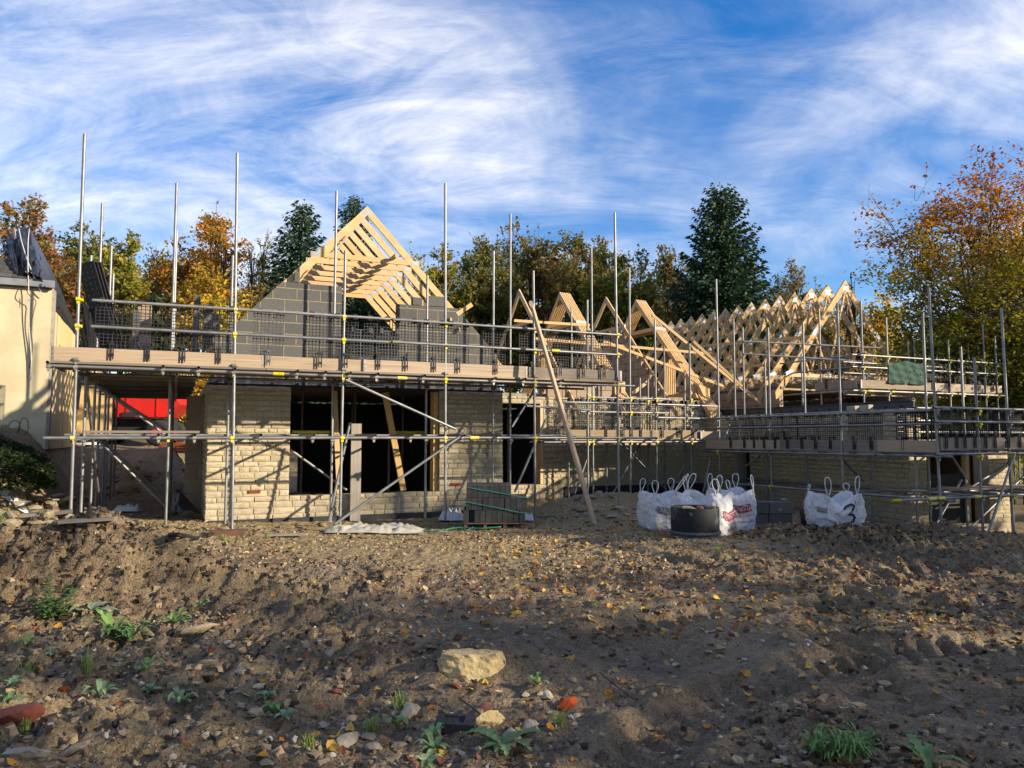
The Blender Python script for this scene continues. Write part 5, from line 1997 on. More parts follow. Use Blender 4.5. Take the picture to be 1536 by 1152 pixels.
bg_tree(925, 366, 42, 58, 9000, [(0.075, 0.085, 0.018), (0.115, 0.115, 0.022), (0.16, 0.125, 0.024)], 14, 'greenish yellow tree behind the tight truss rows', twigs=40)
bg_tree(1003, 357, 50, 40, 5000, BROWN, 15, 'thin brown tree close on the left of the great spruce', twigs=50, bare=0.2)
bg_tree(965, 415, 40, 40, 5000, OLIVE, 16, 'low olive tree behind the ridge start of the pale trusses')
bg_tree(1196, 384, 58, 40, 6000, [(0.075, 0.065, 0.022), (0.12, 0.085, 0.026), (0.15, 0.10, 0.03)], 17, 'small rounded tree right of the great spruce')
bg_tree(560, 430, 50, 80, 7000, OLIVE, 18, 'dark olive tree seen through the gap in the block gable', crown0=0.02)
bg_tree(640, 440, 52, 60, 6000, OLIVE[::-1], 19, 'low tree behind the right shoulder of the block gable', crown0=0.02)
bg_tree(1150, 440, 48, 70, 6000, [(0.025, 0.035, 0.014), (0.045, 0.05, 0.018), (0.09, 0.07, 0.02)], 20, 'dark shrubby tree low behind the pale trusses', crown0=0.02)
bg_tree(1275, 430, 46, 55, 6000, [(0.09, 0.08, 0.02), (0.20, 0.13, 0.025), (0.28, 0.17, 0.025)], 23, 'golden low tree seen through the end trusses', crown0=0.02)
bg_tree(1287, 398, 26, 22, 260, [(0.10, 0.03, 0.03), (0.16, 0.045, 0.03), (0.12, 0.05, 0.03)], 24, 'sparse dark red tree with few leaves behind the end truss', leaf=0.12, lobes=5, twigs=16, bare=0.5)
BELT = ((60, 372, 58, 95, YELGRN), (150, 378, 60, 95, OLIVE), (230, 385, 58, 80, BROWN), (420, 385, 62, 80, OLIVE), (620, 378, 60, 85, YELGRN), (700, 372, 62, 85, BROWN), (770, 366, 60, 80, OLIVE), (840, 362, 62, 80, BROWN), (905, 372, 60, 80, OLIVE), (970, 384, 60, 75, BROWN), (1040, 395, 62, 75, OLIVE), (1130, 405, 60, 75, OLIVE), (1230, 420, 58, 70, YELGRN), (1330, 430, 50, 80, GOLD))
BLAB = ('behind the red-brown tree', 'behind the yellow-green tree', 'behind the thinning tree', 'behind the left spruce', 'just right of the gable roof', 'between the yellowing tree and the olive one', 'between the olive and brown trees', 'behind the tallest brown tree', 'between the tallest brown tree and the greenish yellow one', 'left of the thin brown tree', 'behind the great spruce on its left', 'behind the great spruce on its right', 'behind the small rounded tree', 'behind the end truss')
for k, (px, ytop, Y, rpx, pal) in enumerate(BELT):
    bg_tree(px, ytop, Y, rpx, 3600, pal, 130 + k, 'wood-edge tree ' + BLAB[k], leaf=0.30, name='woodland_tree', group='wood edge behind the house', crown0=0.02, lobes=9, twigs=20)
for k, (px, ytop, Y, rpx, lab) in enumerate(((447, 297, 40, 66, 'dark spruce left of the gable truss'), (526, 286, 47, 52, 'narrow dark spruce peeping over the gable truss'), (1088, 271, 40, 88, 'great dark green spruce towering over the pale trusses'))):
    p = at(px, 657, Y)
    z0 = float(gz(p.x, p.y)) - 0.1
    h = EYE + (657 - ytop) * Y / FPX - z0
    plant_tree('spruce_tree', spruce(40 + k, h, rpx * Y / FPX * 1.5, per=14 if k == 2 else 11), (p.x, p.y, z0), lab, None, 1.0, 0.7 * k)

# the beeches on the right: several stems, leaves in level layers, turning orange from the top
BEECH = [(0.15, 0.20, 0.022), (0.20, 0.22, 0.024), (0.30, 0.26, 0.025), (0.44, 0.27, 0.022), (0.46, 0.19, 0.020), (0.40, 0.13, 0.020), (0.26, 0.07, 0.026)]
p = at(1514, 657, 25)
z0 = float(gz(p.x, p.y)) - 0.1
hb = EYE + (657 - 212) * 25 / FPX - z0
BEECH_MS = leaf_tree(71, hb, 4.7, 48000, 0.14, BEECH, 0.04, 34, 60, grad=1.8, dense=0.62, stems=4, layer=True)
plant_tree('beech_tree', BEECH_MS, (p.x, p.y, z0), 'many-stemmed autumn beech turning orange beside the right wing')
p = at(1640, 657, 27)
BEECH2 = leaf_tree(72, hb * 1.06, 5.2, 34000, 0.145, BEECH[1:], 0.04, 26, 50, grad=1.8, dense=0.62, stems=3, layer=True)
plant_tree('beech_tree', BEECH2, (p.x, p.y, float(gz(p.x, p.y)) - 0.1), 'second orange beech standing farther right of the many-stemmed one')
for k, (px, ytop, Y, rpx, lab) in enumerate(((1400, 520, 33, 80, 'low yellow-green thicket behind the upper scaffold'), (1490, 500, 36, 90, 'tall yellow-green thicket behind the beech stems'), (1580, 480, 34, 90, 'yellow thicket beyond the second beech'))):
    bg_tree(px, ytop, Y, rpx, 6500, [(0.10, 0.13, 0.02), (0.19, 0.19, 0.025), (0.30, 0.22, 0.03)], 80 + k, lab, leaf=0.2, name='thicket_shrub', crown0=0.02)

# trees standing to the right and behind the viewpoint; they shade the plot
SH1 = leaf_tree(90, 11.0, 4.2, 6600, 0.26, ORANGE, 0.10, 14, 20)
SH2 = leaf_tree(91, 9.5, 3.6, 5200, 0.26, GOLD, 0.12, 12, 20)
SHADE = ((21, -3.2, 1.05, 'boundary tree nearest the plot entrance'), (20, -8.5, 1.1, 'second boundary tree along the plot edge'), (23, -13, 1.2, 'third boundary tree along the plot edge'),
         (27, 7.6, 1.28, 'boundary tree opposite the gable'), (29, 14.5, 0.72, 'short boundary tree opposite the low wing'), (15, -10, 0.95, 'boundary tree inside the plot corner'),
         (12.5, 4.6, 0.42, 'young shrubby tree added out of view for shade'), (13.5, 7.6, 0.44, 'second young shrubby tree added out of view for shade'), (12.5, 1.6, 0.42, 'third young shrubby tree added out of view for shade'))  # small trees added out of view to shade the right-hand mud
for k, (x, y, s, lab) in enumerate(SHADE):
    plant_tree('boundary_tree', (SH1, SH2)[k % 2], (x, y, float(gz(x, y)) - 0.1), lab, None, s, k * 1.3)

# bramble bush on the bank at the left
def bush(name, cx, cy, z0, rx, ry, h, n, leaf, pal, seed, label):
    g = np.random.default_rng(seed)
    d = g.normal(size=(n, 3))
    d /= np.linalg.norm(d, axis=1)[:, None]
    d[:, 2] = np.abs(d[:, 2])
    lump = 0.78 + 0.35 * vnoise(d[:, 0] * 3 + 5, d[:, 1] * 3 + d[:, 2] * 2.7, seed)
    q = d * np.array([rx, ry, h]) * (lump * g.uniform(0.62, 1.0, n) ** 0.5)[:, None]
    q[:, 0] += cx
    q[:, 1] += cy
    q[:, 2] += z0
    pal = np.array(pal)
    col = pal[g.integers(0, len(pal), n)] * g.uniform(0.6, 1.3, (n, 1))
    crown = quads_mesh('foliage', leaf_quads(g, q, leaf * 0.5, leaf * 0.32, 0.5, 0.3), col, M_LEAF)
    mb = MB()
    for i in range(26):
        e = q[g.integers(0, n)]
        mb.tube([(cx + g.normal() * rx * 0.2, cy + g.normal() * ry * 0.2, z0 - 0.1), ((cx + e[0]) / 2, (cy + e[1]) / 2, z0 + (e[2] - z0) * 0.75), tuple(e)], 0.012, 4, False, 0.004)
    t = thing(name, label, 'bush', (cx, cy, z0))
    inst('foliage', crown, Matrix.Identity(4), t)
    mb.build('stem', M_BARK, t)


b0 = at(10, 700, 13.2)
bush('bramble_bush', b0.x - 0.55, 13.4, float(gz(b0.x - 0.3, 13.4)) - 0.15, 1.25, 1.1, 0.95, 9000, 0.075, [(0.018, 0.035, 0.012), (0.03, 0.055, 0.016), (0.045, 0.07, 0.02)], 95, 'dark green bramble bush hanging over the soil bank by the cream building')

# ================================================================ NEIGHBOURING BUILDING (left)
def left_building():
    C0 = Vector((-10.5, 17.0, 0))
    b = thing('rendered_building', 'cream rendered building with slate roof and plywood-clad side by the bank', 'building', (C0.x, C0.y, 1.4))
    D = Matrix.Translation(C0) @ HOUSE_ROT                     # local x along U, y along V
    zt = EYE + 3.50
    MB().box(-7, 0, 0, 0.3, 0.9, zt, D).build('front_wall', M_RENDER, b)
    side = MB()
    side.prism([(0.32, 0.9), (5.3, 0.9), (5.3, EYE + 2.9), (0.32, EYE + 3.0)], 0.03, 0.3, D @ Matrix.Rotation(math.pi / 2, 4, 'Z'))
    # rotate so that the prism runs along V with its face at local x = 0
    side.build('side_wall', M_TANBLOCK, b)
    xs = [0.03, 0.55, 1.35, 2.55, 3.75, 5.25]
    for i in range(5):
        a, c = xs[i], xs[i + 1] - 0.012
        def top(y):
            return EYE + 2.95 - 0.015 * y
        poly = [(a, 1.35), (c, 1.35), (c, top(c)), (a, top(a))]
        o = MB().prism(poly, 0.001 + 0.012 * (i % 2), 0.02 + 0.012 * (i % 2), D @ Matrix.Rotation(math.pi / 2, 4, 'Z') @ Matrix.Diagonal((1, -1, 1, 1)))
        o.build('plywood_sheet', M_PLY, b)
    MB().box(-7.05, 0.06, -0.16, -0.02, zt - 0.10, zt + 0.06, D).build('gutter', M_LEAD, b)
    zr, zb = EYE + 4.62, EYE + 2.95
    rv = [(-7, -0.15, zt), (-0.02, -0.15, zt), (-2.4, 1.5, zr - 0.05), (-7, 1.5, zr - 0.05), (-7, 5.6, zb), (-1.2, 5.6, zb), (-7, -0.15, zt - 0.1), (-0.02, -0.15, zt - 0.1), (-1.2, 5.6, zb - 0.1), (-7, 5.6, zb - 0.1)]
    MB().add([D @ Vector(v) for v in rv], [(0, 1, 2, 3), (3, 2, 5, 4), (1, 5, 2), (6, 9, 8, 7), (0, 6, 7, 1), (1, 7, 8, 5)]).build('roof_deck', M_TARP, b)
    sl = MB().box(0, 1, 0, 1, 0, 1).mesh('roof_slate', M_SLATE)
    d = Vector((0, 1.55, 1.12))
    Ls = d.length
    ang = math.atan2(1.12, 1.55)
    for r_ in range(9):
        for k in range(22):
            x = -0.16 - 0.26 * r_ - 0.30 * k
            M = D @ Matrix.Translation((x - 0.29, -0.17, zt + 0.05)) @ Matrix.Rotation(ang, 4, 'X') @ Matrix.Translation((0, r_ * Ls / 9, 0.012)) @ Matrix.Rotation(R(-3.2), 4, 'X') @ Matrix.Diagonal((0.288, 0.30, 0.012, 1))
            inst('roof_slate', sl, M, b)
    pr = MB().box(0.0, 0.05, 0.02, 0.30, 1.35, zt - 0.12, D).build('corner_board', M_GREYWOOD, b)
    return D


DL = left_building()


def sheet(name, rows, m, label, cat, nu=40, nv=24, wr=0.05, seed=1, thick=0.004):
    """draped sheet interpolated between polylines (lists of world points), with folds"""
    def samp(pl, t):
        f = t * (len(pl) - 1)
        i = min(int(f), len(pl) - 2)
        return pl[i].lerp(pl[i + 1], f - i)
    mb = MB()
    vs = []
    for j in range(nv + 1):
        s = j / nv * (len(rows) - 1)
        k = min(int(s), len(rows) - 2)
        for i in range(nu + 1):
            t = i / nu
            p = samp(rows[k], t).lerp(samp(rows[k + 1], t), s - k)
            f1 = float(fbm(t * 17 + j * 0.05, j / nv * 2.5, 3, seed))
            f2 = float(fbm(t * 34 + j * 0.2, j / nv * 5, 2, seed + 4))
            p = p + Vector((0.3, -1, 0.35)) * (wr * (f1 * 1.6 + f2 * 0.8))
            vs.append(p)
    n = nu + 1
    fs = [(j * n + i, j * n + i + 1, (j + 1) * n + i + 1, (j + 1) * n + i) for j in range(nv) for i in range(nu)]
    mb.add(vs, fs)
    o = mb.build(name, m, None, None, True)
    sm = o.modifiers.new('thickness', 'SOLIDIFY')
    sm.thickness = thick
    return tag(o, label, cat)


T1 = [at(4, 366, 18.3), at(14, 351, 18.4), at(30, 343, 18.5), at(46, 344, 18.7), at(60, 372, 19.2), at(75, 400, 19.9), at(90, 432, 20.7), at(103, 465, 21.4), at(114, 492, 22.0)]
T2 = [at(5, 374, 17.7), at(16, 366, 17.65), at(30, 368, 17.6), at(46, 372, 17.6), at(60, 392, 17.5), at(75, 420, 17.8), at(88, 448, 18.7), at(100, 474, 19.8), at(114, 500, 21.6)]
T3 = [at(18, 400, 16.85), at(24, 412, 16.75), at(36, 414, 16.72), at(47, 413, 16.7), at(60, 415, 16.66), at(71, 436, 16.9), at(80, 462, 17.6), at(95, 486, 19.2), at(113, 512, 21.3)]
sheet('tarpaulin', [T1, T2, T3], M_TARP, 'wrinkled glossy black tarpaulin hung over the end of the slate roof', 'tarpaulin', 80, 34, 0.28, 3)
for k, (a, b_) in enumerate(((at(21, 343, 17.9), at(23, 358, 17.6)), (at(20, 388, 17.1), at(22, 407, 16.9)))):
    o = inst('holding_lath', BOX_GREY, frame(a, b_, (0, -1, 0), (0.05, 0.03)))
    tag(o, ['short lath holding the tarpaulin at the ridge', 'short lath holding the tarpaulin above the gutter'][k], 'lath')


def wire(name, pts, r, m, label, cat='cable'):
    P = [Vector(p) for p in pts]
    out = []
    for i in range(len(P) - 1):
        for k in range(4):
            t = k / 4
            p0, p1, p2, p3 = P[max(i - 1, 0)], P[i], P[i + 1], P[min(i + 2, len(P) - 1)]
            out.append(0.5 * ((2 * p1) + (p2 - p0) * t + (2 * p0 - 5 * p1 + 4 * p2 - p3) * t * t + (3 * p1 - p0 - 3 * p2 + p3) * t ** 3))
    out.append(P[-1])
    o = MB().tube(out, r, 6).build(name, m, None, None, True)
    return tag(o, label, cat)


wire('hanging_cable', [at(28, 342, 17.9), at(33, 365, 17.3), at(41, 390, 16.9), at(48, 408, 16.7), at(54, 422, 16.75), at(60, 436, 16.8), at(66, 444, 16.85)], 0.013, M_WIRE, 'pale cable slanting over the tarpaulin and down the cream wall')
wire('hanging_cable', [at(44, 343, 17.9), at(42, 365, 17.3), at(42, 400, 16.7), at(43, 440, 16.7), at(43, 480, 16.72), at(45, 510, 16.75), at(47, 540, 16.78), at(46, 570, 16.8)], 0.011, M_WIRE, 'pale cable hanging straight down the cream wall')
wire('hanging_cable', [at(36, 420, 16.75), at(40, 436, 16.6), at(47, 446, 16.65), at(54, 452, 16.7), at(50, 470, 16.72), at(46, 490, 16.75), at(49, 520, 16.78), at(44, 552, 16.8)], 0.009, M_CABLE, 'dark cable looping down the cream wall')
wire('hanging_cable', [at(27, 424, 16.8), at(30, 450, 16.75), at(28, 480, 16.78), at(24, 510, 16.8), at(30, 540, 16.8), at(22, 568, 16.85)], 0.008, M_CABLE, 'thin dark cable crossing the left part of the cream wall')
wire('coiled_wire', [at(12, 640, 15.2), at(18, 632, 15.2), at(27, 632, 15.2), at(30, 642, 15.2), at(26, 650, 15.2), at(33, 628, 15.2), at(41, 630, 15.2), at(42, 645, 15.2), at(36, 652, 15.2)], 0.008, M_CABLE, 'dark wire coils standing up out of the bramble bush', 'wire')
# plywood screen and white sacks behind the left scaffold
o = MB().box(0, 0.95, 0, 0.03, 0, 1.45).build('plywood_screen', M_PLY, None, Matrix.Translation(at(113, 652, 21.5)) @ Matrix.Rotation(R(5), 4, 'Z') @ Matrix.Rotation(R(-10), 4, 'X'))
tag(o, 'orange plywood screen standing behind the left scaffold', 'plywood')

# ================================================================ RED DUMPER
def dumper():
    p = at(226, 690, 24.5)
    z = float(gz(p.x, p.y))
    t = thing('site_dumper', 'red tipping dumper with an angular skip behind the left scaffold', 'dumper', (p.x, p.y, z))
    D = Matrix.Translation((p.x, p.y, z)) @ Matrix.Rotation(R(8), 4, 'Z')
    sk = MB()
    prof = [(-0.95, 1.72), (0.70, 1.72), (1.08, 1.32), (0.62, 0.92), (-0.80, 0.92)]
    sk.prism(prof, -0.75, 0.75, D)
    s = sk.build('skip', M_RED, t)
    MB().prism([(-0.86, 1.725), (0.66, 1.725), (0.60, 1.729), (-0.80, 1.729)], -0.66, 0.66, D).build('load', M_BAGIN, s)
    rb = MB()
    for x in (-0.55, 0.35):
        rb.box(x, x + 0.06, -0.775, -0.752, 0.95, 1.70, D)
    rb.box(-0.93, 0.72, -0.79, -0.752, 1.66, 1.735, D)
    rb.build('rib', M_RED, s)
    MB().box(-0.62, -0.25, -0.82, -0.753, 0.93, 1.08, D).build('bracket', M_RUBBER, s)
    MB().box(-1.5, 0.7, -0.35, 0.35, 0.45, 0.88, D).build('chassis', M_RUBBER, t)
    MB().box(-1.9, -1.05, -0.45, 0.45, 0.80, 1.20, D).build('engine_cover', M_RED, t)
    for x in (-1.45, 0.45):
        for y in (-0.72, 0.72):
            c = D @ Vector((x, y, 0.42))
            a = D.to_3x3() @ Vector((0, 1, 0))
            w = MB().tube([c - a * 0.15, c - a * 0.11, c + a * 0.11, c + a * 0.15], [0.34, 0.42, 0.42, 0.34], 18).build('wheel', M_RUBBER, t, None, True)
            MB().tube([c - a * 0.165, c + a * 0.165], 0.17, 14).build('rim', M_RED, w)
    return t


dumper()
# orange brick pack behind the scaffold
def brick_pack():
    p = at(262, 684, 23.0)
    z = float(gz(p.x, p.y))
    t = thing('brick_pack', 'small pack of orange bricks beyond the left scaffold', 'bricks', (p.x, p.y, z))
    bm_ = block_mesh(M_ORANGE)
    for r_ in range(4):
        for k in range(4):
            inst('brick', bm_, Matrix.Translation((p.x - 0.4 + k * 0.225, p.y, z + r_ * 0.085)) @ Matrix.Diagonal((0.215, 0.30, 0.075, 1)), t)


brick_pack()
# white rubble sack near the plywood
# ================================================================ BULK BAGS
def text_mesh(txt, size):
    cu = bpy.data.curves.new('lettering', 'FONT')
    cu.body = txt
    cu.size = size
    cu.align_x = 'CENTER'
    cu.resolution_u = 2
    ob = bpy.data.objects.new('lettering', cu)
    C.objects.link(ob)
    dg = bpy.context.evaluated_depsgraph_get()
    me = bpy.data.meshes.new_from_object(ob.evaluated_get(dg))
    bpy.data.objects.remove(ob)
    vs = [tuple(v.co) for v in me.vertices]
    fs = [tuple(p.vertices) for p in me.polygons]
    bpy.data.meshes.remove(me)
    return vs, fs


class Bag:
    def __init__(s, p, rz, w, d, h, seed, label, group=None, slump=0.13, bulge=0.10, fill=0.72):
        s.w, s.d, s.h, s.seed, s.slump, s.bulge = w, d, h, seed, slump, bulge
        s.D = Matrix.Translation(p) @ Matrix.Rotation(rz, 4, 'Z')
        s.t = thing('bulk_bag', label, 'bag', p, group)
        nt, na = 40, 132
        mb = MB()
        vs = [s.pt(2 * math.pi * k / na, j / nt) for j in range(nt + 1) for k in range(na)]
        fs = [(j * na + k, j * na + (k + 1) % na, (j + 1) * na + (k + 1) % na, (j + 1) * na + k) for j in range(nt) for k in range(na)]
        # inside of the rim down to the fill
        base = len(vs)
        for q, sc in ((0.96, 0.95), (fill, 0.90), (fill + 0.05, 0.35)):
            for k in range(na):
                p0 = s.pt(2 * math.pi * k / na, q if sc > 0.5 else fill, raw=True)
                vs.append(s.D @ Vector((p0.x * sc, p0.y * sc, p0.z if q > 0.9 else h * q * 0.92)))
        rows = [nt * na, base, base + na, base + 2 * na]
        for a_, b_ in zip(rows[:-1], rows[1:]):
            fs += [(a_ + k, a_ + (k + 1) % na, b_ + (k + 1) % na, b_ + k) for k in range(na)]
        fs.append(tuple(base + 2 * na + k for k in range(na)))
        fs.append(tuple(range(na - 1, -1, -1)))
        mb.add(vs, fs)
        s.body = mb.build('bag_body', M_BAG, s.t, None, True)

    def pt(s, a, t, off=0.0, raw=False):
        p = 4.5
        ca, sa = math.cos(a), math.sin(a)
        r = (abs(ca) ** p + abs(sa) ** p) ** (-1 / p)
        corner = abs(math.sin(2 * a)) ** 1.5
        zt = s.h * (1 - s.slump * (1 - corner) * (0.75 + 0.5 * float(vnoise(a * 1.3, 2.2, s.seed))))
        z = zt * t
        b = 0.90 + s.bulge * math.sin(math.pi * min(1, t * 1.05)) ** 0.8 - 0.10 * max(0, t - 0.8) * 5 * (1 - corner)
        if t < 0.10:
            b *= 0.90 + 1.0 * t
        wr = 0.055 * float(fbm(a * 3.2 + t * 1.0, t * 4.5 + a * 0.7, 3, s.seed)) + 0.045 * float(fbm(a * 7, t * 9, 2, s.seed + 3))
        x = ca * r * s.w / 2 * b
        y = sa * r * s.d / 2 * b
        rad = math.hypot(x, y)
        f = (rad + wr + off) / rad
        v = Vector((x * f, y * f, z))
        return v if raw else s.D @ v

    def face_pt(s, x, t, side, off):
        """x -.5...5 across a face; side angle (-90 = front, 0 = right)"""
        a = R(side) + math.atan2(x * 2 * (s.w if side == -90 else s.d) / 1.0, (s.d if side == -90 else s.w)) * 1.0
        return s.pt(a, t, off)

    def loop(s, a, hgt, wid=0.12, lean=(0, 0), name='lifting_loop', r=0.0085):
        p = s.pt(a, 0.99, 0.0, True)
        q0 = s.pt(a - wid, 0.86, 0.012, True)
        q1 = s.pt(a + wid, 0.86, 0.012, True)
        top = Vector((p.x * 0.93 + lean[0], p.y * 0.93 + lean[1], s.h + hgt))
        side = (q1 - q0).normalized()
        P = [q0, q0.lerp(p, 0.8) + Vector((0, 0, 0.02)), p.lerp(top, 0.6) - side * 0.05, top - side * 0.035, top + side * 0.035, p.lerp(top, 0.55) + side * 0.055, q1.lerp(p, 0.8), q1]
        out = []
        for i in range(len(P) - 1):
            for k in range(4):
                t = k / 4
                p0, p1, p2, p3 = P[max(i - 1, 0)], P[i], P[i + 1], P[min(i + 2, len(P) - 1)]
                out.append(s.D @ (0.5 * ((2 * p1) + (p2 - p0) * t + (2 * p0 - 5 * p1 + 4 * p2 - p3) * t * t + (3 * p1 - p0 - 3 * p2 + p3) * t ** 3)))
        out.append(s.D @ P[-1])
        MB().tube(out, r, 5).build(name, M_BAG, s.t, None, True)

    def seam(s, a):
        pts = [s.pt(a, t, 0.006) for t in np.linspace(0.04, 0.98, 16)]
        MB().tube(pts, 0.009, 5).build('corner_seam', M_BAG, s.t, None, True)

    def panel(s, x0, x1, t0, t1, side, m, name, n=28, k=12, off=0.014):
        vs = [s.face_pt(x0 + (x1 - x0) * i / n, t0 + (t1 - t0) * j / k, side, off) for j in range(k + 1) for i in range(n + 1)]
        fs = [(j * (n + 1) + i, j * (n + 1) + i + 1, (j + 1) * (n + 1) + i + 1, (j + 1) * (n + 1) + i) for j in range(k) for i in range(n)]
        return MB().add(vs, fs).build(name, m, s.t)

    def text(s, txt, x, t, size, side, m, off=0.018, sx=1.0):
        vs, fs = text_mesh(txt, size)
        W_ = s.w if side == -90 else s.d
        return MB().add([s.face_pt(x + vx * sx / W_, t + vy / s.h, side, off) for vx, vy, _ in vs], fs).build('print_lettering', m, s.t)


def bagpos(px, py, Y):
    p = at(px, py, Y)
    return Vector((p.x, p.y, float(gz(p.x, p.y)) - 0.02))


def printed(b, side, m, mt, t0=0.42, x=0.0):
    b.panel(x - 0.36, x + 0.36, t0, t0 + 0.19, side, m, 'print_panel')
    b.text('FARMINGTON', x, t0 + 0.055, 0.115, side, mt, 0.021, 0.95)
    b.text('NATURAL STONE', x, t0 - 0.10, 0.055, side, m, 0.013, 1.0)
    b.text('www.farmington.co.uk', x, t0 - 0.24, 0.065, side, m, 0.013, 0.95)


BG = 'printed bulk bags by the drum'
b1 = Bag(bagpos(996, 790, 13.3), R(8), 0.80, 0.85, 0.66, 11, 'white bulk bag with faded grey print behind the black drum')
printed(b1, -90, M_GREYPR, M_BAG, 0.50)
for a in (-50, -130, 50, 130):
    b1.loop(R(a), 0.20 if a != -50 else 0.26)
b2 = Bag(bagpos(1054, 800, 12.15), R(-33), 0.86, 0.82, 0.76, 12, 'largest white bulk bag with a red printed side directly behind the black drum')
printed(b2, 0, M_REDP, M_BAG, 0.46)
b2.panel(-0.52, -0.40, 0.42, 0.60, -90, M_REDP, 'print_panel', 4, 4)
for a, hg, ln in ((-45, 0.20, (0, 0)), (-135, 0.26, (0.16, 0.05)), (45, 0.16, (0, 0)), (135, 0.25, (0.1, -0.1))):
    b2.loop(R(a), hg, 0.14, ln)
for a in (-45, -135):
    b2.seam(R(a))
b3 = Bag(bagpos(1096, 790, 13.1), R(6), 0.72, 0.8, 0.74, 13, 'white bulk bag with a dark red printed band beside the grey block wall')
printed(b3, -90, M_REDP, M_BAG, 0.52)
for a in (-45, -140, 50, 130):
    b3.loop(R(a), 0.22)
b4 = Bag(bagpos(1252, 796, 12.7) + Vector((0, 0, 0.10)), R(-6), 0.84, 0.80, 0.60, 14, 'slumped white bulk bag marked with a black number three', None, 0.26, 0.12, 0.6)
b4.panel(-0.47, -0.26, 0.50, 0.64, -90, M_GREYPR, 'print_panel', 8, 4)
b4.text('www.farmington', -0.36, 0.30, 0.05, -90, M_GREYPR, 0.013, 0.6)
for a, hg in ((-52, 0.26), (-118, 0.24), (45, 0.12), (135, 0.10)):
    b4.loop(R(a), hg, 0.10, (0.05 if a == -52 else 0.0, 0))
for a in (-60, -118):
    b4.seam(R(a))


def mark3():
    cx, ct = 0.13, 0.50
    P = [(-0.085, 0.16), (-0.04, 0.205), (0.03, 0.20), (0.065, 0.14), (0.03, 0.07), (-0.03, 0.03), (0.04, 0.01), (0.075, -0.06), (0.045, -0.125), (-0.02, -0.135), (-0.085, -0.13), (-0.11, -0.165)]
    pts = []
    for i in range(len(P) - 1):
        for k in range(3):
            t = k / 3
            pts.append((P[i][0] + (P[i + 1][0] - P[i][0]) * t, P[i][1] + (P[i + 1][1] - P[i][1]) * t))
    pts.append(P[-1])
    vs, fs = [], []
    for i, (x, y) in enumerate(pts):
        x2, y2 = pts[min(i + 1, len(pts) - 1)]
        x1, y1 = pts[max(i - 1, 0)]
        nx, ny = -(y2 - y1), x2 - x1
        l = math.hypot(nx, ny) or 1
        nx, ny = nx / l * 0.017, ny / l * 0.017
        for sg in (-1, 1):
            vs.append(b4.face_pt(cx + (x + nx * sg) / b4.w, ct + (y + ny * sg) / b4.h, -90, 0.016))
    for i in range(len(pts) - 1):
        fs.append((2 * i, 2 * i + 1, 2 * i + 3, 2 * i + 2))
    MB().add(vs, fs).build('number_mark', M_MARKER, b4.t)


mark3()
# dark cloth beside the numbered bag
def lump(name, p, r, m, label, cat, seed, n=3):
    bm = bmesh.new()
    bmesh.ops.create_icosphere(bm, subdivisions=n, radius=1.0)
    for v in bm.verts:
        f = 1 + 0.45 * float(fbm(v.co.x * 1.7 + seed, v.co.y * 1.7 + v.co.z * 2.1, 3, seed))
        v.co = Vector((v.co.x * r[0] * f, v.co.y * r[1] * f, v.co.z * r[2] * f))
    me = bpy.data.meshes.new(name)
    bm.to_mesh(me)
    bm.free()
    me.materials.append(m)
    me.polygons.foreach_set('use_smooth', [True] * len(me.polygons))
    o = inst(name, me, Matrix.Translation(p))
    return tag(o, label, cat)


lump('dark_sack', at(1210, 775, 13.0), (0.11, 0.12, 0.22), M_TARP, 'dark blue-black sack slumped against the numbered bulk bag', 'sack', 3)

# black plastic drum (chamber ring) filled with rubble
def drum():
    p = bagpos(1043, 812, 11.35)
    p.z = EYE - (806 - 657) * 11.35 / FPX
    t = thing('plastic_drum', 'scuffed black plastic chamber ring full of broken bricks', 'drum', p)
    rad = 0.355
    n = 40

    def ring(prof, name, m):
        vs = [p + Vector((r * math.cos(2 * math.pi * k / n), r * math.sin(2 * math.pi * k / n), z)) for r, z in prof for k in range(n)]
        fs = [(j * n + k, j * n + (k + 1) % n, (j + 1) * n + (k + 1) % n, (j + 1) * n + k) for j in range(len(prof) - 1) for k in range(n)]
        return MB().add(vs, fs).build(name, m, t, None, True)
    M_DRUM = mat('scuffed_black_plastic', (0.010, 0.011, 0.013), (0.10, 0.10, 0.095), 3.2, (0.54, 0.76), rough=0.7, col3=(0.20, 0.19, 0.17), n3=(16, 0.64, 0.76), bump=0.2, spec=0.25)
    ring([(rad, 0.10), (rad, 0.46), (rad - 0.012, 0.475), (rad - 0.03, 0.47), (rad - 0.03, 0.38)], 'drum_wall', M_DRUM)
    ring([(rad - 0.02, 0.13), (rad + 0.022, 0.125), (rad + 0.022, 0.085), (rad - 0.015, 0.08), (rad - 0.015, 0.06), (rad + 0.02, 0.055), (rad + 0.02, 0.02), (rad - 0.01, 0.015), (rad - 0.01, -0.12)], 'drum_rim', M_GREYP)
    fillv = [p + Vector(((rad - 0.03) * math.cos(2 * math.pi * k / n), (rad - 0.03) * math.sin(2 * math.pi * k / n), 0.41)) for k in range(n)]
    MB().add(fillv, [tuple(range(n))]).build('rubble_fill', M_ROCK, t)
    return p


DP = drum()

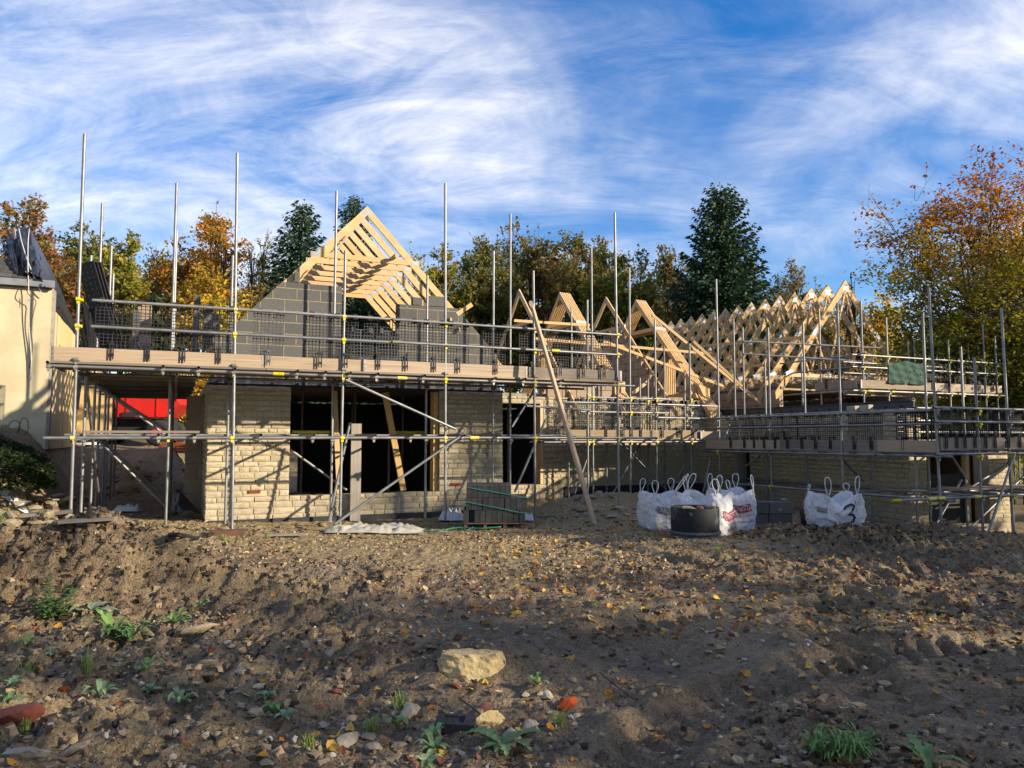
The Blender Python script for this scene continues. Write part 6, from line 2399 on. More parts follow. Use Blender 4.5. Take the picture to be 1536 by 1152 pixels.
# ================================================================ PALLET OF DARK BLOCKS
def pallet():
    p = at(743, 791, 13.25)
    z = float(gz(p.x, p.y)) + 0.01
    D = Matrix.Translation((p.x, p.y, z)) @ Matrix.Rotation(R(2), 4, 'Z')
    t = thing('pallet', 'reddish brown wooden pallet under the stacked dark blocks', 'pallet', (p.x, p.y, z))
    w = 1.08
    for y in (0.02, 0.46, 0.90):
        MB().box(-w / 2, w / 2, y, y + 0.10, 0, 0.02, D).build('bottom_board', M_PALLET, t)
        for x in (-w / 2, -0.20, 0.14, w / 2 - 0.05):
            MB().box(x, x + 0.05, y, y + 0.10, 0.02, 0.09, D).build('spacer_block', M_PALLET, t)
    for i in range(7):
        y = 0.0 + i * 0.155
        MB().box(-w / 2, w / 2, y, y + 0.10, 0.09, 0.108, D).build('top_board', M_PALLET, t)
    r = random.Random(3)
    L = 'dark aggregate block standing in the stack on the pallet'
    g = 'dark blocks on the pallet'
    for layer, (n, x0) in enumerate(((11, -0.56), (11, -0.515), (8, -0.505))):
        for k in range(n):
            for dep in range(2):
                if layer == 0 and k in (1,) and dep == 0:
                    off = 0.06
                else:
                    off = r.uniform(0, 0.012)
                M = D @ Matrix.Translation((x0 + k * 0.098, 0.24 + dep * 0.455 + off, 0.11 + layer * 0.217)) @ Matrix.Rotation(R(r.uniform(-0.7, 0.7)), 4, 'Z') @ Matrix.Diagonal((0.096, 0.44, 0.214, 1))
                tag(inst('concrete_block', BLK_DARK, M), L, 'block', g)
    M = D @ Matrix.Translation((-0.60, 0.24, 0.11)) @ Matrix.Diagonal((0.05, 0.40, 0.205, 1))
    for nm, pts in (('upper', [(-0.512, 0.012, 0.73), (0.60, 0.012, 0.535), (0.60, 0.5, 0.50)]), ('lower', [(-0.53, 0.006, 0.48), (0.0, 0.004, 0.38), (0.60, 0.006, 0.255)])):
        mb = MB()
        for a, b_ in zip(pts[:-1], pts[1:]):
            mb.box(0, 1, -0.5, 0.5, -0.5, 0.5, D @ frame(a, b_, (0, 0, 1), (0.004, 0.014)))
        tag(mb.build('binding_strap', M_STRAP), nm + ' green strap slanting across the dark blocks', 'strap')


pallet()

# leaning pole, low block stack behind the bags
p0 = ground_at(893, 786)
POLE_ME = MB().tube([(0, 0, 0), (0.3, 0.03, 0.02), (0.6, -0.02, 0.0), (1, 0, 0)], [0.5, 0.52, 0.46, 0.42], 8).mesh('leaning_pole', M_POLE, False)
pl = inst('leaning_pole', POLE_ME, frame(p0 + Vector((0, 0, -0.05)), VP(797, 456, -0.16), (1, 0, 0), (0.10, 0.10)))
tag(pl, 'long pale timber pole leaning against the gable scaffold rails', 'pole')


def block_stack():
    p = bagpos(1150, 790, 14.2)
    t = thing('block_stack', 'low stack of grey hollow blocks between the bulk bags', 'blocks', p)
    r = random.Random(2)
    for layer in range(2):
        for k in range(2 if layer == 0 else 2):
            inst('block', BLK_GREY, Matrix.Translation(p + Vector((-0.44 + k * 0.445 + 0.02 * layer, 0, layer * 0.22))) @ Matrix.Rotation(R(r.uniform(-2, 2)), 4, 'Z') @ Matrix.Diagonal((0.44, 0.25, 0.212, 1)), t)
    return p


BP = block_stack()

# ================================================================ LOOSE THINGS ON THE GROUND
def rock_mesh(seed, flat=0.7, sub=2, cuts=None):
    r = random.Random(seed)
    bm = bmesh.new()
    bmesh.ops.create_icosphere(bm, subdivisions=sub, radius=1.0)
    planes = [(Vector((r.gauss(0, 1), r.gauss(0, 1), r.gauss(0, 1))).normalized(), r.uniform(0.42, 0.74)) for _ in range(12)]
    if cuts:
        planes = [(Vector(c[:3]).normalized(), c[3]) for c in cuts]
    for v in bm.verts:
        c = v.co.copy()
        for n, d in planes:
            k = c.dot(n) - d
            if k > 0:
                c -= n * k * 0.93
        f = 1 + 0.20 * float(fbm(c.x * 2 + seed, c.y * 2 + c.z * 1.7, 3, seed)) + (0.24 * float(fbm(c.x * 5 + c.z * 3, c.y * 6 + c.z * 4, 3, seed + 2)) if sub > 3 else 0)
        v.co = Vector((c.x * f, c.y * f * 0.8, c.z * f * flat))
    me = bpy.data.meshes.new('stone')
    bm.to_mesh(me)
    bm.free()
    me.materials.append(M_ROCK)
    return me


ROCKS = [rock_mesh(200 + i, (0.5, 0.65, 0.8)[i % 3]) for i in range(10)]
FINE = [rock_mesh(233, 0.70, 4, [(0.08, 0.1, 1, 0.42), (0.12, -1, 0.35, 0.62), (1, -0.35, 0.45, 0.80), (-1, -0.1, 0.15, 0.84), (0.7, -0.75, 0.2, 0.78), (-0.55, -0.8, 0.1, 0.78), (0.5, 0.8, 0.3, 0.8)]), rock_mesh(234, 0.62, 4)]
for _m in FINE:
    _m.materials.clear()
    _m.materials.append(M_YROCK)
BRICKS = []
for i in range(4):
    me = rock_mesh(250 + i, 0.7)
    me.materials.clear()
    me.materials.append(M_REDBRICK)
    BRICKS.append(me)
rk = random.Random(12)


def rock(px, py, wpx, label, me=None, group=None, name='stone', sink=0.3, cat='stone', rot=None, sq=(1, 1, 1)):
    p = ground_at(px, py)
    d = p.y
    s = wpx * d / FPX / 2 / 0.78
    M = Matrix.Translation(p + Vector((0, s * 0.3, s * (0.5 - sink)))) @ Matrix.Rotation(rk.uniform(0, 6.28) if rot is None else rot, 4, 'Z') @ Matrix.Rotation(R(rk.uniform(-12, 12)), 4, 'X') @ Matrix.Diagonal((s * sq[0], s * sq[1], s * sq[2], 1))
    return tag(inst(name, me or rk.choice(ROCKS), M), label, cat, group)


big = rock(706, 1016, 84, 'large pale yellow limestone rock half sunk in the churned mud', FINE[0], sink=0.22, rot=0.15, sq=(1, 0.95, 0.92))
rock(735, 1092, 48, 'angular cream stone next to the thistle and the dark broken brick', FINE[1], rot=0.5, sq=(1, 0.6, 0.9))
rock(765, 1112, 36, 'grey-tan stone right behind the thistle')
rock(793, 1098, 30, 'small rounded stone right of the angular cream stone')
rock(519, 1120, 44, 'flat tan stone left of the thistle seedlings', sq=(1, 0.8, 0.7))
rock(612, 1076, 34, 'pale stone beside a grass tuft')
rock(816, 1048, 26, 'upright grey-tan stone beside the red brick lump')
rock(302, 950, 52, 'long weathered stone slab lying behind the small weeds', sq=(1.1, 0.5, 0.5), rot=0.8)
rock(214, 955, 36, 'small bone-like pale stone by the low green weed', sq=(1.2, 0.4, 0.5), rot=-0.5)
rock(110, 1132, 40, 'flat stone lying below the bright red tile chip', sq=(1.1, 0.8, 0.6))
rock(30, 1140, 46, 'grey flat stone beside a dark slate piece', sq=(1.2, 0.8, 0.6))
rock(305, 1044, 22, 'pale grey stone among fallen leaves')
rock(1015, 1000, 18, 'small brown stone on the churned mud')
rock(1330, 1030, 26, 'mud-coated round stone lying in a rut')
rock(560, 1128, 28, 'stone with a rusty side near the seedlings')
for k, (px, py, w, lab, sq) in enumerate(((22, 1088, 80, 'biggest broken red brick, with mortar, lying on the mud', (1, 0.7, 0.6)), (853, 1062, 36, 'deep red brick lump beside an upright stone', (1, 0.8, 0.9)), (725, 1070, 40, 'thin red brick sliver beside the angular cream stone', (1.1, 0.4, 0.5)),
                               (104, 1036, 26, 'curved dark red shard beside the bright red tile chip', (1, 0.5, 0.4)), (107, 1048, 22, 'bright red tile chip on the gravelly mud', (1, 0.6, 0.3)))):
    rock(px, py, w, lab, BRICKS[k % 4], name='brick_fragment', cat='brick', sq=sq)
# frogged dark brick
p = ground_at(683, 1100)
o = MB()
o.box(-0.11, 0.11, -0.05, 0.05, -0.03, 0.012)
o.box(-0.11, 0.11, -0.05, -0.032, 0.012, 0.026)
o.box(-0.11, 0.11, 0.032, 0.05, 0.012, 0.026)
o.box(-0.11, -0.07, -0.032, 0.032, 0.012, 0.026)
o.box(0.05, 0.11, -0.032, 0.032, 0.012, 0.026)
ob = o.build('dark_brick', M_DARKBLOCK, None, Matrix.Translation(p + Vector((0, 0.05, 0.035))) @ Matrix.Rotation(R(-6), 4, 'Z') @ Matrix.Rotation(R(14), 4, 'X'))
tag(ob, 'half-buried blackened brick with a frog, beside the thistle', 'brick')

# scattered rubble: random in named patches
RUBBLE = MB()


def patch(n, box, wr, label, group, me=None, name='stone', cat='stone', sq=(1, 1, 1), join=False):
    for i in range(n):
        px = rk.uniform(box[0], box[2])
        py = box[1] + (box[3] - box[1]) * rk.random() ** 0.9
        o = rock(px, py, rk.uniform(*wr) * rk.uniform(0.7, 1.2), label, rk.choice(me) if me else None, group, name, rk.uniform(0.25, 0.5), cat, None, (1, rk.uniform(0.6, 1), rk.uniform(0.5, 0.9)))
        if join:
            RUBBLE.add([WM[o] @ v.co for v in o.data.vertices], [tuple(q.vertices) for q in o.data.polygons])
            WM.pop(o)
            bpy.data.objects.remove(o)


patch(60, (0, 960, 560, 1150), (10, 26), 'small tan stone on the gravelly mud below the nettle', 'small stones below the nettle')
patch(45, (480, 1000, 900, 1150), (9, 24), 'small stone on the mud around the large yellow rock', 'small stones round the yellow rock')
patch(20, (900, 860, 1530, 1150), (8, 15), 'small muddy stone pressed into the wheel-rutted ground', 'stones in the rutted mud')
patch(34, (0, 745, 108, 790), (12, 34), 'rubble stone in the heap at the foot of the soil bank', 'rubble under the left bank', sq=(1, 1, 1))
patch(46, (115, 745, 300, 788), (6, 16), 'rubble stone under the left return scaffold', 'rubble under the left scaffold', join=True)
patch(60, (130, 690, 285, 748), (5, 13), 'stone lying on the dark slope behind the left return scaffold', 'stones on the dark slope', join=True)
patch(50, (300, 782, 640, 808), (6, 16), 'stone chip on the tan ground before the stone wall', 'stone chips before the wall', join=True)
patch(56, (860, 742, 985, 785), (7, 22), 'pale rubble stone in the heap before the recessed wall', 'rubble before the recessed wall')
patch(20, (800, 770, 1010, 800), (6, 13), 'stone chip beside the foot of the leaning pole', 'stone chips by the pole', join=True)
patch(10, (0, 970, 700, 1150), (10, 20), 'small red brick chip on the gravelly mud', 'red brick chips', BRICKS, 'brick_fragment', 'brick')
tag(RUBBLE.build('rubble', M_ROCK), 'small rubble scattered round the foot of the house and under the scaffolds', 'rubble', kind='stuff')
# slabs and boards lying in the left rubble
for k, (px, py, L, w, rz, m, lab) in enumerate(((88, 762, 0.55, 0.26, 0.9, BOX_BOARD, 'reddish board propped in the rubble at the foot of the left upright'), (42, 770, 0.5, 0.2, 0.3, BOX_OLD, 'weathered plank lying in the left rubble'), (70, 776, 0.45, 0.16, 0.5, BOX_OLD, 'pale plank lying across the left rubble'),
                                                (60, 752, 1.0, 0.12, -0.5, BOX_OLD, 'dark strip of timber above the left rubble'), (132, 786, 0.5, 0.16, 0.25, BOX_OLD, 'sole board lying beside the left uprights'), (425, 806, 0.75, 0.09, 0.06, BOX_GREY, 'thin lath lying on the tan ground near the sleeper'), (820, 776, 0.7, 0.2, 0.02, BOX_OLD, 'sole board under an upright near the pallet'))):
    p = ground_at(px, py)
    a = p + Vector((-L / 2 * math.cos(rz), -L / 2 * math.sin(rz), 0.03))
    b_ = p + Vector((L / 2 * math.cos(rz), L / 2 * math.sin(rz), 0.05 + (0.16 if k == 0 else 0)))
    tag(inst('loose_board', m, frame(a, b_, (0, 0, 1), (w, 0.03))), lab, 'board')
for k, (px, py, w, m, lab) in enumerate(((1032, 762, 20, BLK_GREY, 'grey block piece on top of the drum rubble'), (1050, 758, 24, None, 'red brick on top of the drum rubble'), (1066, 762, 20, None, 'stone on top of the drum rubble'))):
    p = DP + Vector(((px - 1043) / FPX * 11.3, -0.08 + 0.05 * k, 0.455))
    s = w / FPX * 11.3 / 1.5
    tag(inst('rubble_piece', (ROCKS[1], BRICKS[0], ROCKS[4])[k], Matrix.Translation(p) @ Matrix.Rotation(k * 1.1, 4, 'Z') @ Matrix.Diagonal((s, s * 0.7, s * 0.6, 1))), lab, 'rubble')
for k, (dx, lab) in enumerate(((0.34, 'pale stone set on the corner of the low block stack'), (0.20, 'tan stone lying on the front of the low block stack'))):
    tag(inst('stone', ROCKS[k], Matrix.Translation(BP + Vector((dx, 0.02 - 0.12 * k, 0.46 - 0.17 * k))) @ Matrix.Diagonal((0.09, 0.08, 0.08, 1))), lab, 'stone')

# crumpled plastic
def crumple(name, px, py, Lx, Ly, hgt, m, label, seed, n=46, cat='plastic sheet', rz=0.0):
    p = ground_at(px, py)
    mb = MB()
    c, s = math.cos(rz), math.sin(rz)
    vs = []
    k = max(10, n // 3)
    for j in range(k + 1):
        for i in range(n + 1):
            u, v = i / n - 0.5, j / k - 0.5
            edge = 1 + 0.35 * float(fbm(u * 3, v * 3 + seed, 2, seed))
            x0, y0 = u * Lx * edge, v * Ly * edge
            x, y = p.x + x0 * c - y0 * s, p.y + x0 * s + y0 * c
            f = (1 - (2 * abs(v)) ** 2.5) * (1 - (2 * abs(u)) ** 6)
            z = hgt * (0.25 + 1.6 * abs(float(fbm(u * 7, v * 3, 3, seed))) + 0.9 * abs(float(fbm(u * 18, v * 8, 2, seed + 1)))) * max(0.05, f)
            vs.append((x, y, float(gz(x, y)) + 0.035 + z))
    fs = [(j * (n + 1) + i, j * (n + 1) + i + 1, (j + 1) * (n + 1) + i + 1, (j + 1) * (n + 1) + i) for j in range(k) for i in range(n)]
    mb.add(vs, fs)
    return tag(mb.build(name, m, None, None, True), label, cat)


crumple('plastic_sheet', 560, 797, 1.65, 0.6, 0.17, M_POLY, 'crumpled dusty clear plastic sheet lying at the foot of the brace', 5)
crumple('torn_bag', 678, 782, 0.48, 0.4, 0.30, M_BAG, 'torn white plastic bag lying beside the pallet', 8, 24, 'bag')
crumple('torn_bag', 792, 783, 0.22, 0.2, 0.2, M_BAG, 'small white plastic scrap at the right end of the pallet', 9, 14, 'bag')
crumple('torn_bag', 190, 768, 0.5, 0.3, 0.2, M_BAG, 'white plastic bag under the left return scaffold', 10, 20, 'bag')
crumple('white_sack', 22, 752, 0.55, 0.2, 0.12, M_BAG, 'flat white plastic scrap by the left rubble heap', 12, 18, 'bag')
crumple('white_sack', 112, 668, 1.6, 0.8, 0.55, M_BAG, 'white sheeting heaped in front of the plywood screen', 13, 26, 'sheeting')
sheet('black_membrane', [[at(258, 738, 14.6), at(270, 736, 14.5), at(285, 752, 14.5), at(300, 768, 14.4)], [at(255, 770, 14.2), at(266, 768, 14.1), at(284, 765, 14.1), at(300, 772, 14.1)]], M_TARP, 'black membrane scrap leaning under the left scaffold by the wall corner', 'membrane', 20, 10, 0.05, 7)
# green strap scraps and dark hose
def ground_wire(name, pts, r, m, label, cat):
    P = [ground_at(x, y) + Vector((0, 0, 0.02 + rk.uniform(0, 0.03))) for x, y in pts]
    return wire(name, P, r, m, label, cat)


ground_wire('loose_strap', [(585, 800), (620, 798), (650, 799), (690, 795), (720, 796), (752, 793)], 0.012, M_STRAP, 'green strap lying loose on the tan ground before the pallet', 'strap')
ground_wire('loose_strap', [(668, 798), (685, 795), (700, 797), (715, 793), (745, 795)], 0.010, M_STRAP, 'second green strap tangled with the loose one', 'strap')
ground_wire('dark_hose', [(255, 806), (275, 810), (297, 810), (315, 805), (322, 801)], 0.025, M_BLACKP, 'black hose half buried beside the sleeper block', 'hose')
ground_wire('twig', [(0, 952), (14, 944), (30, 936)], 0.008, M_BARK, 'thin brown twig lying left of the nettle', 'twig')
ground_wire('twig', [(690, 1058), (712, 1076), (722, 1086)], 0.006, M_BARK, 'thin twig above the dark frogged brick', 'twig')
ground_wire('twig', [(900, 1015), (930, 1042), (952, 1060)], 0.005, M_BARK, 'thin twig lying on the smooth mud right of the large rock', 'twig')

# ---------------------------------------------------------------- weeds
def weed_obj(name, co, col, label, cat='weed', group=None):
    return tag(reg(bpy.data.objects.new(name, quads_mesh(name, co, np.asarray(col) * 1.6, M_WEED))), label, cat, group)


def blade_leaf(base, dirv, L, w, lift, g, col, lobes=0, seg=6):
    """one leaf as a strip of quads rising and drooping; lobed edge for thistles"""
    out, cols = [], []
    d = Vector(dirv).normalized()
    side = d.cross(Vector((0, 0, 1))).normalized()
    prev = None
    for i in range(seg + 1):
        t = i / seg
        c = Vector(base) + d * L * t + Vector((0, 0, lift * math.sin(t * 2.4) * L))
        ww = w * math.sin(math.pi * min(0.98, 0.12 + 0.88 * t)) ** 0.7
        if lobes:
            ww *= 0.62 + 0.75 * (i % 2)
        a, b = c - side * ww + Vector((0, 0, 0.25 * ww)), c + side * ww + Vector((0, 0, 0.25 * ww))
        if prev:
            out.append((prev[0], prev[1], c, a))
            out.append((prev[1], prev[2], b, c))
            k = g.uniform(0.8, 1.2)
            cols += [np.array(col) * k, np.array(col) * k * 1.1]
        prev = (a, c, b)
    return out, cols


def rosette(px, py, n, L, w, col, label, lobes=0, lift=0.35, seed=0, name='weed_rosette', seg=6, cat='weed'):
    g = np.random.default_rng(seed)
    p = ground_at(px, py)
    co, cl = [], []
    for i in range(n):
        a = i * 6.283 / n + g.normal() * 0.25
        l_ = L * g.uniform(0.6, 1.15)
        q, c = blade_leaf(p + Vector((0, 0, 0.01)), (math.cos(a), math.sin(a), 0), l_, w * g.uniform(0.8, 1.2), lift * g.uniform(0.5, 1.5), g, np.array(col) * g.uniform(0.75, 1.2), lobes, seg)
        co += q
        cl += c
    return weed_obj(name, np.array([[tuple(v) for v in q] for q in co]), np.array(cl), label, cat)


rosette(756, 1122, 9, 0.20, 0.03, (0.075, 0.135, 0.065), 'spiny grey-green thistle rosette beside the frogged brick', 1, 0.22, 1, 'thistle_rosette', 14)
rosette(650, 1128, 6, 0.11, 0.018, (0.09, 0.17, 0.08), 'small pale seedling left of the thistle', 0, 0.5, 2)
rosette(652, 1108, 6, 0.09, 0.015, (0.10, 0.18, 0.09), 'small pale seedling by the dark frogged brick', 0, 0.6, 3)
rosette(805, 1030, 8, 0.09, 0.012, (0.11, 0.19, 0.07), 'little green weed above the red brick lump', 1, 0.6, 4)
for k in range(5):
    rosette(1262 + (k - 2) * 17, 1140 + (k % 2) * 8, 30, 0.12, 0.008, (0.065, 0.14, 0.045), 'feathery green weed clump on the rutted mud' if k == 2 else 'outer sprig of the feathery green weed clump', 1, 0.85, 10 + k, 'feathery_weed', 10)['group'] = 'feathery weed clump'
rosette(1390, 1148, 8, 0.17, 0.02, (0.06, 0.13, 0.05), 'thistle next to the feathery weed clump', 1, 0.3, 16, 'thistle_rosette', 12)
rosette(168, 955, 18, 0.26, 0.02, (0.08, 0.17, 0.05), 'low feathery green weed right of the nettle', 1, 0.5, 17, 'feathery_weed', 10)
rosette(195, 962, 14, 0.20, 0.02, (0.06, 0.14, 0.05), 'small feathery weed beside the low feathery one', 1, 0.4, 18, 'feathery_weed', 10)
rosette(135, 920, 9, 0.24, 0.04, (0.12, 0.17, 0.13), 'grey-green dock leaves spreading right of the nettle', 0, 0.25, 19)
rosette(262, 938, 10, 0.18, 0.02, (0.08, 0.15, 0.06), 'green weed sprig beside the long stone slab', 1, 0.5, 20)
for k, (px, py) in enumerate(((78, 985), (40, 970), (150, 1048), (228, 1042), (222, 1005), (300, 912), (400, 1050), (410, 1072), (640, 1155), (20, 1030), (12, 1055), (272, 1060), (430, 1080), (595, 1092))):
    rosette(px, py, 6 + k % 4, 0.08 + 0.02 * (k % 3), 0.016, [(0.10, 0.18, 0.11), (0.08, 0.17, 0.06), (0.12, 0.19, 0.10)][k % 3], ['pale blue-green seedling on the gravelly mud', 'bright green seedling on the gravelly mud', 'soft green seedling on the gravelly mud'][k % 3], k % 2, 0.5, 30 + k)['group'] = ['blue-green seedlings', 'bright green seedlings', 'soft green seedlings'][k % 3]


def nettle():
    g = np.random.default_rng(50)
    p = ground_at(82, 928)
    t = thing('nettle', 'bushy green nettle at the foot of the dark spoil heap', 'plant', p)
    co, cl = [], []
    mb = MB()
    for s in range(9):
        a = g.uniform(0, 6.28)
        lean = g.uniform(0.05, 0.22)
        h = g.uniform(0.18, 0.36)
        tip = p + Vector((math.cos(a) * lean, math.sin(a) * lean, h))
        b0 = p + Vector((math.cos(a) * 0.03, math.sin(a) * 0.03, -0.02))
        mb.tube([b0, b0.lerp(tip, 0.5) + Vector((0, 0, 0.02)), tip], 0.004, 4, False, 0.002)
        for k in range(6):
            q0 = b0.lerp(tip, (k + 1) / 6)
            for j in range(2):
                an = a + k * 1.57 + j * 3.14 + g.normal() * 0.3
                q, c = blade_leaf(q0, (math.cos(an), math.sin(an), 0), 0.085 * g.uniform(0.8, 1.3) * (1.2 - k * 0.09), 0.024, 0.15, g, np.array((0.075, 0.165, 0.045)) * g.uniform(0.7, 1.3), 0, 5)
                co += q
                cl += c
    inst('foliage', quads_mesh('foliage', np.array([[tuple(v) for v in q] for q in co]), np.array(cl), M_WEED), Matrix.Identity(4), t)
    mb.build('stem', M_WEEDSTEM, t)


M_WEEDSTEM = mat('weed_stem', (0.07, 0.12, 0.04), rough=0.6)
nettle()


def tuft(px, py, n, h, label, seed, group=None):
    g = np.random.default_rng(seed)
    p = ground_at(px, py)
    co, cl = [], []
    for i in range(n):
        a = g.uniform(0, 6.28)
        b0 = p + Vector((g.normal() * 0.02, g.normal() * 0.02, -0.01))
        hh = h * g.uniform(0.5, 1.1)
        d = Vector((math.cos(a), math.sin(a), 0)) * hh * g.uniform(0.1, 0.6)
        sd = Vector((-math.sin(a), math.cos(a), 0)) * 0.0025
        m1 = b0 + d * 0.4 + Vector((0, 0, hh * 0.65))
        e = b0 + d + Vector((0, 0, hh))
        co += [(b0 - sd, b0 + sd, m1 + sd, m1 - sd), (m1 - sd, m1 + sd, e + sd * 0.2, e - sd * 0.2)]
        c = np.array((0.14, 0.20, 0.045)) * g.uniform(0.7, 1.25)
        cl += [c, c * 1.1]
    o = weed_obj('grass_tuft', np.array([[tuple(v) for v in q] for q in co]), np.array(cl), label, 'grass', group)
    return o


for k, (px, py, h, lab) in enumerate(((130, 1008, 0.16, 'thin upright grass tuft left of the bone-like stone'), (44, 1010, 0.09, 'spreading yellow-green grass tuft behind the red brick'), (558, 1095, 0.10, 'yellow-green grass tuft left of the frogged brick'), (600, 1060, 0.10, 'grass tuft beside the pale stone'), (35, 1098, 0.09, 'short grass tuft under the big red brick'), (465, 1120, 0.08, 'bright short grass tuft near the flat tan stone'), (840, 1085, 0.08, 'thin grass blades right of the small rounded stone'), (1078, 828, 0.12, 'yellowish grass tuft below the black drum'), (335, 812, 0.12, 'grass tuft on the tan ground before the sleeper'), (400, 806, 0.10, 'faint grass tuft on the tan ground before the wall'))):
    tuft(px, py, 40, h, lab, 60 + k)
# turf at the left bank foot
def turf():
    g = np.random.default_rng(77)
    n = 5000
    x = g.uniform(-9.6, -6.9, n)
    y = g.uniform(10.2, 12.8, n)
    keep = fbm(x * 1.5, y * 1.5, 3, 4) + 0.25 - 0.25 * ((x + 8.5) / 1.2) ** 2 > 0
    x, y = x[keep], y[keep]
    z = gfull(x, y)
    n = len(x)
    p = np.stack([x, y, z], 1)
    a = g.uniform(0, 6.28, n)
    hh = g.uniform(0.05, 0.14, n)
    d = np.stack([np.cos(a) * hh * 0.5, np.sin(a) * hh * 0.5, hh], 1)
    s = np.stack([-np.sin(a), np.cos(a), np.zeros(n)], 1) * 0.006
    co = np.stack([p - s, p + s, p + d + s * 0.3, p + d - s * 0.3], 1)
    col = np.array([[0.05, 0.085, 0.02]]) * g.uniform(0.6, 1.4, (n, 1))
    o = reg(bpy.data.objects.new('bank_grass', quads_mesh('bank_grass', co, col, M_WEED)))
    tag(o, 'dark green grass at the foot of the soil bank', 'grass', kind='stuff')


turf()

# ---------------------------------------------------------------- fallen leaves
LEAFCOL = np.array([(0.44, 0.20, 0.03), (0.52, 0.29, 0.05), (0.34, 0.13, 0.035), (0.42, 0.28, 0.13), (0.48, 0.36, 0.20), (0.16, 0.05, 0.03), (0.30, 0.19, 0.09), (0.54, 0.36, 0.06)])


def leaf_card(g, L):
    """a curled six-sided leaf: four quads around the origin"""
    w = L * g.uniform(0.28, 0.42)
    c1, c2 = g.uniform(-0.2, 1.1) * L, g.uniform(-0.2, 0.9) * L
    def z(x, y):
        return c1 * (x / L) ** 2 * 2 + c2 * (y / w) ** 2 * 0.5
    P = lambda x, y: (x, y, z(x, y) * 0.6)
    A, B, C_, D_ = P(-L / 2, 0), P(0, 0), P(L / 2, 0), None
    q = [(A, P(-L * 0.2, -w), P(0.15 * L, -w * 0.85), B), (A, B, P(0.15 * L, w * 0.85), P(-L * 0.2, w)),
         (B, P(0.15 * L, -w * 0.85), P(0.36 * L, -w * 0.4), C_), (B, C_, P(0.36 * L, w * 0.4), P(0.15 * L, w * 0.85))]
    return np.array(q)


def fallen():
    g = np.random.default_rng(5)
    kinds = []
    for i in range(12):
        col = np.tile(LEAFCOL[i % 8], (4, 1))
        kinds.append(quads_mesh('fallen_leaf', leaf_card(g, 0.066), col, M_FALLEN))
    names = ['orange', 'golden yellow', 'rust brown', 'tan', 'pale buff', 'dark red', 'dull brown', 'bright yellow']
    # individual leaves close by
    n = 0
    while n < 210:
        px, py = g.uniform(0, 1536), 1152 - 290 * g.random() ** 1.15
        if px < 500 and g.random() < 0.55:
            continue
        p = ground_at(px, py)
        i = int(g.integers(0, 12))
        s = g.uniform(0.7, 1.25)
        M = Matrix.Translation(p + Vector((0, 0, 0.012))) @ Euler((g.normal() * 0.25, g.normal() * 0.25, g.uniform(0, 6.28))).to_matrix().to_4x4() @ Matrix.Diagonal((s, s, s, 1))
        o = inst('fallen_leaf', kinds[i], M)
        tag(o, names[i % 8] + ' fallen leaf lying on the churned mud', 'leaf', names[i % 8] + ' leaves on the near mud')
        n += 1
    # the rest of the litter farther off
    N = 7600
    y = g.uniform(6.0, 15.5, N) 
    x = g.uniform(-1, 1, N) * (y * 0.72)
    dens = sstep((x + 1.8 + 2.0 * fbm(x * 0.5, y * 0.5, 2, 9)) / 2.6) * 0.85 + 0.10
    U, V = toUV(x, y)
    keep = (g.random(N) < dens) & ((V < 1.4) | ((U > 8) & (V < 4.2)))
    x, y = x[keep], y[keep]
    z = gfull(x, y) + 0.012
    co, col = [], []
    for i in range(len(x)):
        q = leaf_card(g, g.uniform(0.04, 0.085))
        Rm = np.array(Euler((g.normal() * 0.35, g.normal() * 0.35, g.uniform(0, 6.28))).to_matrix())
        co.append(q @ Rm.T + np.array([x[i], y[i], z[i]]))
        c = LEAFCOL[g.integers(0, 8)] * g.uniform(0.7, 1.15)
        col.append(np.tile(c, (4, 1)))
    o = reg(bpy.data.objects.new('leaf_litter', quads_mesh('leaf_litter', np.concatenate(co), np.concatenate(col), M_FALLEN)))
    tag(o, 'fallen autumn leaves strewn over the churned ground', 'leaves', kind='stuff')


fallen()


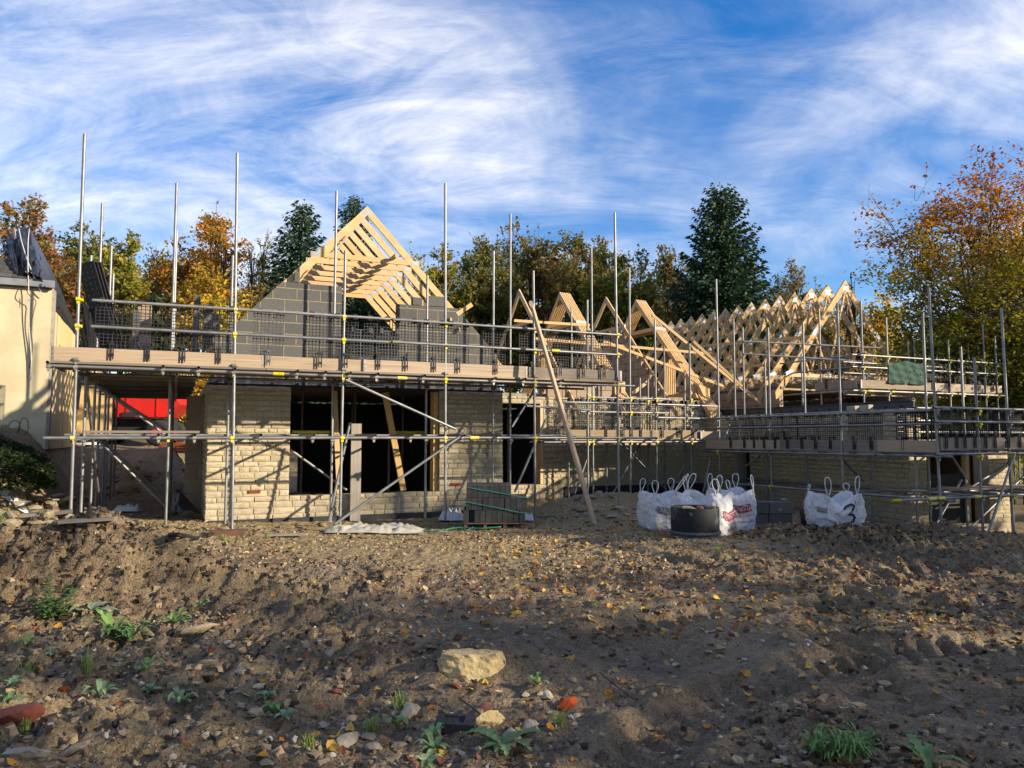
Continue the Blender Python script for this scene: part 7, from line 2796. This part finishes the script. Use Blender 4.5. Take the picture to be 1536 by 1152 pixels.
# ---------------------------------------------------------------- pebbles and soil crumbs
def crumbs(name, n, region, size, cols, label, seed, squash=0.7):
    g = np.random.default_rng(seed)
    bm = bmesh.new()
    if name == 'gravel':
        bmesh.ops.create_icosphere(bm, subdivisions=1, radius=1.0)
    else:
        bmesh.ops.create_cube(bm, size=1.3)
        bmesh.ops.triangulate(bm, faces=bm.faces[:])
    base = np.array([v.co[:] for v in bm.verts])
    tris = np.array([[v.index for v in f.verts] for f in bm.faces])
    bm.free()
    x, y = region(g, n)
    z = gfull(x, y)
    n = len(x)
    s = size[0] * (size[1] / size[0]) ** (g.random(n) ** 2.2)
    shp = 1 + 0.36 * g.normal(size=(n, len(base), 1)).clip(-1.2, 1.2)
    ax = np.stack([g.uniform(0.7, 1.3, n), g.uniform(0.6, 1.1, n), g.uniform(0.45, 0.9, n) * squash / 0.7], 1)
    v = base[None] * shp * ax[:, None, :] * s[:, None, None]
    a = g.uniform(0, 6.28, n)
    c, sn = np.cos(a)[:, None], np.sin(a)[:, None]
    vx = v[:, :, 0] * c - v[:, :, 1] * sn
    vy = v[:, :, 0] * sn + v[:, :, 1] * c
    co = np.stack([vx + x[:, None], vy + y[:, None], v[:, :, 2] + (z + s * 0.25)[:, None]], -1)
    nb = len(base)
    f = (tris[None] + (np.arange(n) * nb)[:, None, None]).reshape(-1, 3)
    me = bpy.data.meshes.new(name)
    me.vertices.add(n * nb)
    me.vertices.foreach_set('co', co.astype(np.float32).ravel())
    me.loops.add(f.size)
    me.loops.foreach_set('vertex_index', f.ravel())
    me.polygons.add(len(f))
    me.polygons.foreach_set('loop_start', np.arange(0, f.size, 3))
    me.polygons.foreach_set('loop_total', np.full(len(f), 3))
    me.update()
    at_ = me.color_attributes.new('Col', 'FLOAT_COLOR', 'POINT')
    cols = np.array(cols)
    cc = cols[g.integers(0, len(cols), n)] * g.uniform(0.65, 1.25, (n, 1))
    full = np.ones((n, nb, 4), np.float32)
    full[:, :, :3] = cc[:, None, :]
    at_.data.foreach_set('color', full.ravel())
    me.materials.append(M_PEBBLE)
    me.shade_flat()
    o = reg(bpy.data.objects.new(name, me))
    return tag(o, label, name.replace('_', ' '), kind='stuff')


def reg_near(g, n):
    y = 3.3 + 6.5 * g.random(n) ** 1.5
    x = g.uniform(-1, 1, n) * y * 0.74
    keep = g.random(n) < np.where(x < 0.3, 1.0, 0.30) * (0.35 + 1.3 * vnoise(x * 1.7, y * 1.7, 3))
    return x[keep], y[keep]


def reg_tan(g, n):
    y = g.uniform(8.5, 13.5, n)
    x = g.uniform(-7.5, 2.6, n)
    keep = (toUV(x, y)[1] < 1.4) & (g.random(n) < 0.25 + 1.1 * vnoise(x * 0.9, y * 1.4, 8))
    return x[keep], y[keep]


def reg_mud(g, n):
    y = 3.3 + 10 * g.random(n) ** 1.3
    x = g.uniform(-1, 1, n) * y * 0.74
    keep = g.random(n) < sstep((fbm(x * 0.55, y * 0.55, 3, 31) + 0.15) / 0.35) * 0.9 + 0.1
    return x[keep], y[keep]


def reg_heap(g, n):
    x = np.concatenate([g.normal(-4.7, 0.9, n // 2), g.normal(5.2, 0.9, n // 2)])
    y = np.concatenate([g.normal(7.6, 0.45, n // 2), g.normal(11.7, 0.4, n // 2)])
    return x, y


crumbs('gravel', 14000, reg_near, (0.004, 0.026), [(0.26, 0.21, 0.13), (0.33, 0.27, 0.18), (0.19, 0.14, 0.09), (0.16, 0.14, 0.12), (0.15, 0.065, 0.04), (0.36, 0.33, 0.27), (0.13, 0.10, 0.065), (0.15, 0.11, 0.07)], 'tan and grey pebbles in the soil', 301)
crumbs('stone_chippings', 11000, reg_tan, (0.005, 0.030), [(0.34, 0.265, 0.15), (0.40, 0.32, 0.19), (0.25, 0.19, 0.11), (0.18, 0.135, 0.08), (0.30, 0.22, 0.13)], 'tan stone chippings on the ground before the house', 302)
crumbs('soil_crumbs', 38000, reg_mud, (0.005, 0.034), [(0.048, 0.031, 0.017), (0.10, 0.067, 0.037), (0.18, 0.124, 0.07), (0.29, 0.21, 0.125)], 'dark clods of churned soil', 303, 0.8)
crumbs('heap_clods', 8000, reg_heap, (0.006, 0.036), [(0.045, 0.030, 0.017), (0.08, 0.054, 0.031), (0.12, 0.083, 0.049)], 'clods of soil covering the spoil heaps', 304, 0.85)
